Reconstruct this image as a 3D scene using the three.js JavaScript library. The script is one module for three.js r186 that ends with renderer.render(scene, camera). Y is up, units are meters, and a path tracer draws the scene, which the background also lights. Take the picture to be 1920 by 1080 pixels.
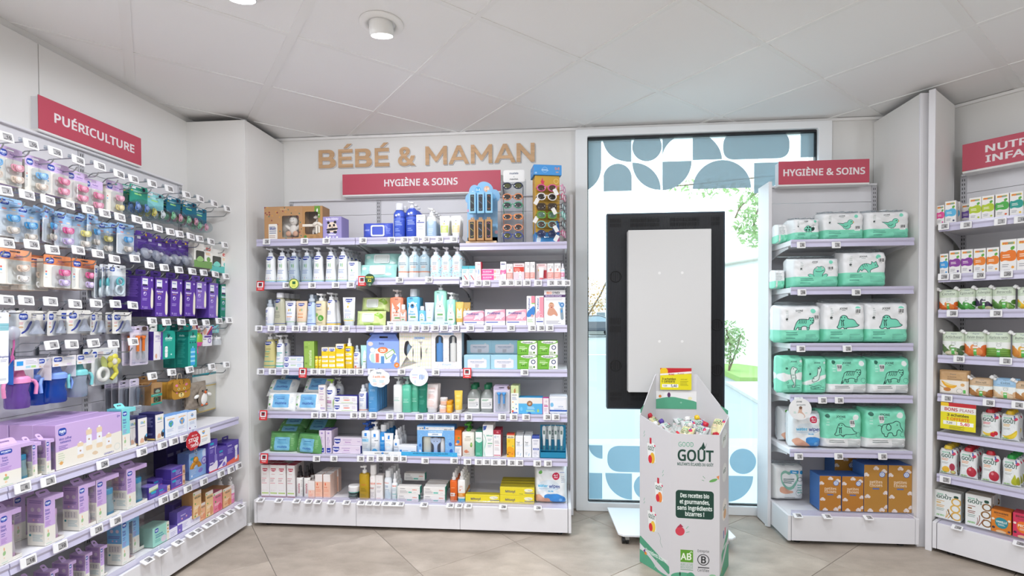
import * as THREE from 'three';
import { mergeGeometries, toCreasedNormals } from 'three/addons/utils/BufferGeometryUtils.js';
import { FontLoader } from 'three/addons/loaders/FontLoader.js';

// ---------- camera, sky, exposure, lamps ----------
// Room axes: x runs along the back wall, y is up, -z runs from the camera towards the back wall; metres.
const scene = new THREE.Scene();
const camera = new THREE.PerspectiveCamera(59.69, 1920 / 1080, 0.05, 200);
camera.position.set(0, 1.3, 0);
camera.rotation.set(-0.0155, THREE.MathUtils.degToRad(5), -0.004, 'YXZ');
camera.setViewOffset(1920, 1080, -7, -72, 1920, 1080);       // the photograph's lens shift

const SKY = new THREE.Color(0.86, 0.94, 1.0);
scene.background = SKY;
scene.backgroundIntensity = 2.5;

const renderer = new THREE.WebGLRenderer();
renderer.toneMapping = THREE.LinearToneMapping;
renderer.toneMappingExposure = 1.52;
renderer.shadowMap.enabled = true;

const LAMP_POWER = 1.15, BEAM_POWER = 3.55;                                      // candela scale of one ceiling spot
const LAMP_COLOR = '#f4f8ff';
// ceiling spots: x, z, dimmer (the shop floor continues behind the camera)
const LAMPS = [[-0.77, -2.15, 1], [-1.22, -1.86, 1], [0.93, -2.02, 0.75], [2.36, -1.5, 0.5], [-1.2, -0.6, 1.15], [0.2, -0.4, 0.62], [1.6, -0.4, 0.45], [-1.2, 0.9, 1.2], [0.2, 0.9, 0.9], [1.6, 0.9, 0.6], [-1.2, 2.3, 1.2], [0.2, 2.3, 1], [1.6, 2.3, 0.8]];

// ---------- helpers ----------
const { PI, sin, cos, abs, sign, pow, max, min, sqrt, hypot } = Math;
let seed = 7;
const rnd = () => { seed = (seed * 1664525 + 1013904223) >>> 0; return seed / 4294967296; };
const used = {};
const numbered = (n) => { const k = used[n] = (used[n] || 0) + 1; return k === 1 ? n : n + '_' + String(k - 1).padStart(3, '0'); };
const lin = (c) => { const k = new THREE.Color(c); return [k.r, k.g, k.b]; };

// print sheets: every label, box front and sign is drawn into a cell of a shared canvas
const PXM = 1050, SHEET = 2048, sheets = [];
function newSheet() {
  const cv = document.createElement('canvas'); cv.width = cv.height = SHEET;
  const x = cv.getContext('2d'); x.fillStyle = '#fff'; x.fillRect(0, 0, SHEET, SHEET);
  const t = new THREE.CanvasTexture(cv); t.colorSpace = THREE.SRGBColorSpace; t.generateMipmaps = false; t.minFilter = t.magFilter = THREE.LinearFilter;
  sheets.push({ cv, x, t, shelf: [], top: 8 }); return sheets.length - 1;
}
function allot(w, h) {
  for (let i = 0; ; i++) {
    if (i >= sheets.length) newSheet();
    const s = sheets[i];
    let best = null;
    for (const r of s.shelf) if (r.h >= h && r.h < h * 1.35 + 8 && r.x + w <= SHEET && (!best || r.h < best.h)) best = r;
    if (!best) { if (s.top + h + 4 > SHEET) continue; best = { x: 8, y: s.top, h: h + 4 }; s.top += h + 4; s.shelf.push(best); }
    if (best.x + w > SHEET) continue;
    const c = { i, x: best.x, y: best.y, w, h }; best.x += w + 4; return c;
  }
}
// a cell of the sheet, painted by the short drawing script (all numbers in percent of the cell)
function print(w, h, ops, bg = '#fff', res = PXM) {
  const W = max(6, Math.round(w * res)), H = max(6, Math.round(h * res)), c = allot(W, H), x = sheets[c.i].x;
  x.save(); x.beginPath(); x.rect(c.x - 1, c.y - 1, W + 2, H + 2); x.clip(); x.translate(c.x, c.y);
  x.fillStyle = bg; x.fillRect(-2, -2, W + 4, H + 4);
  draw(x, W, H, ops); x.restore();
  return c;
}
const blob = (x, pts) => { const n = pts.length, m = (a, b) => [(a[0] + b[0]) / 2, (a[1] + b[1]) / 2]; let p = m(pts[n - 1], pts[0]); x.beginPath(); x.moveTo(...p); for (let i = 0; i < n; i++) x.quadraticCurveTo(...pts[i], ...m(pts[i], pts[(i + 1) % n])); x.closePath(); };
function draw(x, W, H, ops) {
  const U = W / 100, V = H / 100;
  const txt = (font, cx, cy, size, mw, s, dx = 0) => { x.font = `${size * V}px ${font}`; x.textAlign = 'center'; x.textBaseline = 'middle'; const m = mw * U, tw = x.measureText(s).width; x.save(); x.translate(cx * U, cy * V); if (tw > m || dx) x.scale(m / tw, 1); x.fillText(s, 0, 0); if (font[0] === 'b') { x.strokeStyle = x.fillStyle; x.lineWidth = size * V * 0.055; x.strokeText(s, 0, 0); } x.restore(); };
  for (const op of ops.split(';')) {
    if (!op) continue;
    const k = op[0], a = op.slice(1).trim().split(' '), n = a.map(Number), pts = (s) => a.slice(s).map((q) => q.split(',').map(Number)).map(([u, v]) => [u * U, v * V]);
    if (k === 'R') { x.fillStyle = a[4]; x.fillRect(n[0] * U, n[1] * V, n[2] * U, n[3] * V); }
    else if (k === 'Q') { x.fillStyle = a[5]; x.beginPath(); x.roundRect(n[0] * U, n[1] * V, n[2] * U, n[3] * V, n[4] * min(U, V)); x.fill(); }
    else if (k === 'C') { x.fillStyle = a[3]; x.beginPath(); x.arc(n[0] * U, n[1] * V, n[2] * min(U, V), 0, 7); x.fill(); }
    else if (k === 'E') { x.fillStyle = a[4]; x.beginPath(); x.ellipse(n[0] * U, n[1] * V, n[2] * U, n[3] * V, 0, 0, 7); x.fill(); }
    else if (k === 'K') { x.strokeStyle = a[3]; x.lineWidth = n[4] * min(U, V); x.beginPath(); x.arc(n[0] * U, n[1] * V, n[2] * min(U, V), 0, 7); x.stroke(); }
    else if (k === 'T' || k === 't' || k === 'S' || k === 'X') { x.fillStyle = a[3]; txt(k === 'S' ? 'serif' : k === 't' ? 'sans-serif' : 'bold sans-serif', n[0], n[1], n[2], n[4], a.slice(5).join(' '), k === 'X' ? 1 : 0); }
    else if (k === 'V') { x.save(); x.fillStyle = a[3]; x.translate(n[0] * U, n[1] * V); x.rotate(-PI / 2); x.font = `bold ${n[2] * U}px sans-serif`; x.textAlign = 'center'; x.textBaseline = 'middle'; x.fillText(a.slice(5).join(' '), 0, 0, n[4] * V); x.restore(); }
    else if (k === 'G') { x.fillStyle = a[5]; for (let i = 0; i < n[3]; i++) x.fillRect(n[0] * U, (n[1] + i * n[4]) * V, n[2] * U * (0.72 + 0.28 * abs(sin(i * 2.3 + n[0]))), max(1, n[4] * 0.42 * V)); }
    else if (k === 'P') { x.fillStyle = a[0]; x.beginPath(); pts(1).forEach((p, i) => (i ? x.lineTo(...p) : x.moveTo(...p))); x.fill(); }
    else if (k === 'O') { x.fillStyle = a[0]; blob(x, pts(1)); x.fill(); }
    else if (k === 'o') { x.strokeStyle = a[0]; x.lineWidth = n[1] * min(U, V); blob(x, pts(2)); x.stroke(); }
    else if (k === 'W') { x.strokeStyle = a[0]; x.lineWidth = n[1] * min(U, V); x.lineCap = x.lineJoin = 'round'; const p = pts(2); x.beginPath(); x.moveTo(...p[0]); for (let i = 1; i < p.length - 1; i++) x.quadraticCurveTo(...p[i], (p[i][0] + p[i + 1][0]) / 2, (p[i][1] + p[i + 1][1]) / 2); x.lineTo(...p[p.length - 1]); x.stroke(); }
    else if (k === 'M') { // crest
      const [cx, cy, w, h] = n, c = a[4] || '#24379a'; x.fillStyle = c; x.beginPath(); x.moveTo((cx - w / 2) * U, (cy - h / 2) * V); x.quadraticCurveTo(cx * U, (cy - h * 0.42) * V, (cx + w / 2) * U, (cy - h / 2) * V); x.lineTo((cx + w / 2) * U, (cy + h * 0.1) * V); x.quadraticCurveTo((cx + w * 0.3) * U, (cy + h * 0.5) * V, cx * U, (cy + h * 0.5) * V); x.quadraticCurveTo((cx - w * 0.3) * U, (cy + h * 0.5) * V, (cx - w / 2) * U, (cy + h * 0.1) * V); x.fill();
      x.fillStyle = '#fff'; txt('bold sans-serif', cx, cy - h * 0.06, min(h * 0.5, w * 0.42 * U / V), w * 0.9, 'Mustela');
    } else if (k === 'A') { // rounded blue badge
      const [cx, cy, w, h] = n; x.fillStyle = '#1f3fa6'; x.beginPath(); x.roundRect((cx - w / 2) * U, (cy - h / 2) * V, w * U, h * V, min(w * U, h * V) * 0.36); x.fill();
      x.fillStyle = '#fff'; txt('bold sans-serif', cx, cy - h * 0.06, h * 0.55, w * 0.8, 'mam', 1); x.fillRect((cx - w * 0.2) * U, (cy + h * 0.24) * V, w * 0.4 * U, max(1, h * 0.06 * V));
    } else if (k === 'N') { // scattered spots: colour, size, count
      for (let i = 0; i < n[2]; i++) { x.fillStyle = a[0]; x.beginPath(); x.ellipse(rnd() * W, rnd() * H, n[1] * U, n[1] * U * (0.5 + rnd() * 0.5), rnd() * 3, 0, 7); x.fill(); }
    } else if (k === 'J') { // tea-towel check: colour, step, horizontal?
      for (let i = 0; i < 100; i += n[1]) { x.fillStyle = a[0]; if (a[2] === 'h') x.fillRect(0, i * V, W, n[1] * 0.35 * V); else x.fillRect(i * U, 0, n[1] * 0.35 * U, H); }
    }
  }
}

// materials: one per sheet and finish for printed things, one per colour and finish for plain parts
const mats = {};
const printed = (i, rough = 0.5) => (mats['p' + i + rough] ??= new THREE.MeshStandardMaterial({ map: sheets[i].t, vertexColors: true, roughness: rough }));
const plain = (c, rough = 0.5, extra) => (mats[c + rough + JSON.stringify(extra || '')] ??= new THREE.MeshPhysicalMaterial({ color: c, roughness: rough, ...extra }));
const clear = (c = '#ffffff', rough = 0.08) => plain(c, rough, { transmission: 1, thickness: 0, ior: 1.45 });
const milky = (c, t = 0.45) => plain(c, 0.35, { transmission: t, thickness: 0 });
const metal = plain('#a9adb0', 0.3, { metalness: 1 }), darkMetal = plain('#5d6266', 0.4, { metalness: 0.8 });
const M = { white: plain('#f3f2f0', 0.5), wall: plain('#e8e7e4', 0.75), shelf: plain('#eae9ec', 0.45), grey: plain('#8d8c90', 0.6), black: plain('#17191d', 0.45) };

function mesh(name, geo, mat, parent) { const m = new THREE.Mesh(geo, mat); m.name = name; m.castShadow = m.receiveShadow = true; (parent || scene).add(m); return m; }
function group(name, parent) { const g = new THREE.Group(); g.name = name; (parent || scene).add(g); return g; }
function tag(o, label, category, grp, kind) { o.name = numbered(o.name); if (label) o.userData.label = label; if (category) o.userData.category = category; if (grp) o.userData.group = grp; if (kind) o.userData.kind = kind; return o; }
const struct = (name, geo, mat, parent) => { const m = mesh(name, geo, mat, parent); if (!parent) { m.name = numbered(name); m.userData.kind = 'structure'; } return m; };

// raw polygon soup -> geometry; each polygon: { v: [[x,y,z]...], c: linear colour, cell, map: (p) => [u, v] }
function soup(polys, c0 = [0, 0, 0]) {
  const P = [], N = [], T = [], K = [];
  for (const q of polys) {
    let v = q.v; const a = v[0], b = v[1], c = v[2], e = [b[0] - a[0], b[1] - a[1], b[2] - a[2]], f = [c[0] - a[0], c[1] - a[1], c[2] - a[2]];
    let n = [e[1] * f[2] - e[2] * f[1], e[2] * f[0] - e[0] * f[2], e[0] * f[1] - e[1] * f[0]]; const l = hypot(...n) || 1; n = n.map((z) => z / l);
    const m = v.reduce((s, p) => [s[0] + p[0] / v.length, s[1] + p[1] / v.length, s[2] + p[2] / v.length], [0, 0, 0]);
    if (!q.keep && n[0] * (m[0] - c0[0]) + n[1] * (m[1] - c0[1]) + n[2] * (m[2] - c0[2]) < 0) { v = [...v].reverse(); n = n.map((z) => -z); }
    for (let i = 1; i < v.length - 1; i++) for (const p of [v[0], v[i], v[i + 1]]) {
      P.push(...p); N.push(...n); K.push(...(q.c || [1, 1, 1]));
      if (q.cell) { const [u, w] = q.map(p), s = q.cell; T.push((s.x + min(max(u, 0), 1) * s.w) / SHEET, 1 - (s.y + (1 - min(max(w, 0), 1)) * s.h) / SHEET); } else T.push(2 / SHEET, 1 - 2 / SHEET);
    }
  }
  return geom(P, N, T, K);
}
function geom(P, N, T, K) { const g = new THREE.BufferGeometry(); g.setAttribute('position', new THREE.Float32BufferAttribute(P, 3)); g.setAttribute('normal', new THREE.Float32BufferAttribute(N, 3)); g.setAttribute('uv', new THREE.Float32BufferAttribute(T, 2)); g.setAttribute('color', new THREE.Float32BufferAttribute(K, 3)); return g; }
// chamfered box; base centre at the origin, front face at z = 0 (z0 moves it). o: cell (front), side, sideCell, top
function box(w, h, d, o = {}) {
  const b = min(o.b ?? 0.0015, w / 4, h / 4, d / 4), X = w / 2, y0 = o.y ?? 0, z0 = o.z ?? 0, x0 = o.x ?? 0, side = lin(o.side || '#fff'), top = lin(o.top || o.side || '#fff');
  const V = (sx, sy, sz, f) => [x0 + sx * (X - (f === 0 ? 0 : b)), y0 + h / 2 + sy * (h / 2 - (f === 1 ? 0 : b)), z0 - d / 2 + sz * (d / 2 - (f === 2 ? 0 : b))];
  const S = [-1, 1], polys = [], fm = (p) => [(p[0] - x0) / w + 0.5, (p[1] - y0) / h], sm = (p) => [(p[2] - z0) / d + 1, (p[1] - y0) / h];
  const put = (v, f) => polys.push(f === 2 && o.cell ? { v, cell: o.cell, map: fm } : f === 0 && o.sideCell ? { v, cell: o.sideCell, map: sm } : { v, c: f === 1 ? top : side });
  for (const s of S) { put([V(s, -1, -1, 0), V(s, 1, -1, 0), V(s, 1, 1, 0), V(s, -1, 1, 0)], 0); put([V(-1, s, -1, 1), V(1, s, -1, 1), V(1, s, 1, 1), V(-1, s, 1, 1)], 1); put([V(-1, -1, s, 2), V(1, -1, s, 2), V(1, 1, s, 2), V(-1, 1, s, 2)], s > 0 ? 2 : 3); }
  for (const s of S) for (const t of S) {
    put([V(s, t, -1, 0), V(s, t, 1, 0), V(s, t, 1, 1), V(s, t, -1, 1)], 3);
    put([V(s, -1, t, 0), V(s, 1, t, 0), V(s, 1, t, 2), V(s, -1, t, 2)], t > 0 ? 2 : 3);
    put([V(-1, s, t, 1), V(1, s, t, 1), V(1, s, t, 2), V(-1, s, t, 2)], t > 0 ? 2 : 3);
    for (const r of S) put([V(s, t, r, 0), V(s, t, r, 1), V(s, t, r, 2)], 3);
  }
  return soup(polys, [x0, y0 + h / 2, z0 - d / 2]);
}
// superellipse loft: rows [y, rx, rz, n]; printed by a straight projection on its front. zc: centre depth
function loft(rows, o = {}) {
  const seg = o.seg || 24, I = [], P = [], zc = o.zc ?? 0, xc = o.xc ?? 0;
  rows.forEach(([y, rx, rz, n = 2, dz = 0, dx = 0]) => { for (let i = 0; i < seg; i++) { const a = (i / seg) * 2 * PI, c = cos(a), s = sin(a); P.push(xc + dx + rx * sign(c) * pow(abs(c), 2 / n), y, zc + dz + rz * sign(s) * pow(abs(s), 2 / n)); } });
  for (let r = 0; r < rows.length - 1; r++) for (let i = 0; i < seg; i++) { const a = r * seg + i, b = r * seg + (i + 1) % seg; I.push(a, a + seg, b, b, a + seg, b + seg); }
  const cap = (r, up) => { const k = P.length / 3; P.push(xc + (rows[r][5] || 0), rows[r][0], zc + (rows[r][4] || 0)); for (let i = 0; i < seg; i++) { const a = r * seg + i, b = r * seg + (i + 1) % seg; up ? I.push(k, b, a) : I.push(k, a, b); } };
  if (!o.open) { cap(0, false); cap(rows.length - 1, true); }
  let g = new THREE.BufferGeometry(); g.setAttribute('position', new THREE.Float32BufferAttribute(P, 3)); g.setIndex(I);
  g = toCreasedNormals(g, o.crease ?? 0.75); return paint(g, o);
}
function paint(g, o) { // uv and colour for a geometry; o.cell with o.w, o.h (projected on x, y) or o.c
  const p = g.attributes.position, T = [], K = [], c = lin(o.c || '#fff');
  for (let i = 0; i < p.count; i++) {
    if (o.cell) { const u = min(max(p.getX(i) / o.w + 0.5, 0), 1), v = min(max((p.getY(i) - (o.y0 || 0)) / o.h, 0), 1), s = o.cell; T.push((s.x + 0.5 + u * (s.w - 1)) / SHEET, 1 - (s.y + 0.5 + (1 - v) * (s.h - 1)) / SHEET); K.push(1, 1, 1); } else { T.push(2 / SHEET, 1 - 2 / SHEET); K.push(...c); }
  }
  g.setAttribute('uv', new THREE.Float32BufferAttribute(T, 2)); g.setAttribute('color', new THREE.Float32BufferAttribute(K, 3)); return g;
}
const merge = (list) => { const l = list.map((g) => { const q = g.index ? g.toNonIndexed() : g; for (const k of Object.keys(q.attributes)) if (!['position', 'normal', 'uv', 'color'].includes(k)) q.deleteAttribute(k); if (!q.attributes.color) paint(q, {}); return q; }); return l.length === 1 ? l[0] : mergeGeometries(l); };
function tube(pts, r, seg = 6, tub) { const c = new THREE.CatmullRomCurve3(pts.map((p) => new THREE.Vector3(...p)), false, 'catmullrom', 0.1); return new THREE.TubeGeometry(c, tub || pts.length * 4, r, seg); }
function shift(g, x, y, z) { g.translate(x, y, z); return g; }
function ext(pts, depth, o = {}) { // extruded outline (list of [x, y], or a Shape), front at z = 0
  const s = !Array.isArray(pts) ? pts : new THREE.Shape(pts.map((p) => new THREE.Vector2(...p)));
  const b = o.b || 0, g = new THREE.ExtrudeGeometry(s, { depth: depth - 2 * b, bevelEnabled: b > 0, bevelSize: b, bevelThickness: b, bevelSegments: 2, bevelOffset: -b, curveSegments: o.seg || 10 });
  g.translate(0, 0, -depth + b + (o.z || 0)); return g;
}
function rrect(w, h, r, x = 0, y = 0) { const s = new THREE.Shape(), a = x - w / 2, b = y - h / 2; r = min(r, w / 2, h / 2); s.moveTo(a + r, b); s.lineTo(a + w - r, b); s.quadraticCurveTo(a + w, b, a + w, b + r); s.lineTo(a + w, b + h - r); s.quadraticCurveTo(a + w, b + h, a + w - r, b + h); s.lineTo(a + r, b + h); s.quadraticCurveTo(a, b + h, a, b + h - r); s.lineTo(a, b + r); s.quadraticCurveTo(a, b, a + r, b); return s; }
const hole = (s, h) => { s.holes.push(new THREE.Path(h.getPoints(8))); return s; };
const ball = (rx, ry, rz, seg = 16) => new THREE.SphereGeometry(1, seg, Math.ceil(seg * 0.7)).scale(rx, ry, rz);
const cyl = (r0, r1, h, seg = 20) => new THREE.CylinderGeometry(r0, r1, h, seg).translate(0, h / 2, 0);
// soft bag: front and back sheets that meet at the rim. o: p (fullness), fin (flat crimp at the ends), wr (wrinkles), top (0 keeps the top as thick as the bottom)
function bag(w, h, d, o = {}) {
  const nx = o.nx || 16, ny = o.ny || 14, P = [], I = [], p = o.p || 5, q = o.q || 0.6, ph = rnd() * 9, wr = o.wr ?? 0.03, fx = o.fx || 0, fy = o.fy || 0;
  const f = (t, fin) => { const u = min(1, abs(t) / (1 - fin)); return u >= 1 ? 0 : pow(1 - pow(u, p), q); };
  for (const sd of [1, -1]) for (let j = 0; j <= ny; j++) for (let i = 0; i <= nx; i++) {
    let x = (i / nx) * 2 - 1, y = (j / ny) * 2 - 1; x = sign(x) * pow(abs(x), 0.8); y = sign(y) * pow(abs(y), 0.8);
    const thick = f(x, fx) * f(y, fy) * (1 - (o.top || 0) * (y + 1) / 2);
    const rim = o.rim || 0, wob = wr * (sin(x * 9 + y * 5 + ph) + sin(y * 13 - x * 7 + ph * 2) + 0.6 * sin(x * 21 + y * 17 + ph));
    const z = sd * (thick * (d / 2) * (1 + wob) + 0.0006) + (thick < 0.3 ? wob * d * 0.25 : 0);
    P.push((x * w) / 2 * (1 - rim * (1 - abs(y)) * 0) + (abs(x) > 0.9 ? wob * 0.02 * w : 0) * (1 - abs(y)), h / 2 + (y * h) / 2 + (abs(y) > 0.9 ? wob * 0.05 * h : 0) * (1 - abs(x)), z - d / 2);
  }
  const st = nx + 1, half = st * (ny + 1);
  for (let j = 0; j < ny; j++) for (let i = 0; i < nx; i++) { const a = j * st + i; I.push(a, a + 1, a + st, a + 1, a + st + 1, a + st); const b = a + half; I.push(b, b + st, b + 1, b + 1, b + st, b + st + 1); }
  let g = new THREE.BufferGeometry(); g.setAttribute('position', new THREE.Float32BufferAttribute(P, 3)); g.setIndex(I); g.computeVertexNormals(); g = g.toNonIndexed();
  return paint(g, { w, h, cell: o.cell, c: o.c });
}
const ORD = ['first', 'second', 'third', 'fourth', 'fifth', 'sixth', 'seventh', 'eighth', 'ninth', 'tenth', 'eleventh', 'twelfth', 'thirteenth', 'fourteenth', 'fifteenth', 'sixteenth', 'seventeenth', 'eighteenth', 'nineteenth', 'twentieth', 'twenty-first', 'twenty-second', 'twenty-third', 'twenty-fourth', 'twenty-fifth', 'twenty-sixth', 'twenty-seventh'];

// display units: origin on the plan (x, z) at the left end of the front, direction of "along" in degrees, so that local x runs along the front and local z points to the shopper
const UNITS = { C: [-1.936, -2.98, 0], L: [-1.94, -2.2, 90], S: [1.294, -2.98, 0], R: [2.036, -2.971, -49] };
function seat(o, unit, s, y, z, turn = 0, tilt = 0) {
  const [ox, oz, deg] = UNITS[unit], a = deg * PI / 180;
  o.position.set(ox + s * cos(a) + z * sin(a), y, oz - s * sin(a) + z * cos(a)); o.rotation.set(-tilt, a + turn * PI / 180, 0, 'YXZ'); return o;
}

// ---------- surfaces ----------
function noiseTex(size, fn) { const d = new Uint8Array(size * size * 4); for (let y = 0; y < size; y++) for (let x = 0; x < size; x++) { const c = fn(x, y), i = (y * size + x) * 4; d[i] = c[0]; d[i + 1] = c[1]; d[i + 2] = c[2]; d[i + 3] = 255; } const t = new THREE.DataTexture(d, size, size); t.wrapS = t.wrapT = THREE.RepeatWrapping; t.magFilter = THREE.LinearFilter; t.needsUpdate = true; return t; }
const val = (() => { const T = Array.from({ length: 4096 }, rnd); return (x, y, per) => { const xi = Math.floor(x), yi = Math.floor(y), fx = x - xi, fy = y - yi, h = (a, b) => T[(((a % per) + per) % per * 57 + ((b % per) + per) % per * 131) & 4095], s = (t) => t * t * (3 - 2 * t); const a = h(xi, yi), b = h(xi + 1, yi), c = h(xi, yi + 1), d = h(xi + 1, yi + 1); return a + (b - a) * s(fx) + (c - a) * s(fy) + (a - b - c + d) * s(fx) * s(fy); }; })();
const fbm = (x, y, per, o = 5) => { let v = 0, a = 0.5; for (let i = 0; i < o; i++) { v += a * val(x, y, per); x *= 2; y *= 2; per *= 2; a *= 0.5; } return v; };
const stone = noiseTex(512, (x, y) => { const u = x / 64, v = y / 64, n = fbm(u, v, 8), st = fbm(u * 1 + 3, v * 3 + n * 2, 8, 4), sp = rnd() < 0.004 ? -14 : 0, k = (n - 0.5) * 46 + (st - 0.5) * 34 + (rnd() - 0.5) * 7 + sp; return [177 + k, 164 + k * 0.98, 150 + k * 0.95]; });
stone.colorSpace = THREE.SRGBColorSpace;
const speck = noiseTex(256, () => { const v = 200 + rnd() * 55 - (rnd() < 0.06 ? 90 : 0); return [v, v, v]; });
const woodTex = noiseTex(256, (x, y) => { const n = fbm(x / 128, y / 7, 8, 4), k = (n - 0.5) * 50 + (rnd() - 0.5) * 8; return [206 + k, 168 + k * 0.9, 128 + k * 0.8]; });
woodTex.colorSpace = THREE.SRGBColorSpace;
const floorMat = [0.96, 1, 1.04].map((k) => { const c = new THREE.Color(1, 1, 1).multiplyScalar(k); const t = stone.clone(); t.needsUpdate = true; t.offset.set(k * 7.3, k * 3.1); return new THREE.MeshStandardMaterial({ map: t, color: c, roughness: 0.42 }); });
const tileMat = new THREE.MeshStandardMaterial({ color: '#f7f7f7', roughness: 0.9, bumpMap: speck, bumpScale: 0.0012 });
const barMat = plain('#f3f3f2', 0.5);

// ---------- room shell ----------
const ROOM = [[-2.36, -3.435], [2.28, -3.435], [4.2, -1.225], [4.2, 3.6], [-2.36, 3.6]], CEIL = 2.585;
function clipTo(poly, room) { // Sutherland-Hodgman against the convex room outline
  let out = poly; const cx = 0, cz = 0;
  room.forEach((a, i) => { const b = room[(i + 1) % room.length], sd = (p) => (b[0] - a[0]) * (p[1] - a[1]) - (b[1] - a[1]) * (p[0] - a[0]), s0 = sign(sd([cx, cz])), res = []; out.forEach((p, j) => { const q = out[(j + 1) % out.length], dp = sd(p) * s0, dq = sd(q) * s0; if (dp >= 0) res.push(p); if (dp * dq < 0) { const t = dp / (dp - dq); res.push([p[0] + (q[0] - p[0]) * t, p[1] + (q[1] - p[1]) * t]); } }); out = res; });
  return out;
}
// flat prism over a plan polygon with a small arris on the face that shows; uv in metres
function slab(poly, y0, y1, face, rep = 1, off = [0, 0]) {
  const cx = poly.reduce((s, p) => s + p[0], 0) / poly.length, cz = poly.reduce((s, p) => s + p[1], 0) / poly.length, fy = face > 0 ? y1 : y0, inset = 0.0015;
  const inner = poly.map(([x, z]) => { const d = hypot(x - cx, z - cz) || 1; return [x + ((cx - x) / d) * inset, z + ((cz - z) / d) * inset]; }), polys = [], em = fy - face * 0.0012;
  polys.push({ v: inner.map(([x, z]) => [x, fy, z]) }); polys.push({ v: poly.map(([x, z]) => [x, face > 0 ? y0 : y1, z]) });
  poly.forEach((p, i) => { const q = poly[(i + 1) % poly.length], a = inner[i], b = inner[(i + 1) % poly.length], o = face > 0 ? y0 : y1; polys.push({ v: [[p[0], o, p[1]], [q[0], o, q[1]], [q[0], em, q[1]], [p[0], em, p[1]]] }); polys.push({ v: [[p[0], em, p[1]], [q[0], em, q[1]], [b[0], fy, b[1]], [a[0], fy, a[1]]] }); });
  const g = soup(polys, [cx, (y0 + y1) / 2, cz]), P = g.attributes.position, U = g.attributes.uv;
  for (let i = 0; i < P.count; i++) U.setXY(i, P.getX(i) * rep + off[0], P.getZ(i) * rep + off[1]);
  return g;
}
const A41 = 41 * PI / 180, LU = [cos(A41), -sin(A41)], LV = [-sin(A41), -cos(A41)];
const lat = (o, i, j, p) => [o[0] + (LU[0] * i + LV[0] * j) * p, o[1] + (LU[1] * i + LV[1] * j) * p];
{
  const floor = group('floor'); floor.userData.kind = 'structure';
  mesh('grout_bed', slab(ROOM, -0.12, -0.0025, 1), plain('#77716b', 0.9), floor);
  let k = 0;
  for (let i = -9; i < 12; i++) for (let j = -9; j < 10; j++) {
    const g = 0.0022, o = [-1.109, -2.951], q = clipTo([lat(o, i + g, j + g, 0.6), lat(o, i + 1 - g, j + g, 0.6), lat(o, i + 1 - g, j + 1 - g, 0.6), lat(o, i + g, j + 1 - g, 0.6)], ROOM);
    if (q.length < 3) continue;
    const t = mesh('floor_tile', slab(q, -0.012, 0, 1, 0.8, [i * 0.37, j * 0.53]), floorMat[(k * 7 + i) % 3 === 0 ? 0 : (k + j) & 1 ? 1 : 2], floor); t.name = 'tile_' + String(k++).padStart(3, '0');
  }
  const ceil = group('ceiling'); ceil.userData.kind = 'structure'; k = 0;
  mesh('ceiling_deck', slab(ROOM, CEIL + 0.06, CEIL + 0.2, -1), plain('#b9b9b9', 0.9), ceil);
  const o = [-0.747, -2.599], p = 0.607, wI = (i) => (i === -1 || i === -2 ? 0.02 : 0.012), wJ = (j) => (j === -3 ? 0.022 : 0.012);
  for (let i = -9; i < 12; i++) for (let j = -11; j < 9; j++) {
    const a = (wI(i) - 0.004) / p, b = 1 - (wI(i + 1) - 0.004) / p, c = (wJ(j) - 0.004) / p, d = 1 - (wJ(j + 1) - 0.004) / p;
    const q = clipTo([lat(o, i + a, j + c, p), lat(o, i + b, j + c, p), lat(o, i + b, j + d, p), lat(o, i + a, j + d, p)], ROOM);
    if (q.length < 3) continue;
    const t = mesh('tile', slab(q, CEIL + 0.004, CEIL + 0.02, -1, 6), tileMat, ceil); t.name = 'ceiling_tile_' + String(k++).padStart(3, '0');
  }
  k = 0;
  for (let i = -9; i < 12; i++) { const w = wI(i) / p, q = clipTo([lat(o, i - w, -12, p), lat(o, i + w, -12, p), lat(o, i + w, 10, p), lat(o, i - w, 10, p)], ROOM); if (q.length > 2) mesh('grid_runner_' + String(k++).padStart(3, '0'), slab(q, CEIL, CEIL + 0.004, -1), barMat, ceil); }
  for (let j = -11; j < 9; j++) { const w = wJ(j) / p, q = clipTo([lat(o, -10, j - w, p), lat(o, 13, j - w, p), lat(o, 13, j + w, p), lat(o, -10, j + w, p)], ROOM); if (q.length > 2) mesh('grid_runner_' + String(k++).padStart(3, '0'), slab(q, CEIL + 0.0005, CEIL + 0.0045, -1), barMat, ceil); }
}
const wallBox = (name, x0, x1, y0, y1, z0, z1) => struct(name, box(x1 - x0, y1 - y0, z1 - z0, { x: (x0 + x1) / 2, y: y0, z: z1, side: '#fff' }), M.wall);
const TOP = CEIL + 0.2;
wallBox('wall_left', -2.5, -2.36, -0.12, TOP, -3.6, 3.74);
wallBox('wall_rear', -2.36, 4.34, -0.12, TOP, 3.6, 3.74);
wallBox('wall_side', 4.2, 4.34, -0.12, TOP, -1.3, 3.6);
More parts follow.
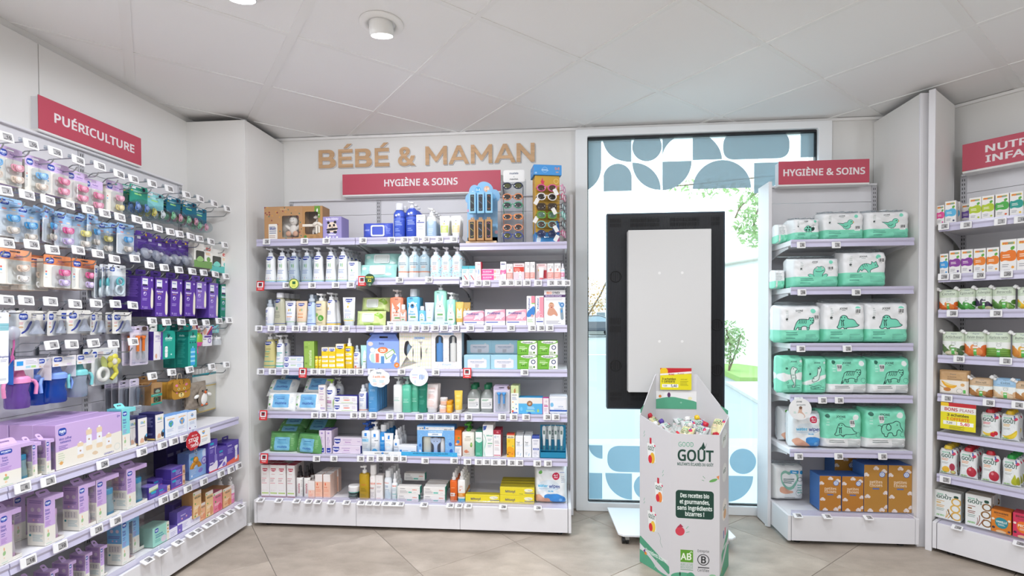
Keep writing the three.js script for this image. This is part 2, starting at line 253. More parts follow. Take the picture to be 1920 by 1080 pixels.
{ // back wall with the shop window opening
  const s = new THREE.Shape(); s.moveTo(-2.36, -0.12); s.lineTo(2.5, -0.12); s.lineTo(2.5, TOP); s.lineTo(-2.36, TOP); s.lineTo(-2.36, -0.12);
  const h = new THREE.Path(); h.moveTo(0.15, 0.02); h.lineTo(0.15, 2.54); h.lineTo(1.69, 2.54); h.lineTo(1.69, 0.02); s.holes.push(h);
  struct('wall_back', ext(s, 0.16, { z: -3.435 }), M.wall);
  const a = -49 * PI / 180, w = mesh('wall_right', box(2.95, TOP + 0.12, 0.14, { x: 1.475, y: -0.12 }), M.wall); w.userData.kind = 'structure';
  w.position.set(2.28, 0, -3.435); w.rotation.y = a;
  struct('trim_1', box(4.6, 0.018, 0.012, { x: -0.04, y: CEIL - 0.018, z: -3.422 }), M.white);
  const t = mesh('trim_2', box(2.9, 0.018, 0.012, { x: 1.45, y: CEIL - 0.018, z: 0.013 }), M.white); t.userData.kind = 'structure'; t.position.copy(w.position); t.rotation.y = a;
}
// cladding panels of the left wall, the corner boxing
{
  const p = [[-3.0, -2.09], [-2.09, -0.9], [-0.9, 0.3]], g = group('wall_cladding'); g.userData.kind = 'structure';
  p.forEach(([a, b], i) => mesh('panel_' + i, box(0.018, 2.55, b - a - 0.003, { x: -2.351, z: b - 0.0015, side: '#fff', b: 0.001 }), M.wall, g));
  const c = group('wall_corner'); c.userData.kind = 'structure';
  mesh('front_panel', box(0.405, 2.548, 0.02, { x: -2.1575, z: -2.993, b: 0.001 }), M.wall, c);
  mesh('side_panel', box(0.02, 2.548, 0.419, { x: -1.965, z: -3.0135, b: 0.001 }), M.wall, c);
  for (const z of [-3.0, -3.4]) { mesh('levelling_foot', cyl(0.012, 0.016, 0.012, 10).translate(-1.96, 0, z), M.white, c); }
}
// shop window: frame, gasket, glass and the printed film on it
{
  const win = group('window_1'); win.userData.kind = 'structure';
  const fr = hole(rrect(1.633, 2.558, 0.012, 0.9235, 1.281), rrect(1.47, 2.455, 0.012, 0.922, 1.2865));
  mesh('frame', ext(fr, 0.1, { z: -3.391, b: 0.003 }), plain('#f1f3f4', 0.35), win);
  const ga = hole(rrect(1.474, 2.459, 0.001, 0.922, 1.2865), rrect(1.456, 2.432, 0.001, 0.922, 1.2815));
  mesh('gasket', ext(ga, 0.03, { z: -3.415 }), M.black, win);
  mesh('glass', box(1.46, 2.44, 0.006, { x: 0.922, y: 0.066, z: -3.44, b: 0.0005 }), clear('#f4fbfb', 0), win);
  const film = plain('#b4c6cd', 0.6, { transmission: 0.5, thickness: 0 }), pale = plain('#b9d0db', 0.7, { transmission: 0.75, thickness: 0 }), white = plain('#f3f8fa', 0.8, { transmission: 0.8, thickness: 0 });
  const quarter = (x, y, r, q) => { const s = new THREE.Shape(), a = q * PI / 2; s.moveTo(x, y); s.absarc(x, y, r, a, a + PI / 2, false); s.lineTo(x, y); return s; };
  const half = (x, y, r, a) => { const s = new THREE.Shape(); s.absarc(x, y, r, a, a + PI, false); return s; };
  const lens = (x, y, r) => { const s = new THREE.Shape(); s.moveTo(x, y); s.absarc(x, y - r, r, PI / 2, 0, true); s.absarc(x + r, y, r, -PI / 2, -PI, true); return s; };
  const disc = (x, y, r) => { const s = new THREE.Shape(); s.absarc(x, y, r, 0, 2 * PI); return s; };
  const add = (s, m) => mesh('film_shape', ext(s, 0.0006, { z: -3.4385, seg: 20 }), m, win);
  const r = 0.19, T = 2.495, X = (i) => 0.29 + i * 0.1965, mid = T - 0.148;
  { const s = new THREE.Shape(); s.moveTo(0.195, T); s.lineTo(0.283, T); s.lineTo(0.283, 2.32); s.quadraticCurveTo(0.28, 2.22, 0.195, 2.17); add(s, film); }
  { const s = new THREE.Shape(); s.moveTo(X(0) + 0.003, T); s.quadraticCurveTo(X(0) + 0.03, mid + 0.01, X(1) - 0.004, mid); s.lineTo(X(1) - 0.004, T); add(s, film); }
  { const s = new THREE.Shape(); s.absarc(X(1.5), mid + 0.099, 0.097, 2.55, 0.59, false); add(s, film); }
  { const s = new THREE.Shape(); s.moveTo(X(2) + 0.003, T); s.lineTo(X(2) + 0.08, T); s.quadraticCurveTo(X(2) + 0.01, T - 0.05, X(2) + 0.003, mid + 0.03); add(s, film); }
  { const s = new THREE.Shape(); s.moveTo(X(3) + 0.003, T); s.lineTo(X(3) + 0.11, T); s.quadraticCurveTo(X(4) - 0.01, T - 0.06, X(4) - 0.004, mid); s.lineTo(X(3) + 0.003, mid); add(s, film); }
  add(rrect(0.42, 0.17, 0.075, X(5.08), T - 0.068), film);
  { const s = new THREE.Shape(); s.moveTo(X(0) + 0.008, 2.155); s.lineTo(X(0) + 0.008, 2.25); s.absarc(X(0.5) + 0.002, 2.245, 0.094, PI, 0, true); s.lineTo(X(1) - 0.002, 2.155); add(s, film); }
  add(lens(X(1) + 0.002, mid - 0.004, 0.187), film); add(quarter(X(2) + 0.003, mid - 0.004, 0.19, 3), film);
  add(half(X(4) - 0.006, 2.155, 0.187, 0), film);
  add(quarter(X(5) + 0.003, mid - 0.03, 0.2, 3), film);
  add(quarter(X(6.5), mid - 0.004, 0.19, 0), film);
  // lower band: white film with blue-grey shapes set into it
  const low = rrect(1.456, 0.378, 0.001, 0.922, 0.256), S = [];
  S.push(quarter(0.288, 0.436, 0.092, 2), rrect(0.088, 0.176, 0.001, 0.242, 0.158));
  S.push(rrect(0.56, 0.178, 0.088, 0.6, 0.346), quarter(0.485, 0.248, 0.178, 2), disc(0.585, 0.16, 0.088));
  S.push(rrect(0.17, 0.176, 0.03, 0.78, 0.158), disc(0.98, 0.346, 0.085), quarter(1.1, 0.248, 0.176, 3), disc(1.21, 0.346, 0.085), disc(1.43, 0.346, 0.085));
  for (const s of S) { low.holes.push(new THREE.Path(s.getPoints(20))); }
  mesh('white_film', ext(low, 0.0006, { z: -3.4385, seg: 20 }), white, win);
  for (const s of S) add(s, pale);
}

// ---------- the street outside ----------
{
  // camera-aligned street axes: the shop stands turned by 5 degrees
  const a5 = 5 * PI / 180, at = (x, d) => [x * cos(a5) - d * sin(a5), -(x * sin(a5) + d * cos(a5))];
  const flatPoly = (name, pts, y, mat) => struct(name, slab(pts.map(([x, d]) => at(x, d)), y - 0.3, y, 1, 1), mat);
  flatPoly('street', [[-40, 3.9], [40, 3.9], [40, 75], [-40, 75]], -0.16, plain('#8f9698', 0.9));
  flatPoly('pavement_1', [[-6, 3.75], [9, 3.75], [9, 5.6], [-6, 5.6]], -0.05, plain('#a5a9ab', 0.9));
  flatPoly('pavement_2', [[-40, 34], [5, 34], [5, 39], [-40, 39]], -0.05, plain('#aab0a2', 0.9));
  flatPoly('lawn', [[5.0, 11.2], [6.9, 11], [7.6, 14.5], [5.6, 14.6]], -0.03, plain('#86a35a', 0.95));
  flatPoly('drive', [[3.9, 7.5], [9, 7.5], [9, 11], [4.6, 11]], -0.1, plain('#b4b3ae', 0.9));
  for (let i = 0; i < 5; i++) flatPoly('road_line', [[0.5 + i * 6 - 10, 20], [3.5 + i * 6 - 10, 20], [3.5 + i * 6 - 10, 20.2], [0.5 + i * 6 - 10, 20.2]], -0.155, plain('#e8eaea', 0.8));
  const put = (o, x, d, turn = 0) => { const [X, Z] = at(x, d); o.position.set(X, 0, Z); o.rotation.y = a5 + turn * PI / 180; return o; };
  { // white neighbour building
    const g = put(group('building'), 6.57, 13.9, -77), W = plain('#f2f2ef', 0.8);
    mesh('wall', box(9, 3.1, 5, { y: -0.15, x: -3.5 }), W, g); mesh('fascia', box(9.2, 0.85, 5.2, { y: 2.95, x: -3.5, z: 0.1 }), plain('#fafaf7', 0.8), g);
    mesh('gutter', tube([[-8, 2.9, 0.14], [1, 2.9, 0.14]], 0.06), plain('#b9b5ac', 0.6), g); mesh('coping', box(9.3, 0.06, 5.3, { y: 3.8, x: -3.5, z: 0.14, side: '#cfcfca' }), M.white, g);
    tag(g, 'white flat-roofed building with a gutter across the street', 'building');
  }
  { // house beyond the road
    const g = put(group('house'), 7.6, 43, -8);
    mesh('wall', box(5, 2.6, 5, { y: -0.1, x: 1.2 }), plain('#eceae4', 0.8), g);
    const s = [[-1.6, 2.4], [4.0, 2.4], [1.2, 3.6]]; mesh('roof', ext(s, 5.4, { z: 0.2 }), plain('#d9d2c6', 0.8), g);
    mesh('window', box(0.7, 0.9, 0.06, { x: -0.3, y: 0.9, z: 0.05 }), plain('#77828a', 0.3), g); mesh('plinth', box(5.04, 0.45, 5, { y: -0.1, x: 1.2, z: 0.03 }), plain('#8d8f8c', 0.9), g);
    tag(g, 'small white house with a low roof beyond the road', 'house');
  }
  { // parked car
    const g = put(group('car'), 6.2, 39.5, 6), P = plain('#2c3442', 0.25, { clearcoat: 1 });
    const sd = new THREE.Shape(); sd.moveTo(-2.1, 0.25); sd.lineTo(2.1, 0.25); sd.quadraticCurveTo(2.2, 0.75, 1.9, 0.85); sd.lineTo(1.2, 0.95); sd.quadraticCurveTo(0.6, 1.5, 0, 1.5); sd.lineTo(-1.2, 1.45); sd.quadraticCurveTo(-1.8, 1.2, -2, 0.95); sd.quadraticCurveTo(-2.2, 0.7, -2.1, 0.25);
    mesh('body', ext(sd, 1.7, { b: 0.06, z: 0.85 }), P, g);
    const wn = new THREE.Shape(); wn.moveTo(-1.5, 0.98); wn.lineTo(1.0, 0.98); wn.quadraticCurveTo(0.5, 1.4, 0, 1.4); wn.lineTo(-1.15, 1.36); wn.lineTo(-1.5, 0.98); mesh('side_window', ext(wn, 0.02, { z: 0.865 }), plain('#8fa2b0', 0.1), g);
    for (const x of [-1.3, 1.3]) for (const z of [0.78, -0.78]) mesh('wheel', cyl(0.33, 0.33, 0.2, 20).rotateX(PI / 2).translate(x, 0.33 - 0.16, z - 0.1), M.black, g);
    g.position.y = 0.06; tag(g, 'dark parked car in front of the house beyond the road', 'car');
  }
  const leafGeo = (n, rx, ry, rz, size, y, keep) => { const P = []; for (let i = 0; i < n; i++) { const u = rnd() * 2 - 1, a = rnd() * 6.28, r = pow(rnd(), 0.4), q = sqrt(1 - u * u), c = [rx * r * q * cos(a), y + ry * r * u, rz * r * q * sin(a)]; const t = [rnd() - 0.5, rnd() - 0.5, rnd() - 0.5], v = [rnd() - 0.5, rnd() - 0.5, rnd() - 0.5], s = size * (0.6 + rnd() * 0.8); P.push({ v: [[c[0], c[1], c[2]], [c[0] + t[0] * s, c[1] + t[1] * s, c[2] + t[2] * s], [c[0] + (t[0] + v[0] * 0.5) * s * 1.5, c[1] + (t[1] + v[1] * 0.5) * s * 1.5, c[2] + (t[2] + v[2] * 0.5) * s * 1.5], [c[0] + v[0] * s * 0.7, c[1] + v[1] * s * 0.7, c[2] + v[2] * s * 0.7]], keep: 1 }); } return soup(P); };
  const trunk = (pts, r) => merge(pts.map((p) => tube(p, r, 6)));
  { const g = put(group('autumn_tree'), 5.2, 37); mesh('trunk', trunk([[[0, 0, 0], [0.1, 1.6, 0], [0, 3.5, 0]], [[0.05, 1.4, 0], [1, 3, 0.2], [1.5, 4.1, 0.3]], [[0.05, 1.5, 0], [-0.8, 2.9, 0], [-1.3, 3.9, 0]]], 0.07), plain('#6b5a48', 0.9), g); mesh('foliage', leafGeo(900, 1.7, 1.7, 1.4, 0.22, 2.9), plain('#b08a4e', 0.8, { transmission: 0.3, thickness: 0 }), g); tag(g, 'thin autumn tree with ochre leaves beside the far house', 'tree'); }
  { const g = put(group('shrub'), 5.35, 12.6); mesh('stem', trunk([[[0, -0.05, 0], [0.05, 0.5, 0], [-0.1, 1, 0.1]], [[0, -0.05, 0], [0.2, 0.5, 0], [0.3, 0.9, 0]]], 0.02), plain('#6b5a48', 0.9), g); mesh('foliage', leafGeo(900, 0.42, 0.55, 0.4, 0.1, 0.72), plain('#8aa06e', 0.8, { transmission: 0.3, thickness: 0 }), g); tag(g, 'pale green shrub on the grass verge across the street', 'shrub'); }
  { const g = put(group('tree_branch'), 3.75, 8.6), br = trunk([[[2.6, 3.8, 0], [1.0, 3.75, 0], [-0.5, 3.6, 0], [-1.0, 3.55, 0]], [[1, 3.75, 0], [0.4, 3.3, 0.1], [0.3, 2.8, 0]], [[0.7, 3.7, 0], [0.1, 3.2, 0], [0.0, 3.0, 0]], [[2.6, 3.6, 0], [4.4, 3.4, 0.4], [6, 0, 0.6]]], 0.012); mesh('wood', br, plain('#6b5a48', 0.9), g); mesh('foliage', merge([leafGeo(420, 0.32, 0.5, 0.3, 0.12, 3.0).translate(0.3, 0, 0), leafGeo(160, 0.8, 0.16, 0.3, 0.1, 3.5).translate(-0.4, 0, 0)]), plain('#93ad74', 0.7, { transmission: 0.35, thickness: 0 }), g); tag(g, 'leafy green branch hanging high outside the window', 'tree'); }
}

// ---------- gondolas ----------
const GREY = plain('#dbd9de', 0.65), RAIL = plain('#dedaf2', 0.25, { transmission: 0.25, thickness: 0 });
const LIP = loftRail();
function loftRail() { return [[0, 0], [0.006, 0.002], [0.008, -0.014], [0.004, -0.03], [0.007, -0.041], [0.0, -0.041], [-0.002, -0.02]]; }
function profile(pts, len) { const s = new THREE.Shape(pts.map(([z, y]) => new THREE.Vector2(z, y))), g = new THREE.ExtrudeGeometry(s, { depth: len, bevelEnabled: false }); g.rotateY(-PI / 2); return g.translate(len / 2, 0, 0).rotateY(PI).scale(1, 1, 1); }
// one shelf board with its clear price rail and two brackets; local to the unit, thing of its own
function shelf(unit, s0, s1, y, z1, depth, label) {
  const g = group('shelf'), w = s1 - s0;
  mesh('board', box(w - 0.003, 0.03, depth - 0.02, { y: -0.032, z: z1 - 0.004, b: 0.002, side: '#fff' }), M.shelf, g);
  const p = [[-0.004, 0.001], [0.004, 0.001], [0.006, -0.012], [0.0015, -0.022], [0.006, -0.042], [-0.001, -0.043], [-0.004, -0.02]];
  const r = new THREE.ExtrudeGeometry(new THREE.Shape(p.map((q) => new THREE.Vector2(...q))), { depth: w - 0.004, bevelEnabled: false }).rotateY(PI / 2).scale(1, 1, -1).translate(-w / 2 + 0.002, 0, z1);
  flip(r); mesh('price_rail', r, RAIL, g);
  for (const x of [-w / 2 + 0.012, w / 2 - 0.012]) { const b = new THREE.Shape(); b.moveTo(0, -0.033); b.lineTo(depth - 0.06, -0.033); b.lineTo(depth - 0.06, -0.045); b.quadraticCurveTo(depth * 0.35, -0.06, 0.01, -0.11); b.lineTo(0, -0.11); mesh('bracket', new THREE.ExtrudeGeometry(b, { depth: 0.003, bevelEnabled: false }).rotateY(-PI / 2).translate(x, 0, z1 - depth + 0.01), plain('#c9c8cb', 0.5), g); }
  seat(g, unit, (s0 + s1) / 2, y, 0); return tag(g, label, 'shelf');
}
function flip(g) { const q = g.attributes.position, n = g.attributes.normal; for (let i = 0; i < q.count; i += 3) { for (const A of [q, n]) { const a = [A.getX(i + 1), A.getY(i + 1), A.getZ(i + 1)]; A.setXYZ(i + 1, A.getX(i + 2), A.getY(i + 2), A.getZ(i + 2)); A.setXYZ(i + 2, ...a); } } }
// back panels, posts, top rail, plinth with fronts
function gondola(unit, s0, splits, s1, back, label, o = {}) {
  const g = group('display_shelving'), all = [s0, ...splits, s1], zb = -back, P = M.shelf;
  for (let i = 0; i < all.length - 1; i++) {
    const a = all[i], b = all[i + 1], c = (a + b) / 2, w = b - a;
    let y = 0.16; for (const h of [0.33, 0.4, 0.4, 0.4, 0.34, 0.105]) { mesh('back_panel', box(w - 0.03, h - 0.002, 0.012, { x: c, y, z: zb + 0.012, side: '#fff', b: 0.001 }), y > 1.6 ? P : GREY, g); y += h; }
    mesh('plinth_front', box(w - 0.002, 0.142, 0.016, { x: c, y: 0.024, z: 0, b: 0.001 }), P, g);
    mesh('base_shelf', box(w - 0.002, 0.02, back - 0.02, { x: c, y: 0.146, z: -0.018, b: 0.001 }), P, g);
    if (!o.noLip) mesh('base_rail', box(w - 0.004, 0.032, 0.003, { x: c, y: 0.164, z: -0.012, b: 0.0005 }), plain('#f1f0f9', 0.1, { transmission: 0.9, thickness: 0 }), g);
  }
  for (const s of all) { const px = min(max(s, s0 + 0.008), s1 - 0.008); mesh('slotted_post', box(0.03, 2.1, 0.02, { x: px, y: 0.03, z: zb + 0.018 }), plain('#c4c3c7', 0.5), g);
    const slots = []; for (let y = 0.2; y < 2.1; y += 0.025) for (const dx of [-0.005, 0.005]) slots.push(box(0.0035, 0.014, 0.002, { x: px + dx, y, z: zb + 0.0188, b: 0.0004 })); const m = mesh('slot_row', merge(slots), M.black, g); m.userData.kind = 'stuff'; }
  mesh('top_rail', box(s1 - s0, 0.012, 0.035, { x: (s0 + s1) / 2, y: 2.128, z: zb + 0.032 }), P, g);
  for (const s of [s0, s1]) { mesh('base_end', box(0.018, 0.146, back - 0.01, { x: s === s0 ? s0 - 0.011 : s1 + 0.011, y: 0.022, z: -0.001 }), P, g); }
  for (const s of [s0 + 0.05, s1 - 0.05]) for (const z of [-0.05, zb + 0.06]) mesh('foot', cyl(0.014, 0.018, 0.024, 10).translate(s, 0, z), M.black, g);
  mesh('kick_board', box(s1 - s0, 0.022, 0.01, { x: (s0 + s1) / 2, y: 0.001, z: -0.06 }), M.black, g);
  seat(g, unit, 0, 0, 0); return tag(g, label, 'shelving');
}
gondola('C', 0.039, [0.682, 1.332], 1.982, 0.449, 'white three-bay shelving of baby care under the wooden letters');
gondola('L', -1.226, [-0.576, 0.074], 0.724, 0.405, 'white shelving with hooks and dummies along the panelled side wall');
gondola('S', 0.025, [], 0.69, 0.395, 'narrow white shelving of nappies beside the window');
gondola('R', 0.045, [0.68], 1.33, 0.43, 'white shelving of infant food set at an angle');
{ // lighter upper pegboard-less panel faces of L are part of the unit above; gables
  const g = group('end_panel'); mesh('board', box(0.02, 2.126, 0.165, { b: 0.0015 }), M.shelf, g); mesh('foot', cyl(0.012, 0.014, 0.01, 10).translate(0, -0.004, -0.03), M.white, g); seat(g, 'S', -0.007, 0.006, -0.228); tag(g, 'shallow white end panel between the window and the nappies', 'panel');
  const q = group('end_panel'); mesh('board', box(0.03, 2.55, 0.41, { b: 0.0015 }), M.wall, q); mesh('edge_strip', box(0.046, 2.55, 0.012, { x: 0.006, z: 0.0125 }), M.shelf, q); seat(q, 'S', 0.733, 0, -0.04); tag(q, 'tall white end panel to the ceiling beside the nappies', 'panel');
  const r = group('end_panel'); mesh('board', box(0.024, 2.55, 0.36, { b: 0.0015 }), M.wall, r); mesh('edge_strip', box(0.03, 2.55, 0.012, { z: 0.012 }), M.shelf, r); seat(r, 'R', 0.008, 0, -0.012); tag(r, 'tall white end panel to the ceiling beside the infant food', 'panel');
  const t = group('end_panel'); mesh('board', box(0.02, 2.1, 0.44, { b: 0.0015 }), M.shelf, t); mesh('foot', cyl(0.012, 0.014, 0.01, 10).translate(0, -0.004, -0.1), M.white, t); seat(t, 'C', 2.013, 0.006, -0.02); 
  t.children[0].scale.z = 0.12; t.position.z = -3.3; tag(t, 'narrow white upright closing the shelving beside the window frame', 'panel');
}
const WH = { C: 'central shelving', S: 'nappy shelving', R: 'infant food shelving', L: 'dummy wall' };
const BAY = { C: [['first', 0.039, 0.682], ['middle', 0.682, 1.332], ['last', 1.332, 1.982]] };
for (const [i, ys] of [[0, [1.803, 1.533, 1.26, 0.993, 0.722, 0.457]], [1, [1.803, 1.554, 1.26, 0.993, 0.722, 0.457]], [2, [1.757, 1.533, 1.26, 0.993, 0.722, 0.457]]]) ys.forEach((y, k) => { const [n, a, b] = BAY.C[i]; shelf('C', a, b, y, -0.03, 0.4, `${ORD[k]} white shelf from the top in the ${n} bay of the central shelving`); });
[1.745, 1.473, 1.152, 0.856, 0.541].forEach((y, k) => shelf('S', 0.025, 0.69, y, -0.03, 0.355, `${ORD[k]} white shelf from the top holding nappy packs beside the window`));
[1.81, 1.532, 1.338, 1.09, 0.877, 0.665, 0.432].forEach((y, k) => { shelf('R', 0.034, 0.68, y, -0.03, 0.38, `${ORD[k]} white shelf from the top holding infant food by the end panel`); shelf('R', 0.68, 1.33, y, -0.03, 0.38, `${ORD[k]} white shelf from the top in the outer infant food bay`); });
[0.703, 0.425].forEach((y, k) => { shelf('L', 0.074, 0.724, y, -0.035, 0.36, `${ORD[k]} white shelf below the hooks towards the corner boxing`); shelf('L', -0.576, 0.074, y, -0.035, 0.36, `${ORD[k]} white shelf below the hooks holding mauve bottle boxes`); shelf('L', -1.226, -0.576, y, -0.035, 0.36, `${ORD[k]} white shelf below the hooks at the near end of the dummy wall`); });

// ---------- packaging: id -> [name, category, look, kind, options, print script] ----------
const D={};
const def=(id,name,cat,look,kind,o,ops='')=>{D[id]={id,name,cat,look,kind,o,ops};};
const TX='#8d93a8',BL='#24379a',LG='#c3c7cf';
const mus=(y,s=62)=>`M50 ${y} ${s} 11`;
// central shelving, first shelf
def('giftBear','gift_box','box','brown gift box with white plush bear in its window','wbox',{d: 0.12,c: '#c09468',win: [46,28,44,66],toy: 'bear'},'B;N#8c3b44 2 16;N#4d7f74 2 14;N#d9a24e 2 12;N#3d5a55 1.5 12;T50 8 6 #d8b48c 24 Mustela;Q11 52 23 46 3 #f4f1ea;G13 60 18 4 6 #7d86a6;G13 86 18 2 5 #c9ada0;T22 66 8 #33408c 18 Musti');
def('giftGir','gift_box','box','brown gift box with ribbon, giraffe toy and green tag','wbox',{d: 0.1,c: '#b98d5c',win: [12,17,66,68],toy: 'giraffe'},'B;Q60 0 28 36 2 #6e9a3a;T74 27 5 #fff 22 sophie;C14 92 7 #5c8f3e;G36 91 18 2 4 #8d6a44;G66 88 20 4 3 #8d6a44;O#fff 70,10 76,6 78,14 74,22 70,20');
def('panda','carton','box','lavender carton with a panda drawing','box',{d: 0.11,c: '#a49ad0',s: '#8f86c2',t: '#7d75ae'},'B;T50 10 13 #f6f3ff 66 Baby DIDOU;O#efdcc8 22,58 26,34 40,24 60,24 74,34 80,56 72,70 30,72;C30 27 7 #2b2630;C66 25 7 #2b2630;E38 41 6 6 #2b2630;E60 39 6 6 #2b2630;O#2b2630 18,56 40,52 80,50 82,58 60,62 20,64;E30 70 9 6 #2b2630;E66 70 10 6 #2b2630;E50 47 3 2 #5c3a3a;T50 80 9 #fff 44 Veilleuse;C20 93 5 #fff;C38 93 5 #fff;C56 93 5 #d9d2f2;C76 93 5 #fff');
def('wipeBlue','wipes_pack','wipes','royal blue pack of wipes with white lid','wipe',{d: 0.06,c: '#4a5ec8',lid: [30,18,46,72]},'B;Q34 24 38 58 6 #3c50b4;T53 42 10 #dfe6ff 30 URIAGE;G40 56 26 4 8 #b9c6f4;T16 50 10 #c6d0f6 18 URIAGE;G80 40 14 4 9 #8fa0e6;R0 0 100 6 #5a6fd6');
def('bluB','bottle','bottle','royal blue round bottle with white cap','cap',{d: 0.07,c: '#4663cf',k: '#eef0f4',capf: 0.19,capr: 0.36},'B;T50 15 7 #e6ebff 70 URIAGE;G36 19 30 1 3 #cdd8ff;E34 36 9 3 #fff;E56 34 9 3 #fff;R0 39 100 3 #2f45a6;R0 46 100 2 #6d86e6;G22 52 60 3 5 #b4c4f6;G22 74 46 2 5 #a2b4ee;G22 88 60 2 4 #a2b4ee');
def('bluP','pump_bottle','bottle','tall royal blue bottle with white dispenser','pump',{sh: 'r',d: 0.07,c: '#3f5cc9',k: '#eef0f4',pf: 0.17},'B;T50 15 7 #e6ebff 70 URIAGE;G36 19 30 1 3 #cdd8ff;E34 35 9 3 #fff;E56 33 9 3 #fff;R0 39 100 3 #24388f;R0 46 100 2 #6d86e6;G22 52 60 3 5 #b4c4f6;G22 74 46 2 5 #a2b4ee');
def('urCart','carton','box','slim white carton with dark blue band','box',{d: 0.05,c: '#f3f2f1'},'B;T50 9 8 #b9bdc8 74 URIAGE;E34 28 10 3 #5a6fb4;R8 33 84 4 #33479c;G14 46 66 4 6 #b6bac8;G14 84 30 2 5 #c6c9d2');
def('whale','pump_bottle','bottle','white pump bottle with blue whale','pump',{sh: 'r',d: 0.055,c: '#f3f4f4',k: '#f3f4f4',pf: 0.24},'B;C44 18 6 #3a3f48;E58 21 7 3 #3a3f48;G22 28 52 1 4 #9aa2ae;R0 46 100 54 #b9d3ee;O#cfe2f5 16,44 40,34 70,40 84,52 60,60 30,60;G24 72 50 4 6 #e6f0fa');
def('tubG','tube','tube','white tube with lime green lower half','tube',{d: 0.04,c: '#f5f6f2',k: '#f3f4f0'},'B;C50 26 6 #3a3f48;R14 46 72 34 #cfe07a;C46 38 10 #b9d24c;G26 56 46 4 6 #f0f6d8');
def('tubO','tube','tube','white tube with pale orange lower half','tube',{d: 0.04,c: '#f7f6f3',k: '#f5f4f2'},'B;C50 24 6 #3a3f48;R14 46 72 34 #f3d9a6;C48 40 10 #efb04a;G26 56 46 4 6 #fbf1de');
// second shelf
const mlkOps=(a,b)=>`B;M46 30 58 11;O#7fb79a 36,50 42,44 48,52 40,58;O#a9cf9c 50,48 58,44 62,54 52,60;G22 40 44 1 3 #b9bfd6;G20 64 54 3 4 #9fb0d8;C24 87 4 #a9b6dc;C44 87 4 #e2a9a9;C62 87 4 #a9b6dc;R0 93 100 2 ${a};R0 95.5 100 4.5 ${b}`;
def('mlk','pump_bottle','bottle','white waisted pump bottle with blue crest','pump',{sh: 'w',d: 0.055,c: '#f1f3f3',k: '#dfe2e6',pf: 0.2},mlkOps('#b5d6a2','#a9cdf0'));
def('mclr','pump_bottle','bottle','pale blue clear waisted pump bottle with crest','pump',{sh: 'w',d: 0.055,c: '#d5e3ec',k: '#dfe2e6',pf: 0.2,tr: 0.35},mlkOps('#b5d6a2','#a9cdf0'));
def('mcar','carton','box','small white carton with crest behind the rail','box',{d: 0.05,c: '#f5f6f5'},'B;M40 14 54 14;O#7fb79a 30,44 38,36 46,46 38,52;G20 56 50 3 6 #b4bcd2;G20 80 50 2 5 #bfe0c4;R0 94 100 6 #bcd9f2');
def('wipeMint','wipes_pack','wipes','mint green pack of wipes with white lid','wipe',{d: 0.06,c: '#a9dcd4',lid: [30,14,44,62]},'B;Q36 22 32 44 10 #b5e2da;G42 34 20 3 8 #7d93a8;R38 56 28 5 #f0a48c;E14 34 7 10 #dff3ee;E82 72 8 8 #e6f5f0;R0 0 100 4 #8fcac2');
const ros=(band)=>`B;R0 24 100 62 ${band};K48 36 14 #6d7c86 1.5;C48 36 4 #6d7c86;G18 52 66 2 5 #7d8c9a;G30 63 40 2 4 #f0b08c;R0 79 100 3.5 #f0a27e;R0 82.5 100 17.5 #f0f4f4`;
def('rosO','pump_bottle','bottle','white round pump bottle with orange stripe','pump',{sh: 'r',d: 0.066,c: '#f0f4f4',k: '#e0e4e8',pf: 0.25},ros('#dceff4'));
def('rosC','pump_bottle','bottle','clear blue pump bottle with orange striped label','pump',{sh: 'r',d: 0.066,c: '#bcd8e8',k: '#d2dbe2',pf: 0.25,tr: 0.4,w: 0.066},ros('#d2e9f2'));
def('rosF','pump_bottle','bottle','pale aqua pump bottle with coral flowers','pump',{sh: 'r',d: 0.066,c: '#cfe6ee',k: '#e6e4ea',pf: 0.24},'B;N#e78f86 5 16;N#8fc4c8 5 16;N#f0b9ae 4 12;Q22 30 54 52 8 #e8f1f4;K48 40 11 #7d8c98 1.5;G30 50 38 2 5 #8494a4;G32 62 34 3 5 #e69c90');
def('teaC','carton','box','small teal and white carton','box',{d: 0.05,c: '#f2f6f6',t: '#4fb9c4'},'B;R0 0 100 20 #52b6c4;G14 28 60 3 8 #4aa9b4;P#c9555c 30,66 40,62 92,96 82,100;G10 62 30 4 8 #5fbac4');
def('rwTall','carton','box','tall white and red carton','box',{d: 0.05,c: '#f5f4f4',s: '#b8243c'},'B;P#b8243c 84,0 100,0 100,100 92,100;V16 50 18 #3a4a94 60 BEBE;O#9fb4dc 40,44 60,34 68,60 48,72;W#d0414e 4 30,80 52,84 74,78;G34 10 44 2 5 #c96a78;G30 88 50 2 4 #d98a94');
def('pkLong','carton','box','long pink and white carton','box',{d: 0.05,c: '#f3eef0',t: '#ea6fa8'},'B;R0 8 66 84 #e6559a;T30 46 36 #f8dcea 50 ELUDIUM;G6 74 44 1 10 #f6c4dc;R66 8 34 84 #efe6e4;E72 46 6 24 #e9b9a4;G80 30 16 3 16 #c9b0bc');
def('pkTall','carton','box','tall white carton with pink wave','box',{d: 0.045,c: '#f6f4f4'},'B;R12 10 70 6 #5566a8;C24 12 5 #e24f8c;C44 12 5 #63b04c;C66 12 5 #f0a83c;O#ea6fa6 0,40 50,50 100,38 100,70 40,62 0,74;G20 56 50 2 6 #fbe0ee;G18 80 50 3 5 #e0a9c4');
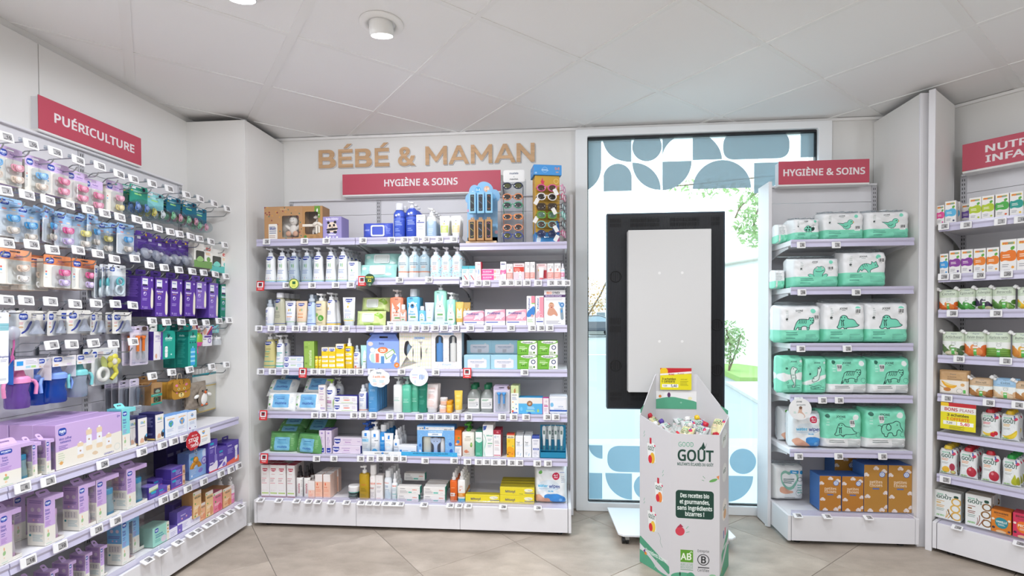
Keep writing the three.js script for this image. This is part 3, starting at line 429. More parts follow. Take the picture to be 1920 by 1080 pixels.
def('pkC','carton','box','white carton with salmon base','box',{d: 0.04,c: '#f5f2f1',s: '#efe9e8'},'B;V74 22 18 #4a4650 40 Isdin;G14 10 40 3 6 #c9c2c2;O#e7a79c 30,36 60,28 70,44 44,50;R0 54 100 36 #eda69c;G14 62 60 3 8 #f8dcd6;R0 90 100 10 #f2d0ca');
def('pkC2','carton','box','narrow white carton with salmon base','box',{d: 0.04,c: '#f5f2f1'},'B;V66 24 24 #4a4650 40 Isdin;G14 10 40 3 6 #c9c2c2;R0 58 100 34 #eda69c;G14 64 60 3 8 #f8dcd6');
def('ferC','carton','box','red and pink carton with a bottle drawing','box',{d: 0.05,c: '#f3d4da',s: '#a93a48'},'B;R0 0 100 20 #f2e2e2;T50 12 10 #c06a70 84 PARANOR;R4 22 92 28 #d9402e;G12 30 50 3 6 #f6c9c0;P#f0eef2 56,46 68,46 68,60 74,66 74,96 50,96 50,66 56,60;O#e9edf0 20,48 44,46 46,56 22,60;K60 82 14 #a3a7b4 2');
def('pkTube','tube_in_tray','tube','salmon tube in a white backing tray','tray',{d: 0.05,c: '#f2c7c6',w: 0.066},'B;R0 0 100 14 #f4e4e2;T50 8 9 #b35a60 84 PARANOR;R0 14 100 8 #f0d2d0;P#f7f1f0 22,22 82,22 72,92 32,92;C28 40 11 #f2dc3c;R38 52 34 30 #ee9c96;T54 66 10 #fff 26 +;R70 40 28 50 #d23c4a');
def('pkSpr','spray_bottle','bottle','tiny white and pink spray bottle','spray',{d: 0.022,c: '#f3eff2',k: '#eceaee',w: 0.024,kf: 0.25},'B;R0 56 100 26 #ef9cc0;G16 66 60 2 6 #fff;R0 40 100 5 #9fd4e8');
// third shelf
def('mfoam','foam_bottle','bottle','white foam bottle with clear hood','spray',{d: 0.05,c: '#f1f2f4',k: '#d5dade',kf: 0.28,hood: 1},'B;M26 46 38 9;O#8fc4ac 16,56 26,54 30,60 20,62;G12 68 34 3 4 #8a90cc;G12 84 30 2 4 #a9aedc;R0 92 100 2 #a9cdf0');
def('mbath','bottle','bottle','tall clear straw bottle with white cap','cap',{d: 0.06,c: '#dedcc2',k: '#eef0f2',capf: 0.14,capr: 0.3,sh: 'w',tr: 0.3},'B;M36 25 52 11;O#7da67c 26,44 38,40 44,50 32,54;G18 56 40 2 4 #9c9f94;G18 66 46 3 4 #a5a794;R0 92 100 1.6 #4a5ab4');
def('tubOr','tube','tube','white tube with orange ink and blue crest','tube',{d: 0.045,c: '#f2f2f4',k: '#d6dce2'},'B;M50 15 52 12;O#e7b34c 34,36 44,30 48,38 40,44;O#8fc496 50,32 60,30 62,40 54,42;G24 47 52 2 4 #8f9ccc;R24 62 50 3 #eda66a;G24 68 40 3 4 #aab0cc;R10 82 80 3 #9fd0a0');
def('tubPe','tube','tube','peach tube with blue crest','tube',{d: 0.045,c: '#f2d7ba',k: '#f0ece8'},'B;M48 15 52 12;O#e7a23c 34,36 44,30 48,38 40,44;O#8fc496 50,32 60,30 62,40 54,42;G24 50 48 2 4 #e9914c;R24 64 46 3 #ea8a3c;R8 84 84 2 #b5cf9a;R8 88 84 2 #8f9ccc');
def('mspr','spray_bottle','bottle','pale blue spray bottle with clear hood','spray',{d: 0.05,c: '#c5d9ee',k: '#e6ebf0',kf: 0.25,hood: 1,sh: 'w'},'B;M38 34 46 10;R0 92 100 2 #4a5ab4;C26 52 4 #efb46a;G20 66 44 2 4 #8fa9d4;G20 80 50 2 4 #8fa9d4');
def('msq','pump_bottle','bottle','square beige pump bottle with green leaf circle','pump',{sh: 's',d: 0.04,c: '#e6d9b4',k: '#f1f2f0',pf: 0.22},'B;M36 37 56 10;G14 50 50 1 4 #9c9272;C14 66 18 #8fbf5c;E58 76 28 9 #55a636;G44 73 26 3 3 #eaf5dc;G16 90 70 1 4 #a39a7a');
def('mlkY','pump_bottle','bottle','white waisted pump bottle with yellow base line','pump',{sh: 'w',d: 0.055,c: '#f3f4f4',k: '#e6e8ea',pf: 0.19},'B;M44 27 50 9;O#f0c43c 34,32 56,32 50,36 40,36;O#e6b83c 26,46 34,42 38,50 28,54;G18 56 44 3 4 #8f9ccc;C24 84 4 #a9b6dc;C40 84 4 #e2a9a9;C56 84 4 #a9b6dc;R0 90 100 2 #8fa8d8;R0 93 100 4 #efc63c');
def('tubY','tube','tube','tall white tube with blue crest and yellow corner','tube',{d: 0.05,c: '#f2f3f5',k: '#cdd4da'},'B;M50 12 52 12;O#f0c43c 36,20 62,20 56,24 44,24;O#e6b83c 38,32 48,28 54,34 44,40;G22 44 54 2 4 #8f9ccc;G24 56 50 3 4 #a9b0d0;C32 70 4 #a9b6dc;C48 70 4 #e2a9a9;C64 70 4 #a9b6dc;R16 76 68 2.5 #9fd0a0;R12 80 76 3 #f0dc6a');
def('wipeGr','wipes_pack','wipes','lime green pack of wipes with crocodile and white lid','wipe',{d: 0.055,c: '#d7e6a2',lid: [22,18,42,58]},'B;O#93c23e 62,30 74,12 88,18 96,44 84,60 80,44 70,36;O#a9cf5c 68,26 78,20 84,30 74,34;C80 22 3 #fff;Q28 82 56 14 4 #b5d46a;T56 89 9 #5c8a2a 30 Mixa;R12 20 2 44 #a9c86a;R0 0 100 5 #c2d888');
def('fox','pump_bottle','bottle','orange pump bottle with a fox face','pump',{sh: 's',d: 0.05,c: '#ea8b69',k: '#d9d2d0',pf: 0.2,ko: 1},'B;T54 27 6 #6d3a34 24 Baby;P#f3e7e0 20,36 38,50 80,36 88,96 10,96;P#ea8b69 36,50 54,44 74,50 54,64;C36 53 3 #463338;C70 53 3 #463338;E54 62 4 3 #463338;T46 64 6 #ea7a4e 46 Gel lavant;T46 71 6 #ea7a4e 30 doux;Q38 77 40 4 3 #7cb86a;G24 86 52 2 4 #c9a59a;R0 97 100 3 #ea7a4e');
def('foxS','bottle','bottle','small orange travel bottle with fox face','cap',{d: 0.03,c: '#ee9c80',k: '#eae4e2',capf: 0.28,capr: 0.3},'B;P#f6ebe6 14,40 50,56 86,40 86,100 14,100;C36 50 5 #463338;C64 50 5 #463338;E50 58 5 4 #463338;G24 70 52 2 5 #ea8a5c;Q34 84 34 5 3 #7cb86a');
def('bearB','pump_bottle','bottle','turquoise bottle with a white bear face','cap',{sh: 's',d: 0.05,c: '#5db8de',k: '#cdd6dc',capf: 0.2,capr: 0.28},'B;T38 26 6 #28506a 24 Baby;O#eef3f5 10,98 14,56 30,36 60,34 84,52 90,98;C22 40 6 #eef3f5;C74 40 6 #eef3f5;E46 47 15 6 #3f8fc4;E46 45 7 3.5 #26323c;C20 48 2.5 #2b2630;C72 48 2.5 #2b2630;T42 62 6 #4aa6d4 46 Eau;T42 69 6 #4aa6d4 50 nettoyante;Q30 75 40 4 3 #7cb86a;G22 86 52 2 4 #b4c4cc');
def('bearS','bottle','bottle','small blue travel bottle with bear face','cap',{d: 0.03,c: '#67bce0',k: '#e6eaec',capf: 0.25,capr: 0.3},'B;O#eef3f5 12,100 16,60 34,46 66,46 86,60 90,100;C50 56 6 #2b3440;G26 70 50 2 5 #5ab0da;Q34 84 34 5 3 #7cb86a');
def('bearT','tube','tube','pale blue tube with a white bear','tube',{d: 0.04,c: '#cfdcf2',k: '#eef1f6'},'B;O#f4f6fa 18,90 22,34 40,18 64,18 80,34 84,90;C50 32 9 #f4f6fa;C54 34 5 #3f5a8a;C40 28 2 #333;C66 28 2 #333;G28 54 46 2 5 #b0c0e0;Q30 64 40 4 3 #9fcf8c');
def('bunL','pump_bottle','bottle','tall mint bottle with a white rabbit','pump',{sh: 's',d: 0.05,c: '#a6e3d0',k: '#e2e6ea',pf: 0.15},'B;T36 22 4 #4a6a64 24 Baby;O#f1f4f3 6,96 10,60 26,44 26,28 36,26 42,42 58,42 66,26 76,30 70,46 88,62 94,96;C36 51 2 #333;C64 51 2 #333;E50 54 4 2 #5a4a4a;G22 62 54 2 3 #a6e0d0;Q28 72 44 4 3 #7cb86a;G24 80 50 2 3 #b0c4bc;R0 94 100 6 #7fd6bc');
def('bunP','pump_bottle','bottle','mint pump bottle with a white rabbit','pump',{sh: 's',d: 0.045,c: '#9fe4cc',k: '#eceff1',pf: 0.2},'B;O#f1f4f3 6,98 10,66 26,52 26,36 38,34 44,48 58,48 64,34 74,38 70,52 90,66 94,98;C36 58 2.5 #333;C64 58 2.5 #333;E50 62 4 2 #5a4a4a;G22 70 54 2 3 #a6e0d0;Q28 80 44 4 3 #7cb86a');
def('foxT','tube','tube','golden yellow tube with a fox','tube',{d: 0.04,c: '#efc163',k: '#f1ede4'},'B;P#f6ecd8 24,26 50,34 76,26 84,70 16,70;P#e8a93c 34,30 50,26 68,30 50,40;C38 28 2 #333;C64 28 2 #333;G30 50 40 2 5 #efc97a;Q30 62 40 4 3 #9fcf8c');
const prh='B;P#efa3b6 44,12 100,0 100,72 0,72 0,46;O#f6d3dc 60,24 90,10 100,40 80,60 50,60;T44 24 19 #33458e 66 ProRhinel;G8 44 40 2 7 #fbe6ec;P#fff 48,60 66,44 72,48 54,64;C78 60 4 #eee;C90 60 6 #d6506a;C90 60 4 #f6d3dc;R6 78 58 6 #4a62b4;R74 78 18 3 #b9bfd6';
def('prhA','tray_pack','box','white tray pack with pink nose-spray print','box',{d: 0.06,c: '#f4f1f2',b: 0.008},prh);
def('prhB','carton','box','white and pink carton with curved blue writing','box',{d: 0.08,c: '#f5f2f3',s: '#3b55a8',t: '#e3929e'},prh);
def('prhT','carton','box','tall white carton with blue splash and pink top','box',{d: 0.05,c: '#f5f2f3'},'B;R56 0 44 24 #ef8fa2;V30 26 28 #33458e 40 ProRhinel;O#3f86d0 0,56 40,44 100,30 100,66 50,70 0,74;C66 68 16 #ef6f86;C66 68 11 #f6dfe4;C66 68 6 #55a64c;R58 24 40 3 #7cc04c;G10 80 70 3 4 #9fd07c');
def('prhT2','carton','box','tall white carton with a pink front','box',{d: 0.05,c: '#f5f2f3'},'B;R48 4 52 70 #ef9aac;V30 26 28 #33458e 40 ProRhinel;O#f2b9c6 0,62 40,46 56,70 0,78;C66 68 16 #f6dfe4;C66 68 11 #ef6f86;C52 54 6 #cfe0f0;R10 86 80 3.5 #3f55a6;G10 79 70 1 4 #a9b3d4');
def('biosy','carton','box','white carton with a crawling baby photo','box',{d: 0.07,c: '#f0f0f1',s: '#dfe0e2'},'B;T24 8 9 #e0621e 36 BIO;T56 8 9 #3a3440 36 SYNEX;R0 13 100 7 #4b2a62;T44 16.5 5 #e6dcf0 76 Mouche-bebe electrique;G8 24 80 2 3 #c6c2c8;O#d99e84 14,66 22,50 36,46 50,54 66,70 60,76 46,68 34,74 18,72;E34 44 13 9 #e0a98e;O#b98a5c 22,38 34,34 46,40 34,38;C31 44 1.5 #4a3434;C39 45 1.5 #4a3434;E35 49 4 1.6 #a93a3c;P#8fa0ac 74,52 88,50 92,82 84,86 78,82;O#7fb0d8 64,32 76,36 90,34 96,42 88,52 76,50;C84 42 9 #3a74b8;C84 42 5 #b9d4ee;E82 60 4 5 #3f8fd0;G10 88 70 3 3.4 #9a969e');
// fourth shelf
const tq=(n)=>`M46 27 58 ${n}`;
def('moil','pump_bottle','bottle','clear yellow bath-oil pump bottle with crest','pump',{sh: 'w',d: 0.06,c: '#e6dc9c',k: '#f0f1f1',pf: 0.2,tr: 0.25},`B;M44 31 56 10;G30 46 40 1 4 #a39a5c;R20 53 40 2 #6cc4b4;G20 58 44 2 3 #a9a05c;R14 67 40 2 #6cc4b4;R10 80 78 2.4 #6cc4ba;R4 92 92 2 #5abcb4`);
def('mcrm','pump_bottle','bottle','cream white pump bottle with teal base line','pump',{sh: 'w',d: 0.055,c: '#f2f4f4',k: '#f0f1f1',pf: 0.22},'B;M44 32 58 10;R20 53 56 2.4 #46b0a8;G16 58 50 2 4 #58b4b4;G20 70 40 2 3 #8f9ccc;R10 83 80 3 #b9dcae;R4 92 92 4 #58c0ba');
def('mbox','carton','box','long white carton with blue crest','box',{d: 0.05,c: '#f1f2f6',s: '#2f3f96'},'B;M14 46 22 62;R36 44 26 14 #b5d8a4;G36 24 30 1 14 #a9b0cc;G68 24 24 3 20 #a9cfe6');
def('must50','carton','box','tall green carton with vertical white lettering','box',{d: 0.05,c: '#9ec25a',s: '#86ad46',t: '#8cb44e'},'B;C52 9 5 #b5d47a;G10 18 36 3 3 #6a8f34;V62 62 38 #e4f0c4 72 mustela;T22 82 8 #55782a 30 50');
def('stick','stick','stick','small yellow sun stick','cap',{d: 0.02,c: '#f0cf22',k: '#f4d93a',capf: 0.18,capr: 0.46,capt: 1},'B;M46 22 60 9;R18 34 64 6 #f8f2d4;G20 46 56 2 8 #f9efb0;R18 70 64 5 #f8f2d4;G20 82 56 1 8 #caa810');
const yel=(y)=>`B;R4 0 92 18 #f2ede4;M50 ${y} 68 13;R8 40 84 10 #faf7ea;G12 43 66 1 4 #c9b16a;R8 60 84 10 #faf7ea;G12 63 66 1 4 #c9b16a;R8 80 84 12 #faf7ea;G12 84 60 1 4 #c9b16a`;
def('yelA','carton','box','yellow and white sun carton with crest','box',{d: 0.045,c: '#f2cf1e',t: '#f3ead0'},yel(12));
def('yelB','carton','box','taller yellow and white sun carton with crest','box',{d: 0.05,c: '#f2cf1e',t: '#f3ead0'},yel(14));
def('yelS','spray_bottle','bottle','yellow sun spray with white nozzle','spray',{d: 0.04,c: '#f1cb1c',k: '#f2f2f0',kf: 0.26,sh: 's'},'B;M44 39 66 10;R8 50 80 7 #faf3d2;G12 53 60 1 4 #b99a20;R8 64 80 7 #faf3d2;R8 78 80 7 #faf3d2;G12 81 60 1 4 #b99a20');
def('wfoam','foam_bottle','bottle','white foam bottle with orange base ring','spray',{d: 0.042,c: '#f0f1f3',k: '#d6dbe0',kf: 0.3,hood: 1},'B;M46 43 66 12;K50 60 16 #c45a5a 3;W#c45a5a 3 40,63 60,57;G18 74 60 2 4 #8f9ccc;E42 92 13 4 #e8683c;R0 96 100 4 #efb48c');
def('mtube','tube','tube','mint tube with a white rabbit','tube',{d: 0.035,c: '#b5e6de',k: '#e6f2f0'},'B;O#f1f5f5 40,92 44,40 56,20 78,22 90,50 92,92;C66 38 2 #333;C82 38 2 #333;G48 58 40 2 4 #9fd8d0;Q48 68 36 4 3 #7cb86a');
def('giftHouse','gift_box','box','blue house-shaped gift box with carry handle','house',{d: 0.12,c: '#6f8fd2',s: '#5a78be'},'B;R0 20 100 80 #8fabe6;O#eef4f2 6,66 14,48 34,40 66,40 88,50 96,74 84,84 14,84;E12 28 8 6 #f0d6cc;T46 27 7 #2f3f7c 30 Baby;E50 46 16 9 #ee8048;T50 44 6 #fff 26 Hey je;T50 49 6 #fff 26 teste !;C18 46 8 #f6f8f6;K18 46 8 #8fb0d8 1;P#bfe0d8 12,60 22,56 26,84 14,86;P#ea7a6a 28,56 38,56 38,82 28,82;P#5d94c8 44,64 54,64 54,86 44,86;P#8fb86a 54,58 82,42 88,54 60,74;P#e8efe6 57,59 80,46 85,54 62,70;P#7d9fdc 72,78 82,56 92,62 80,88;O#8fabe6 0,84 14,80 30,88 60,86 86,90 100,84 100,100 0,100;E92 90 8 8 #ec8840;T92 90 5 #fff 12 +3');
def('giftPlaid','gift_box','box','gift box in pastel check with shaped windows','wbox',{d: 0.1,c: '#f1ece4',s: '#49607a',multi: 'plaid'},'B;J#f0c8c455 7 v;J#bcd4e855 9 h;J#f3e0a255 8 v;J#cfe3b855 11 h;R0 0 100 5 #f3eee8;Q46 13 34 6 2 #b5cbe8;T62 16 4.4 #5a7ab4 30 ma routine');
def('giftRose','gift_box','box','pale gift box with two arched windows and bottles','wbox',{d: 0.1,c: '#efece9',s: '#aebfcb',multi: 'arch'},'B;N#e9aab0 1.2 34;N#aac4e0 1.2 30;Q24 3.5 50 5 2 #b9cfe8;T50 6 4 #5a84c4 46 mes essentiels;T50 88 6 #b9cbe0 30 mon petit;S50 94 9 #c3d2e4 44 LA ROSEE');
def('serum','carton','box','pale blue carton with rounded white label','box',{d: 0.09,c: '#a8d3e3',t: '#8fc0d4',s: '#93c2d4'},'B;Q14 30 72 62 10 #efe6e6;Q15.5 32 69 58 10 #e6e4ec;T50 48 9 #7d8ba2 62 SERUM PHYSIOLOGIQUE;G30 56 40 1 6 #a9b3c2;R42 64 16 26 #dcd6d8;G43 68 14 4 6 #a3a4b4;C72 28 7 #eef0f2;G70 26 4 1 4 #667;R0 0 100 3 #bfe0ec');
def('physio','carton','box','green and white carton with blue ring','box',{d: 0.1,c: '#74b83a',t: '#5a962c',s: '#f0f0ee'},'B;O#f2f1ef 14,0 20,18 60,24 90,14 100,0;P#f2f1ef 62,30 100,14 100,100 56,100;O#f2f1ef 56,62 62,28 76,24 76,100 60,100;T52 13 14 #3a4450 60 Physiodose;G10 40 34 1 6 #e6f5d2;T30 52 9 #eef8e0 42 physiologique;T30 62 8 #eef8e0 20 steril;K80 48 13 #2c3a6c 5;C22 74 4 #3a6a20;C32 74 4 #3a6a20;C42 74 4 #3a6a20;G60 78 18 3 7 #5c8a2c;E84 84 5 7 #5c8a2c;R0 95 56 5 #5fa42e');
// fifth shelf
def('wipeW','wipes_pack','wipes','white pack of wipes with sky blue label','wipe',{d: 0.07,c: '#f0f2f0'},'B;Q26 12 54 68 6 #7cbbe6;T52 58 17 #2f4f9c 40 mustela;G34 26 36 1 6 #3f76bc;R40 34 24 3 #2f5fae;C14 26 3 #a9d49a;G8 20 12 3 9 #b9d6b0;R12 60 7 9 #5fb04c;C14 82 4 #b4c6d6;G84 30 8 4 8 #c6d0da;R0 0 100 4 #dfe2e0');
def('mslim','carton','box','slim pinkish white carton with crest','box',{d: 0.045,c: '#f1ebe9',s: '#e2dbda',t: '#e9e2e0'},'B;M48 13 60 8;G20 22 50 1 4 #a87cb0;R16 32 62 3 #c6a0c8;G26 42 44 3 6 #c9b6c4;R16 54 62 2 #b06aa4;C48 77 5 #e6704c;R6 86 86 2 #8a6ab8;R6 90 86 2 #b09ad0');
def('mgrp','pump_bottle','bottle','white pump bottle with green dispenser head','pump',{sh: 'r',d: 0.055,c: '#f1f2f3',k: '#93bf3c',pf: 0.2,kn: '#f0f0f0'},'B;M40 40 62 13;G12 56 34 1 4 #b06aa4;R10 66 52 3 #b0569c;R10 71 52 3 #a03c8c;O#b4d48c 70,68 90,58 96,84 80,92;R12 82 40 2.5 #c9a9d8;G12 90 60 1 4 #9cb0d4');
def('mgrp2','pump_bottle','bottle','dim pump bottle with dark blue crest at the back','pump',{sh: 'r',d: 0.055,c: '#dfe2e2',k: '#d5dbd6',pf: 0.2,w: 0.062},'B;M46 42 62 13;G16 60 40 2 4 #a9a0c0;G16 80 50 2 4 #b4bcd0');
def('cica','carton','box','long white carton with crest and coral word','box',{d: 0.06,c: '#f0efee',s: '#4646a0'},'B;M14 46 22 52;T52 24 16 #a5a2ac 40 CICASTELA;R42 46 26 12 #ee9480;T55 52 14 #e0563c 24 baume;R32 82 50 6 #b9d88c;G78 28 16 3 14 #d6c2d4');
def('mfoam2','foam_bottle','bottle','tall white foam bottle with coral ring','spray',{d: 0.05,c: '#f1f2f4',k: '#e6e9ed',kf: 0.24},'B;M44 38 50 10;G20 50 54 3 4 #8f9ccc;G20 70 40 3 4 #a9b2d2;R0 92 100 2.5 #ee8a5c;R88 30 12 60 #5a68b4');
def('flatB','bottle','bottle','flat sky blue bottle without cap','flat',{d: 0.035,c: '#559fd8'},'B;G18 22 60 1 3 #9cc8ee;S50 26 7 #b4d8f4 60 ROSEE;G20 48 50 3 4 #8fc0ea;R8 66 30 1.5 #a9d0f0;G20 88 60 1 4 #8fc0ea');
def('pmpW','pump_bottle','bottle','slim ivory pump bottle','pump',{sh: 's',d: 0.05,c: '#f0f1ee',k: '#dde2e2',pf: 0.21},'B;S50 36 8 #d5dcd8 60 ROSEE;G20 58 50 3 4 #c2d8d0;R14 66 60 1.5 #8fd0bc');
def('pmpM','pump_bottle','bottle','slim mint green pump bottle','pump',{sh: 's',d: 0.05,c: '#5fc4a4',k: '#a9c8c0',pf: 0.21},'B;S50 36 8 #a4e2cc 60 ROSEE;G20 62 50 3 4 #9fdcc8;R14 70 60 1.5 #c2efe0');
def('dkGr','bottle','bottle','dark green translucent bottle','flat',{d: 0.055,c: '#1f8a72',r: 1},'B;S50 22 7 #6cc0aa 70 ROSEE;G20 44 40 2 4 #6cc0aa;G18 58 56 4 4 #58b09a');
def('tubR','tube','tube','white tube with rose writing','tube',{d: 0.05,c: '#f2eae8',k: '#cfd0d2'},'B;S50 15 8 #e9a49c 56 ROSEE;G30 26 40 1 3 #9a9a9c;G22 36 54 4 4 #eeb0a8;G22 56 50 6 4 #f2c6be');
def('jarP','jar','jar','small peach and white jar','jar',{d: 0.045,c: '#f2cdba',k: '#f4efec'},'B;R0 20 100 26 #f8ece4;G20 60 60 2 10 #eeb094');
def('jarY','jar','jar','small amber yellow jar stack','jar',{d: 0.04,c: '#efab1e',k: '#e39c16',kf: 0.3},'B;R0 30 100 24 #f5be3c;G20 62 60 3 8 #f8d480');
def('tubYel','tube','tube','yellow tube with clear cap','tube',{d: 0.04,c: '#f2cc52',k: '#e2dccc'},'B;S50 24 8 #f8e6a6 50 ROSEE;G24 40 50 3 4 #f7e09a;G24 66 40 4 4 #f8e4a4');
def('saline','saline_bottle','bottle','clear rinse bottle with green cap','saline',{d: 0.075,c: '#c7cecb',k: '#1d7a55'},'B;R10 50 80 42 #eceae8;G18 56 34 2 5 #3f8f62;G18 66 56 4 5 #a9acae;R70 56 14 16 #cfd0d0;C70 70 3 #3a3a3a');
def('pipB','pipette_card','pipette','lavender card with two blue dosing pipettes','pcard',{d: 0.02,c: '#d8d0e0',pc: '#4a9ee0',nx: 2},'B;R0 0 100 16 #c8bcd8;T50 7 5 #4a4460 40 medicine;O#6a4a3c 82,2 98,0 100,14 88,14;G8 12 40 1 3 #8f86a6;R6 22 88 74 #dddbe2;G10 92 70 2 3 #b4aec4');
def('girC','carton','box','tall carton with green giraffe print','box',{d: 0.05,c: '#eef0e8',s: '#c4d49a'},'B;R0 0 100 26 #cfdca0;N#8c6a3c 4 3;O#b0824c 36,18 50,8 66,16 58,26 42,26;T46 33 5 #5a5a74 60 Calmosine;G16 40 60 3 4 #8f9ac4;C26 58 8 #e8a24c;C66 66 8 #7cb2e0;C30 78 7 #8fc46a;C72 82 9 #3f7ac0;E24 92 14 5 #e2634c;R24 94 60 4 #4a6ac0');
def('serB','carton','box','bright blue and white carton with brown badge','box',{d: 0.09,c: '#58b4e4',t: '#3f9fd4'},'B;R0 0 100 36 #ece7e0;C48 36 17 #8a5a3c;C48 36 13 #b4825c;T48 36 9 #efe0d0 18 gili;G38 56 34 2 9 #cfeafa;G34 76 36 2 7 #d8f0a0;E14 70 5 12 #7cc8f0;E82 80 4 10 #b5d46a;C46 100 12 #2f6fb8');
def('slmP','carton','box','slim pale carton with magenta edge','box',{d: 0.05,c: '#eee4e8',s: '#c2388c'},'B;C58 20 12 #e2d5dc;K58 20 12 #7a5a70 2;G24 38 50 3 6 #b49aaa;R24 46 60 7 #d0569c;G24 62 50 4 6 #c9b2be;R0 0 8 100 #c2388c');
def('tiss','swab_pack','pack','stacked white cotton swab pack with blue strip','box',{d: 0.09,c: '#eef0f4',s: '#dfe4ec',b: 0.008},'B;G4 4 92 6 4 #dfe6ee;O#7cc0e6 4,40 20,34 26,56 8,62;T62 58 8 #8fa0c4 66 COTON;G26 68 60 2 5 #b5c2da;R2 76 96 9 #2f5cb4;G4 90 92 2 4 #cfd6e0');
// sixth shelf
def('wipeG2','wipes_pack','wipes','green pack of wipes with pale blue label','wipe',{d: 0.065,c: '#5f9a5c'},'B;Q24 28 54 64 5 #7cbcd6;T52 74 14 #2f5fa8 40 mustela;R38 40 26 3 #2a6a9c;G34 50 36 2 6 #4a92bc;G8 34 12 4 8 #86b87c;R10 74 6 10 #b5d8a6;G82 34 10 5 8 #83b67c;R0 0 100 8 #4f8a4e');
def('purT','carton','box','tall lilac carton with a blue panel','box',{d: 0.045,c: '#e2d4e6',s: '#dccce2',t: '#6456a4'},'B;E50 12 18 4 #a58cc8;V40 46 20 #7a5aa4 36 creme change;V66 46 14 #b48ac0 30 mustela;R18 76 66 20 #2f42a4;M50 88 40 12 #24379a;G16 66 60 2 4 #b9a0cc');
def('purB','carton','box','long lilac carton with blue crest','box',{d: 0.05,c: '#e3d6e6',s: '#3a48a0',t: '#d5cfd6'},'B;M13 44 22 66;G33 24 30 1 14 #a98cc0;T50 56 18 #9a5cac 34 vitaminee;C88 44 5 #d8c4e0;W#7a5aa4 3 84,44 90,52 94,44;G34 80 34 1 10 #b59ac8');
const lrp=(y)=>`R38 ${y} 26 10 #2f86d8`;
def('lrpA','bottle','bottle','tall clear micellar bottle with blue pump','pump',{sh: 's',d: 0.05,c: '#dfe5e9',k: '#2458b0',pf: 0.24},`B;${lrp(32)};G14 46 54 1 4 #8f98a8;R6 50 76 10 #9fd4ee;G12 53 50 2 3 #4a8fc0;G14 68 60 4 4 #b9c2cc`);
def('lrpP','pump_bottle','bottle','white pump bottle with bright blue square','pump',{sh: 's',d: 0.05,c: '#eef1f3',k: '#f0f2f4',pf: 0.24},`B;${lrp(36)};G18 48 54 1 3 #8f98a8;R50 56 40 2 #5a6470;G14 66 50 3 4 #b4bcc6;O#6cc4ee 12,88 50,80 88,88 84,98 16,98`);
def('lrpS','spray_bottle','bottle','vivid blue spray bottle with white cap','cap',{d: 0.05,c: '#2f94dc',k: '#f1f3f4',capf: 0.22,capr: 0.34},'B;R42 40 26 12 #f1f3f4;G20 60 56 2 4 #9cd0f4;G20 74 50 3 4 #7cc0f0');
def('lrpT','tube','tube','white tube with bright blue square','tube',{d: 0.04,c: '#f1f3f4',k: '#eef0f2'},'B;R42 12 20 16 #2f86d8;G24 34 50 1 4 #8f98a8;G22 46 56 3 5 #b9c2cc;R24 62 50 2 #8fcaec');
def('lrpM','spray_bottle','bottle','small white mist spray with blue square','spray',{d: 0.038,c: '#eff1f3',k: '#f3f4f5',kf: 0.36},'B;R38 52 26 10 #2f86d8;G18 66 60 2 4 #8f98a8;G18 78 56 3 4 #b4bcc6');
def('lrpC','carton','box','flat white carton with blue square','box',{d: 0.05,c: '#f0f1f3'},'B;R8 44 11 44 #2f86d8;G24 52 30 1 12 #8f98a8;R70 58 24 5 #5a6470;G24 74 50 1 10 #c2c8d0');
def('giftLrp','gift_box','box','blue patterned gift box with rabbit brush window','wbox',{d: 0.07,c: '#79b4ea',s: '#4a8cd0',win: [13,36,62,58],toy: 'brush'},'B;R0 4 100 11 #f0f1f2;T18 10 7 #4a4f58 26 LA ROCHE;R18 4 4 8 #2f86d8;T84 12 5 #4a4f58 24 Bébé confort;N#a4cff4 1 120;T50 20 5 #e4f2fc 76 LA ROUTINE LAVANTE;Q29 24 38 10 2 #eef3f6;T48 29 6 #5a84b4 26 LIPIKAR;O#3f7fd0 4,64 10,58 12,70 6,72;O#eef4fa 4,84 8,78 12,88 8,94;O#2f6ac0 84,56 92,54 94,66 86,68;O#2f6ac0 86,80 94,74 96,88 88,92');
def('orgC','carton','box','orange sun-spray carton','box',{d: 0.05,c: '#e67a22',s: '#c9601a',t: '#d87020'},'B;R0 0 100 20 #d9661a;C60 30 14 #5ba03c;O#3f7fc0 20,42 60,36 80,48 40,54;T34 54 8 #fff 40 50+;R0 60 100 3 #4a9ed0;R0 63 100 37 #f0eeec;G14 72 60 4 5 #b9bcc4');
def('gluc','pump_bottle','bottle','cream body-wash bottle with dark green pump','pump',{sh: 's',d: 0.05,c: '#f0ece0',k: '#3f8f2c',pf: 0.24},'B;T50 40 5 #8a8a7c 60 LAINO;G24 45 54 3 3 #b5ae9a;O#5c9a3c 64,66 76,54 86,66 74,74;E76 64 7 4 #9cc86a;O#eea484 20,82 44,78 54,88 30,92;T40 86 8 #d9764c 40 Gluc;G16 94 60 1 3 #c0b8a4');
def('grnC','carton','box','green and white slim carton','box',{d: 0.045,c: '#eef2f0',s: '#49a88a'},'B;R6 4 88 14 #f4f7f5;T50 26 7 #49a88a 70 MITOSYL;R0 36 100 64 #4cae8e;O#dff0ea 0,34 50,46 100,38 100,28 0,28;C70 52 4 #1f6a54;C70 74 4 #1f6a54;G16 86 60 2 4 #a4d8c8');
def('mitT','carton','box','tall white carton with green wave and blue corner','box',{d: 0.06,c: '#f1f1ef',s: '#d8d8d6',t: '#e8e6e2'},'B;P#3f5ca8 4,4 40,2 30,14 6,18;W#7cc8b0 5 10,30 34,44 24,66 12,80 20,98;O#cfeae0 0,40 22,52 14,98 0,98;T64 34 6 #4aa88c 60 Mitosyl;G48 44 40 2 4 #a9b6c2;R48 57 44 2.4 #4aa86c;G48 64 40 2 4 #a9b6c2');
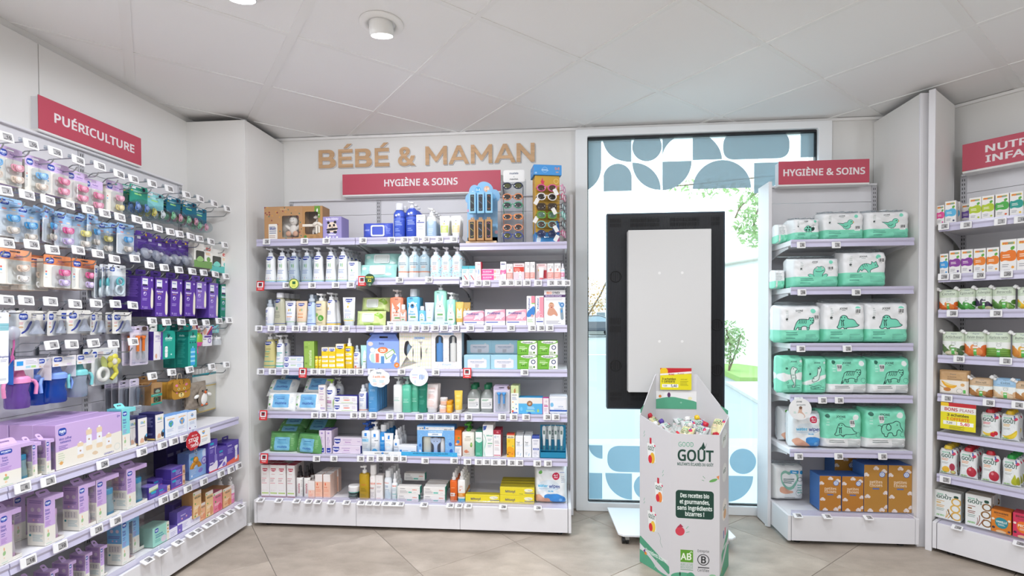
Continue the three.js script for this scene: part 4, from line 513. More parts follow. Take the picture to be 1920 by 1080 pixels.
def('redC','carton','box','white carton with dark red top','box',{d: 0.05,c: '#f2efef',s: '#b02a4a',t: '#8f2038'},'B;R0 0 100 16 #a8263e;O#d07a86 30,10 60,2 80,12;T26 26 10 #3f6cb0 26 C;G44 24 40 1 3 #8f98a8;G16 40 66 3 4 #b4b0b4;R20 56 56 2 #e49aa4;G16 66 66 3 4 #c4bfc2;R6 93 88 3 #c23c58');
def('wlyY','carton','box','yellow carton with orange flowers','box',{d: 0.05,c: '#f3cc3a',t: '#c43a2c',s: '#e2b62c'},'B;R0 0 100 5 #c9432c;R0 5 100 14 #efe6c8;T50 14 8 #4a4a3c 76 WELEDA;G14 26 30 3 4 #caa420;O#eea61e 0,60 40,52 100,64 100,100 0,100;C78 52 8 #7cb06a;C70 86 10 #e2742a;C84 78 8 #ea8c34;C14 88 9 #4a3a20;T30 80 6 #8a4a10 40 bebe');
def('whtC','carton','box','white carton with pale blue sweep','box',{d: 0.045,c: '#f3f4f5',t: '#eef0f2'},'B;T36 30 8 #4a525c 44 Topi;G18 37 40 2 5 #8f98a4;W#b4d2ea 3 10,46 40,52 92,40;W#c6ddee 2 12,66 50,60 88,66;G20 76 30 3 5 #b9c4ce;P#6fb0e0 62,92 70,80 74,82 66,94');
def('bluW','carton','box','white carton with blue top and blue band','box',{d: 0.045,c: '#f0eff4',t: '#3a4fa4',s: '#dcdce6'},'B;R0 0 100 12 #4057ac;T50 22 6 #8f94ac 70 DUCRAY;G20 30 56 3 4 #b0b4c6;R14 56 76 9 #3f55a8;T52 60.5 7 #dfe4f6 60 DUCRAY;G20 72 56 4 4 #b0b4c6;G20 92 40 1 4 #8f94ac');
// base shelf
def('redM','carton','box','white carton with red crest and lime line','box',{d: 0.055,c: '#f2f0ed',s: '#e2d6d2',t: '#b8485c'},'B;N#f0d8d6 3 10;M50 15 60 10 #b8263c;G26 28 46 1 3 #d8a4a4;R10 41 56 1.6 #d87a84;G10 46 50 2 4 #b89ca0;R10 56 60 1.6 #dc8a94;C26 79 5 #e6d6d4;C48 79 5 #e6d6d4;C68 79 5 #e6d6d4;R10 86 82 4 #b9d47a;R0 97.5 100 2.5 #b03a4c');
def('dkM','spray_bottle','bottle','dark amber spray bottle with white label','spray',{d: 0.045,c: '#33201d',k: '#1d1c20',kf: 0.3,w: 0.048},'B;R4 36 92 64 #f0eeea;R4 36 9 64 #34506a;V54 70 34 #a8324a 56 mustela;G74 44 18 6 4 #b9b3ae;G74 76 16 4 4 #c4beb8');
def('peaS','carton','box','short white and peach carton','box',{d: 0.05,c: '#f3ece8',s: '#e6dad4'},'B;R0 52 100 48 #f6cdb8;O#ee7a5c 28,62 34,54 40,64 34,70;G14 76 60 3 6 #f0a48c');
def('peaT','carton','box','tall white carton with peach front','box',{d: 0.05,c: '#f3ece8',s: '#f0cdbc',t: '#efe8e4'},'B;R0 30 100 66 #f6c3a8;O#ec6a48 22,42 32,30 44,42 32,48;T36 54 7 #e06a48 40 Bi-Oil;G12 62 70 3 4 #ee9c7c;G12 82 60 2 4 #f2ac90');
def('jarC','jar','jar','wide cream jar with white lid','jar',{d: 0.075,c: '#2e3a38',k: '#f3f2f0',kf: 0.45},'B;R0 46 100 5 #6cc0b0;G14 66 70 2 9 #8fa49e');
def('oilY','pump_bottle','bottle','golden cleansing-oil pump bottle','pump',{sh: 's',d: 0.045,c: '#c9a31c',k: '#f2f2f0',pf: 0.22,tr: 0.2},'B;T50 56 6 #e07a3c 46 Avène;G22 66 56 3 4 #8f7a1c;G22 84 50 2 4 #a8901e');
def('avA','bottle','bottle','white bottle with broad white cap and coral name','cap',{d: 0.045,c: '#f2eeea',k: '#f1efed',capf: 0.27,capr: 0.44},'B;C46 38 8 #f2d8d0;T50 53 9 #e48a78 70 Avène;G14 64 60 2 4 #b4aeb0;G14 78 60 4 4 #c9c2c2;R10 66 60 1.4 #d87a6c');
def('avC','carton','box','white carton with coral name','box',{d: 0.05,c: '#f1edea',s: '#e8e0da',t: '#d9d2ce'},'B;C44 20 8 #f2dcd4;T46 33 9 #e48a78 70 Avène;G14 44 60 2 5 #b4aeb0;G14 60 64 3 4 #c9c2c2;R10 92 60 2 #dc9a8c');
def('avS','spray_bottle','bottle','white spring-water spray with tall cap','cap',{d: 0.045,c: '#e9eef2',k: '#f3f4f5',capf: 0.2,capr: 0.36},'B;T40 40 6 #e89a8c 60 Avène;G18 50 46 2 4 #7c94b4;G18 62 60 3 4 #a9bccc;O#d5e4ee 10,70 50,64 90,74 90,96 10,96');
def('avM','spray_bottle','bottle','small white spray bottle with teal base','spray',{d: 0.038,c: '#eceff1',k: '#f3f4f5',kf: 0.34},'B;T48 46 8 #e48a78 70 Avène;G18 56 60 3 4 #9fb4c0;R0 84 100 16 #dfecec;R10 76 70 2 #6cc0b4');
def('cicf','carton','box','long white carton with teal tab','box',{d: 0.045,c: '#efece8',s: '#3fae9c',t: '#e6e1dc'},'B;T20 26 16 #8c8a8e 28 Cicalfate+;G6 48 38 3 14 #aaa6a8;T82 40 22 #e48a78 26 Avène;R46 66 22 15 #4cbca8;G76 74 16 1 10 #c4bfbe');
def('orgS','spray_bottle','bottle','bright orange sun spray with white nozzle','spray',{d: 0.04,c: '#e2661c',k: '#f0eeea',kf: 0.24,sh: 's'},'B;G20 50 50 1 3 #f6c09a;C40 66 9 #c9481a;R8 68 62 12 #f0ece8;T34 74 8 #d9481c 40 50+;C74 74 7 #33405c;G14 84 50 3 4 #f2a87c');
def('wobS','spray_bottle','bottle','white sun spray with blue base','spray',{d: 0.042,c: '#f1efea',k: '#f4f4f2',kf: 0.26,sh: 's'},'B;K44 52 22 #efb49c 3;G26 46 40 2 4 #d8a490;O#ee9c7c 20,58 40,56 44,62 24,64;R0 70 100 12 #ef9a2a;G16 73 60 2 4 #fbe0b4;R0 82 100 6 #f1efea;R0 88 100 12 #5cbcdc');
def('mito','carton','box','long yellow carton with blue lettering','box',{d: 0.045,c: '#ecd92e',s: '#d9c424',t: '#b9a824'},'B;T30 52 38 #3f3f78 50 Mitosyl;T62 78 14 #8a9a3c 20 Change;O#f4f0d0 72,16 92,10 98,40 80,60 70,40;W#4a5cb0 3 82,34 88,42 92,34;R72 62 27 8 #4a5cb0;G74 78 22 1 10 #b4a430');
def('watw','wipes_bag','bag','large white bag of wipes with sleeping baby','bagk',{d: 0.12,c: '#eef2f4'},'B;O#5fae4c 12,14 22,8 26,16 16,20;C66 24 11 #cf1f4c;T66 22 7 #fff 18 4+1;T66 27 4 #fff 16 offert;G78 14 16 1 3 #5a7ac0;G82 24 12 4 5 #b9c6d6;E44 50 32 16 #dfeaf2;T26 50 10 #3fb4e4 36 water;T62 51 11 #2a3f8c 44 wipes;G14 57 60 1 3 #a9c4dc;T50 64 5 #4aa0d4 20 99.9%;O#3f92dc 26,76 44,70 80,72 96,82 96,98 40,98;O#e2ab90 2,82 10,72 24,78 40,86 62,96 30,98 4,94;E14 81 11 8 #e6b298;O#d99c80 26,84 44,82 50,90 34,92;C80 88 5 #7cbcf0;T90 87 9 #1f5aa8 10 5');
// nappies
const joo=(y,tint)=>`T46 ${y} 6 #33383a 26 JOONE;G42 ${y + 4} 8 1 3 #8a9494;C78 ${y + 1} 6 #7fdcc0;G16 ${y} 6 6 5 #c2ccca;C18 ${y + 22} 3 #4a5252`;
const barc=(x,y)=>`R${x} ${y} 12 18 #f6f7f7;` + [0,1.6,3,5,6.4,8,9.4].map((d,i)=>`R${x + 1 + d} ${y + 2} ${0.6 + (i % 3) * 0.3} 9 #2c2f30`).join(';') + `;G${x + 1} ${y + 13} 9 1 2 #8a8f90`;
const npk=(art,split=64)=>`B;${joo(16)};${art};R0 ${split} 100 40 #86e2c2;G16 ${split + 6} 32 2 5 #4f9c86;G16 ${split + 20} 26 1 5 #4f9c86;G60 ${split + 12} 30 4 4 #6ab8a0`;
const gpk=(art)=>`B;T46 16 7 #24403a 28 JOONE;G42 21 8 1 3 #3f7a68;C80 17 7 #eef6f3;C14 14 5 #2c6a58;G12 22 7 3 7 #b9efdc;${art};R0 72 100 30 #eef0f0;G18 77 36 2 4 #7d8886;G62 76 30 6 3.4 #a9b2b0;K86 62 6 #4f9c86 1`;
const INK='#173a34',MT='#7fe0c2';
const ART={
  ladyb: `O${MT} 38,56 42,40 54,34 66,40 70,56 62,62 46,62;o${INK} 1.4 38,56 42,40 54,34 66,40 70,56 62,62 46,62;E70 50 6 8 ${INK};W${INK} 1.2 70,40 74,32 80,34;W${INK} 1.2 66,38 70,30 74,32;C50 44 4 ${INK};C60 42 4 ${INK};C46 54 4 ${INK};C56 54 4 ${INK};W${INK} 2 46,62 44,68;W${INK} 2 56,62 56,68;W${INK} 2 64,60 68,66`,
  bird: `E56 50 10 12.4 ${INK};C64 38 9.4 ${INK};P${INK} 34,40 50,42 50,58;E56 50 9.2 11.2 ${MT};C64 38 8.2 ${MT};P${MT} 36,42 49,44 49,55;W${INK} 1.3 48,50 54,56 60,48;C65 37 1.6 ${INK};P#e9a13c 69,36 73,39 69,41;W${INK} 1.2 54,62 53,68;W${INK} 1.2 59,62 60,68`,
  frog: `O${MT} 42,60 44,40 50,30 54,34 58,30 66,34 66,46 60,60 66,66 54,68 44,68 40,66;o${INK} 1.4 42,60 44,40 50,30 54,34 58,30 66,34 66,46 60,60 66,66 54,68 44,68 40,66;O${MT} 38,54 30,58 36,66 46,64;o${INK} 1.2 38,54 30,58 36,66 46,64;O${MT} 66,54 74,58 68,66 60,64;o${INK} 1.2 66,54 74,58 68,66 60,64;C49 36 3 #fff;C61 36 3 #fff;C49 36 1.4 ${INK};C61 36 1.4 ${INK};W${INK} 1.4 48,46 55,50 63,44`,
  foxD: `O${MT} 34,50 42,38 54,34 62,40 62,28 68,36 72,28 74,38 80,44 70,48 60,54 62,62 56,60 52,52 44,50 42,58 38,50 36,58 32,60;o${INK} 1.3 34,50 42,38 54,34 62,40 62,28 68,36 72,28 74,38 80,44 70,48 60,54 62,62 56,60 52,52 44,50 42,58 38,50 36,58 32,60;W${INK} 1 48,36 50,44;W${INK} 1 52,35 54,43;W${INK} 1 44,38 46,46;C70 40 1.4 ${INK}`,
  tig: (f)=>`O${f} 38,48 44,38 60,38 68,40 68,32 74,36 78,32 80,42 76,50 70,52 70,66 64,66 64,56 50,56 50,68 44,68 44,56 38,66 34,72 36,60;o${INK} 1.5 38,48 44,38 60,38 68,40 68,32 74,36 78,32 80,42 76,50 70,52 70,66 64,66 64,56 50,56 50,68 44,68 44,56 38,66 34,72 36,60;` + [46,50,54,58,62].map((x)=>`W${INK} 1.4 ${x},38 ${x + 1},44 ${x - 1},49`).join(';') + `;W${INK} 1.4 44,60 50,60;W${INK} 1.4 44,64 50,64;W${INK} 1.4 64,60 70,60;C72 41 1.4 ${INK};C77 41 1.4 ${INK};P${INK} 73,45 77,45 75,48;W${INK} 1.6 36,60 33,68 32,74`,
  wal: (f)=>`O${f} 34,56 38,38 44,32 52,34 56,42 70,42 76,54 84,56 76,60 64,62 56,62 48,66 44,60 36,66 30,62;o${INK} 1.5 34,56 38,38 44,32 52,34 56,42 70,42 76,54 84,56 76,60 64,62 56,62 48,66 44,60 36,66 30,62;W${INK} 1.8 42,44 42,58;W${INK} 1.8 46,44 46,58;W${INK} 1.4 40,44 44,48 48,44;C42 38 1.3 ${INK};C48 38 1.3 ${INK};W${INK} 1.4 46,62 50,70 54,64`,
  ele: `o${INK} 1.5 36,52 40,40 54,38 64,34 72,30 80,34 82,46 88,54 84,58 78,50 72,54 72,66 64,66 64,58 52,60 52,68 44,68 44,60 40,62;O#86e2c2 54,36 60,44 60,52 52,54 48,46;o${INK} 1.5 54,36 60,44 60,52 52,54 48,46;C73 40 1.4 ${INK};W${INK} 1.3 38,44 32,40 30,42`,
  sea: `O#dff3ec 40,40 48,28 58,30 72,34 62,38 60,46 66,58 60,68 64,78 54,84 46,78 52,74 54,78 58,74 50,66 42,54;o${INK} 2 40,40 48,28 58,30 72,34 62,38 60,46 66,58 60,68 64,78 54,84 46,78 52,74 54,78 58,74 50,66 42,54;C54 34 2 ${INK};W${INK} 1.6 46,50 58,50;W${INK} 1.6 50,58 60,58;K82 26 4 ${INK} 1.2;K30 70 4 ${INK} 1.2;K76 40 3 ${INK} 1.2`,
  pla: `O#dff3ec 30,62 40,54 54,50 56,38 60,26 64,36 66,22 72,34 66,46 64,58 52,66 34,68;o${INK} 2 30,62 40,54 54,50 56,38 60,26 64,36 66,22 72,34 66,46 64,58 52,66 34,68;C40 58 2 ${INK};W${INK} 1.8 22,76 40,80 60,74 72,78;W${INK} 1.4 26,82 44,86 62,82`,
};
const np=(id,look,art,o={})=>def(id,'nappy_pack','nappies',look,'pack',{d: 0.16,c: '#f1f3f4',film: 1,...o},art);
np('ladyb','white and mint nappy pack with a ladybird',npk(ART.ladyb) + ';' + 'G4 50 4 1 4 #ccc');
np('bird','white and mint nappy pack with a small bird',npk(ART.bird) + ';' + barc(74,50));np('frog','white and mint nappy pack with a frog',npk(ART.frog,64) + ';' + barc(72,30));
np('foxD','white and mint nappy pack with a fox',npk(ART.foxD,60) + ';' + barc(78,20));np('tigW','white and mint nappy pack with a striped tiger',npk(ART.tig(MT),66) + ';' + barc(80,26));
np('walW','white and mint nappy pack with a walrus',npk(ART.wal(MT),66) + ';' + barc(72,16));
np('tigM','mint nappy pack with an outlined tiger',gpk(ART.tig('#86e2c2')) + ';' + barc(22,20),{c: '#86e2c2'});np('walM','mint nappy pack with an outlined walrus',gpk(ART.wal('#86e2c2')) + ';' + barc(66,24),{c: '#86e2c2'});np('eleM','mint nappy pack with an outlined elephant',gpk(ART.ele) + ';' + barc(32,18),{c: '#86e2c2'});
np('seah','narrow mint pack with a seahorse',`B;O#eef3f1 0,40 40,52 100,38 100,66 50,58 0,72;T56 15 5 #24403a 44 JOONE;C86 14 6 #eef6f3;C24 33 5 #2c6a58;${ART.sea};G26 76 60 3 3 #3f8a74;G36 86 50 3 3 #58a890`,{c: '#86e2c2',film: 0,d: 0.12});
np('plat','narrow mint pack with a swimming platypus',`B;O#eef3f1 0,66 50,56 100,44 100,54 50,68 0,78;T54 16 5 #24403a 44 JOONE;C86 16 5 #eef6f3;C24 46 5 #2c6a58;${ART.pla};G26 80 60 3 3 #3f8a74`,{c: '#86e2c2',film: 0,d: 0.12});
np('dside','nappy pack seen end-on in the shadow','B;R0 60 100 40 #86e2c2;G10 20 60 5 8 #b9c2c4;R12 62 14 38 #dfe8e4',{film: 0,d: 0.1,w: 0.06});
def('watw2','wipes_bag','bag','white multipack of wipes with sleeping baby','bagk',{d: 0.12,c: '#eef2f4'},'B;O#5fae4c 14,10 22,6 26,14 16,16;C70 20 12 #cf1f4c;T70 18 7 #fff 20 4+1;T70 24 4 #fff 18 offert;G80 8 16 3 4 #b9c6d6;E50 46 38 16 #dfeaf2;T32 46 11 #3fb4e4 46 water;T74 47 12 #2a3f8c 44 wipes;G14 54 70 1 3 #a9c4dc;T62 60 5 #4aa0d4 24 99.9%;O#3f92dc 40,72 64,66 96,72 100,82 100,100 56,100;O#e2ab90 6,80 16,70 34,76 56,88 70,98 36,98 10,92;E18 80 14 9 #e6b298;T94 84 11 #1f4a90 10 5;C78 86 6 #7cbcf0');
def('cotn','cotton_pack','cotton pads','white pack of cotton pads with green heart','pack',{d: 0.1,c: '#eceeed',film: 1},'B;O#8fc4b0 20,22 34,12 48,20 62,12 80,24 78,50 50,76 22,52;O#f2f4f2 24,28 36,20 48,28 60,20 74,28 72,46 48,66 26,46;G30 38 36 3 5 #4a6a62;Q52 14 28 9 3 #3f9ed4;T66 18.5 5 #fff 24 Baby;C90 20 6 #3fa0d8;O#e2ab90 16,62 30,58 44,70 64,72 60,80 20,80;o#333 1.2 76,36 84,32 92,36 92,44 76,44;G76 54 16 4 7 #7cc0b0;K80 78 9 #a9b4b0 1.4;G34 90 40 1 3 #8a9090');
const pet=(y,f)=>`B;` + [[8,20],[50,6],[84,12],[14,66],[92,58],[26,96],[76,94],[96,88]].map(([x,z])=>`C${x} ${z} 8 #e8dcd8;C${x + 7} ${z + 2} 6 #e8dcd8;C${x - 6} ${z + 2} 6 #ded0cc;P#c08a50 ${x - 3},${z + 5} ${x + 3},${z + 5} ${x},${z + 9}`).join(';') + `;C76 ${y - 16} 13 #4f6fb8;C76 ${y - 16} 10 #dfe6f4;K76 ${y - 16} 5 #4f6fb8 1.5;S50 ${y} ${f} #f4e6d8 56 petites;S50 ${y + f * 0.75} ${f} #f4e6d8 56 choses;R36 ${y + f * 1.45} 28 ${f * 0.3} #4f6fb8`;
def('ptS','carton','box','short ochre carton with cotton bolls and blue side','box',{d: 0.12,c: '#b97a2c',s: '#3f6fb0',t: '#3a62a4'},pet(36,11));
def('ptT','carton','box','tall ochre carton with cotton bolls','box',{d: 0.12,c: '#b88438',s: '#3f6fb0',t: '#4a6cb0'},pet(36,9));
// infant food
const ped=(c,tint)=>`B;Q12 8 76 8 4 #f0c51e;T34 12 9 #d8306a 34 PED;T66 12 9 #2f94d0 34 IAKID;O${c} 0,34 30,40 60,32 100,38 100,66 60,70 30,64 0,72;O#5fae3c 60,26 86,20 90,30 70,36;G16 48 54 2 6 #fbf6ee;G14 78 40 2 6 #a9aaae;E78 88 9 4 ${tint || c}`;
const pd=(id,look,c,t)=>def(id,'carton','box',look,'box',{d: 0.05,c: '#f4f2f0',s: '#e2dfde'},ped(c,t));
pd('pedP','white carton with pink wave','#ea4f9a');pd('pedB','white carton with sky blue wave','#58b8e4','#3a4460');pd('pedV','white carton with violet wave','#7a5ab8');pd('pedL','white carton with lime wave','#b5cc2a');pd('pedG','white carton with green wave','#4aae48','#e0623c');pd('pedT','white carton with teal wave','#1f9c90','#f0c43c');
D.pedV.o.w=0.047;pd('pedB2','small white carton with bright blue wave','#3a9ee2');pd('pedU','white carton with purple wave','#8a3a9c','#4a3a6c');pd('pedO','white carton with orange wave','#ee8428','#f0a43c');pd('pedX','large white carton with orange wave','#ee7a1e','#f0a43c');
const pou=(name,low,mid)=>`B;R0 0 100 40 #cfdcc6;S54 9 6 #3a4a5c 30 Popote;S52 22 14 #2c332e 76 ${name};W#6a746c 1 20,30 50,33 86,29;R0 40 100 60 #eef1ec;${low};C54 50 10 #e6e9e4;E46 44 5 4 #dcdfd8;E62 44 5 4 #dcdfd8;K54 52 9 #7a827c 1;R42 60 26 6 #f2f2f0;R46 68 14 28 #5fbf5a;T53 76 8 #fff 12 AB`;
const sp=(id,look,n,low)=>def(id,'food_pouch','pouch',look,'pouch',{d: 0.045,c: '#d5dfcf',k: '#f0efed'},pou(n,low));
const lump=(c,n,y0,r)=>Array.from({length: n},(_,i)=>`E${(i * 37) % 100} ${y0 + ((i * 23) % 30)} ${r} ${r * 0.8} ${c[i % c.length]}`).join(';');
sp('pCar','pale green pouch with carrots','Carotte',lump(['#e2702a','#ee8838','#d9621e'],12,68,14) + ';W#b4501c 2 0,80 40,74 100,88');sp('pEpi','pale green pouch with spinach','Epinard',lump(['#3f8f3a','#57a84c','#2f7a30'],14,66,13));sp('pAub','pale green pouch with aubergine','Aubergine',lump(['#2a2238','#3a2c4c'],6,62,18) + ';E40 90 24 8 #6a8a3c;E80 92 20 8 #d8cfa6');sp('pBro','pale green pouch with broccoli','Brocoli',lump(['#5f9440','#7cae52','#4a7c34'],16,64,13) + ';R66 76 8 20 #a9c47a');sp('pCor','pale green pouch with sweetcorn','Mais',lump(['#f0c02a','#e8ae1e','#a9c86a'],12,66,14));
sp('pArt','pale green pouch with artichoke','Artichaut',lump(['#5c7a4a','#7c9860','#4a6840'],10,64,14) + ';E46 90 30 10 #d9cfae;E46 90 20 6 #efe8cf');sp('pPat','pale green pouch with sweet potato','Patate douce',lump(['#e07a3c','#ea9050','#d96a2e'],12,62,17));sp('pHar','pale green pouch with green beans','Haricots verts',Array.from({length: 14},(_,i)=>`W${['#6f9c3c', '#86b04c', '#5a8a30'][i % 3]} 5 -4,${66 + i * 2.6} 50,${62 + i * 3} 104,${70 + i * 2.2}`).join(';'));sp('pBut','pale green pouch with butternut','Butternut',lump(['#d98c3a','#eab04a','#e6a03c'],9,64,18));
def('pMel','meal_pouch','pouch','flat beige pouch with yellow melon','pack',{d: 0.03,c: '#cfa878',film: 0},'B;R0 0 100 34 #c9a274;S50 16 7 #3a4a5c 20 Popote;S46 28 8 #4a3a2c 30 les Moelleux;G30 36 50 1 4 #5a4a3c;R0 42 100 58 #f2ece2;O#f0b02a 6,42 20,50 50,62 68,60 50,78 22,70;O#e8d08a 14,46 30,56 56,60 44,66 24,60;E30 80 13 8 #c9803c;W#b08a54 3 4,66 22,76;C82 58 7 #e2b070;K72 84 10 #9a948c 1;R84 78 8 14 #5fbf5a');
def('pBis','food_pouch','pouch','beige pouch with biscuit picture','pouch',{d: 0.045,c: '#d2b493',k: '#f0efed'},pou('Biscuit',lump(['#b07a44','#c08c54','#a06a38'],9,66,16)).replace('#cfdcc6','#cdae8a'));
def('pCol','food_pouch','pouch','light blue pouch with pasta picture','pouch',{d: 0.045,c: '#a9c9e2',k: '#f0efed'},pou('Colin',lump(['#e2c49c','#ead2b0','#d8b48c'],12,68,14)).replace('#cfdcc6','#9cc2e0'));
const gou=(low,c)=>`B;T36 15 8 #58b08a 44 GOOD;X48 28 17 #1c4a3a 72 GOÛT;P#1c4a3a 54,17 58,10 62,17;G14 38 40 2 5 ${c};G14 52 40 2 4 #a9aca8;C82 16 11 #d8345c;R72 4 8 12 #3f5ca8;${low};T18 92 7 #6fae3c 14 AB;T36 92 7 #6fae3c 18 BIO`;
const gp=(id,look,cap,low,c)=>def(id,'food_pouch','pouch',look,'doypack',{d: 0.045,c: '#e9ecec',k: cap},gou(low,c));
gp('gStr','white fruit pouch with strawberries and red cap','#b81c2a','O#f0d04a 10,72 40,84 80,66 84,80 50,94 20,86;E66 84 12 9 #d8283a;E82 78 10 8 #c41f30','#d8505c');gp('gBan','white fruit pouch with bananas and yellow cap','#e8c01c','O#efd23c 8,78 30,84 70,70 92,54 94,74 70,92 30,94;W#c9a41c 2 10,82 50,84 92,60','#e0a83c');gp('gKiw','white fruit pouch with mango and plum','#e8c83a','E40 80 22 12 #e8b83a;E76 68 16 14 #a83048;E80 88 14 8 #b08a54;E80 87 10 5 #cfd68a','#d88a5c');gp('gPom','white fruit pouch with red apple','#c01c30','E70 74 26 18 #b8283c;E62 66 8 5 #e28a90;W#5a4a2c 2 70,58 72,52','#e0883c');gp('gPoi','white fruit pouch with pears and green cap','#1f9c3c','O#b4b82a 54,92 50,78 64,64 70,52 78,64 86,80 80,94;O#a0a424 78,90 80,70 90,58 98,74 98,92','#e0a83c');
const bis=(a,b)=>`B;T24 13 6 #58b08a 40 GOOD;X38 23 13 #1c4a3a 58 GOÛT;P#1c4a3a 42,14 45,9 48,14;Q74 10 18 9 6 #1c4a3a;G10 36 34 1 4 ${a};R10 42 16 4 ${b};G10 52 34 2 5 ${a};G10 64 34 2 5 #8fa49a;T16 88 7 #5fae4c 14 AB;T32 88 7 #5fae4c 16 BIO;K84 32 16 ${b} 6;K80 56 16 ${b} 6;K84 82 17 ${b} 6;W${a} 3 48,92 58,76 56,62;W${a} 3 54,94 66,80 74,70;W${a} 2 44,94 50,80 48,70`;
def('bisV','biscuit_box','box','white biscuit box with golden letter biscuits','box',{d: 0.05,c: '#eef0ee',s: '#d5d8d6',t: '#c9c8c0'},bis('#d8a04a','#e0b45c') + ';W#3a2c20 3 52,64 60,80 70,92');def('bisC','biscuit_box','box','white biscuit box with brown letter biscuits','box',{d: 0.05,c: '#eef0ee',s: '#d5d8d6',t: '#c4bcae'},bis('#8a4a3c','#8a6030'));
const boh=(c1,c2,t1)=>`B;T50 13 11 #33231c 74 BIOHEME;G24 22 50 1 3 #5a3a24;O${c2} 18,42 40,30 72,34 88,48 78,74 50,82 22,70;T52 50 12 #f6f2e6 54 ${t1};G34 60 36 2 5 #efeade;C10 42 8 #f2e6d2;C90 40 8 #f2e6d2;C12 80 8 #3a2c3c;C90 88 7 #4a3450;O#e8c49a 20,92 50,86 84,94 60,100 30,100`;
def('vanB','dessert_box','box','orange dessert box with teal oval','box',{d: 0.08,c: '#dd8228',s: '#b4641c',t: '#c9701e'},boh('','#2f8f9c','VANILLE'));def('pecB','dessert_box','box','pink dessert box with orange oval','box',{d: 0.08,c: '#d8385c',s: '#b02a4a',t: '#c0304c'},boh('','#ee7a2a','PECHE'));
// bottle boxes and care goods beside the dummy wall
const mam=(c,h=62)=>`B;R0 0 100 ${h} ${c};A34 12 54 11;T28 26 6.4 #3f3a94 42 Easy;T30 33 6.4 #3f3a94 46 Start;G10 40 40 1 3 #5a54a4;G10 44 34 1 3 #5a54a4;G8 50 50 4 2.6 #a47cc4;O#e2a06a 26,70 32,66 38,72 32,76;O#9cc48c 20,76 44,74 46,82 22,84;C32 88 4.5 #e6a85c;C32 88 2.6 #f4ede2;G10 96 60 1 2.5 #a9cbb4`;
const MSIDE=(c,h=52)=>`B;R0 0 100 ${h} ${c};G14 5 74 1 2.6 #5a4a8c;G14 9 70 1 2.6 #5a4a8c;C32 24 11 #cdbccf;C70 24 11 #cdbccf;G8 35 80 2 3.4 #6a5494;C38 46 5 #e6a4b8;C64 46 5 #d5b4d8;R10 56 82 16 #d8d0cc;G14 59 10 4 3 #8a8490;G32 59 10 4 3 #8a8490;G50 59 10 4 3 #8a8490;G68 59 10 4 3 #8a8490;C16 78 6 #2f8a94;G30 77 60 5 3 #a9c0c4`;
const mb=(id,look,c,c2,bot,o={})=>def(id,'bottle_box','box',look,'mam',{d: 0.075,c: '#ece8dd',hc: c,cap: bot,...o},mam(c)),LIL='#cbaede';
mb('mamW','wide mauve box with a blue-topped bottle',LIL,0,'#1f87b0',{w: 0.12,win: 0.38});mb('mamB','mauve and cream baby bottle box',LIL,0,'#1f87b0');mb('mamW2','wide mauve bottle box',LIL,0,'#1f87b0',{w: 0.115,h: 0.185,win: 0.58});mb('mamB2','tall mauve bottle box',LIL,0,'#c9a4c8',{w: 0.075,h: 0.185});mb('mamBl','sky blue and cream bottle box','#86bce4',0,'#c07a94',{w: 0.07});mb('mamT','turquoise and cream bottle box with hang tab','#7fd4d8',0,'#c4dce0',{h: 0.19});
def('mamXL','gift_set_box','box','long mauve gift-set box','box',{d: 0.1,c: '#ece7da',s: '#b595c4',t: '#b89acb',slope: 1},'B;P#cbaede 0,0 100,0 100,47 0,60;A9 17 11 17;T13 33 7 #3f3a94 17 Mon coffret;T13 40 7 #3f3a94 15 naissance;G4 48 13 3 3.6 #7a62ac;G3 64 9 5 5 #c9d4b8;C7 86 4 #e0a860;' + [[34,62,0.9],[47,40,1.25],[63,40,1.25],[78,58,0.9]].map(([x,y,k])=>`O#f4f2f0 ${x - 3},${y - 12 * k} ${x},${y - 17 * k} ${x + 3},${y - 12 * k};Q${x - 4.4} ${y - 12 * k} 8.8 ${10 * k} 3 #e6cfae;Q${x - 4.2} ${y - 2 * k} 8.4 ${26 * k} 3 #edeef2;Q${x - 4.8} ${y + 18 * k} 9.6 ${9 * k} 3 #e8d0ae;C${x} ${y + 8} 2 #b48a6a`).join(';') + ';O#dcc4a4 50,84 56,78 62,86 56,90;K92 84 8 #d8dcd2 2;T78 94 6 #4a448c 22 OFFERTE !;T95 9 8 #3f3a94 6 0+');
def('navyF','carton','box','navy and white carton with sleeper photo','box',{d: 0.09,c: '#eeeae6',s: '#25255c',t: '#2c2c66'},'B;R0 0 100 6 #25255c;T50 22 12 #5a9ac0 50 GiBaby;R60 17 16 8 #c9d27c;G20 34 60 1 3 #6a6a8c;O#3a2c28 60,78 80,66 100,72 100,92 70,92;O#e0b090 16,86 34,74 60,80 66,94 20,94;O#5fb4e4 78,68 96,62 100,74 84,78;R0 93 100 7 #e8e0cc');
D.navyF.o.sp='B;G14 16 70 9 4 #8f8fc0;R14 74 20 10 #efe0a0;R38 74 10 10 #f0f0f0;G54 74 30 2 4 #8f8fc0;R6 92 88 6 #d8b45c';
const mch=(c,c2)=>`B;T50 14 9 #f0a84c 80 machouyou;C50 38 22 #5a9ede;W${c} 7 38,32 50,44 62,30;W${c} 7 50,42 50,54;G14 62 60 4 4 #b4c4dc;G14 86 40 2 4 #c9d4e4`;
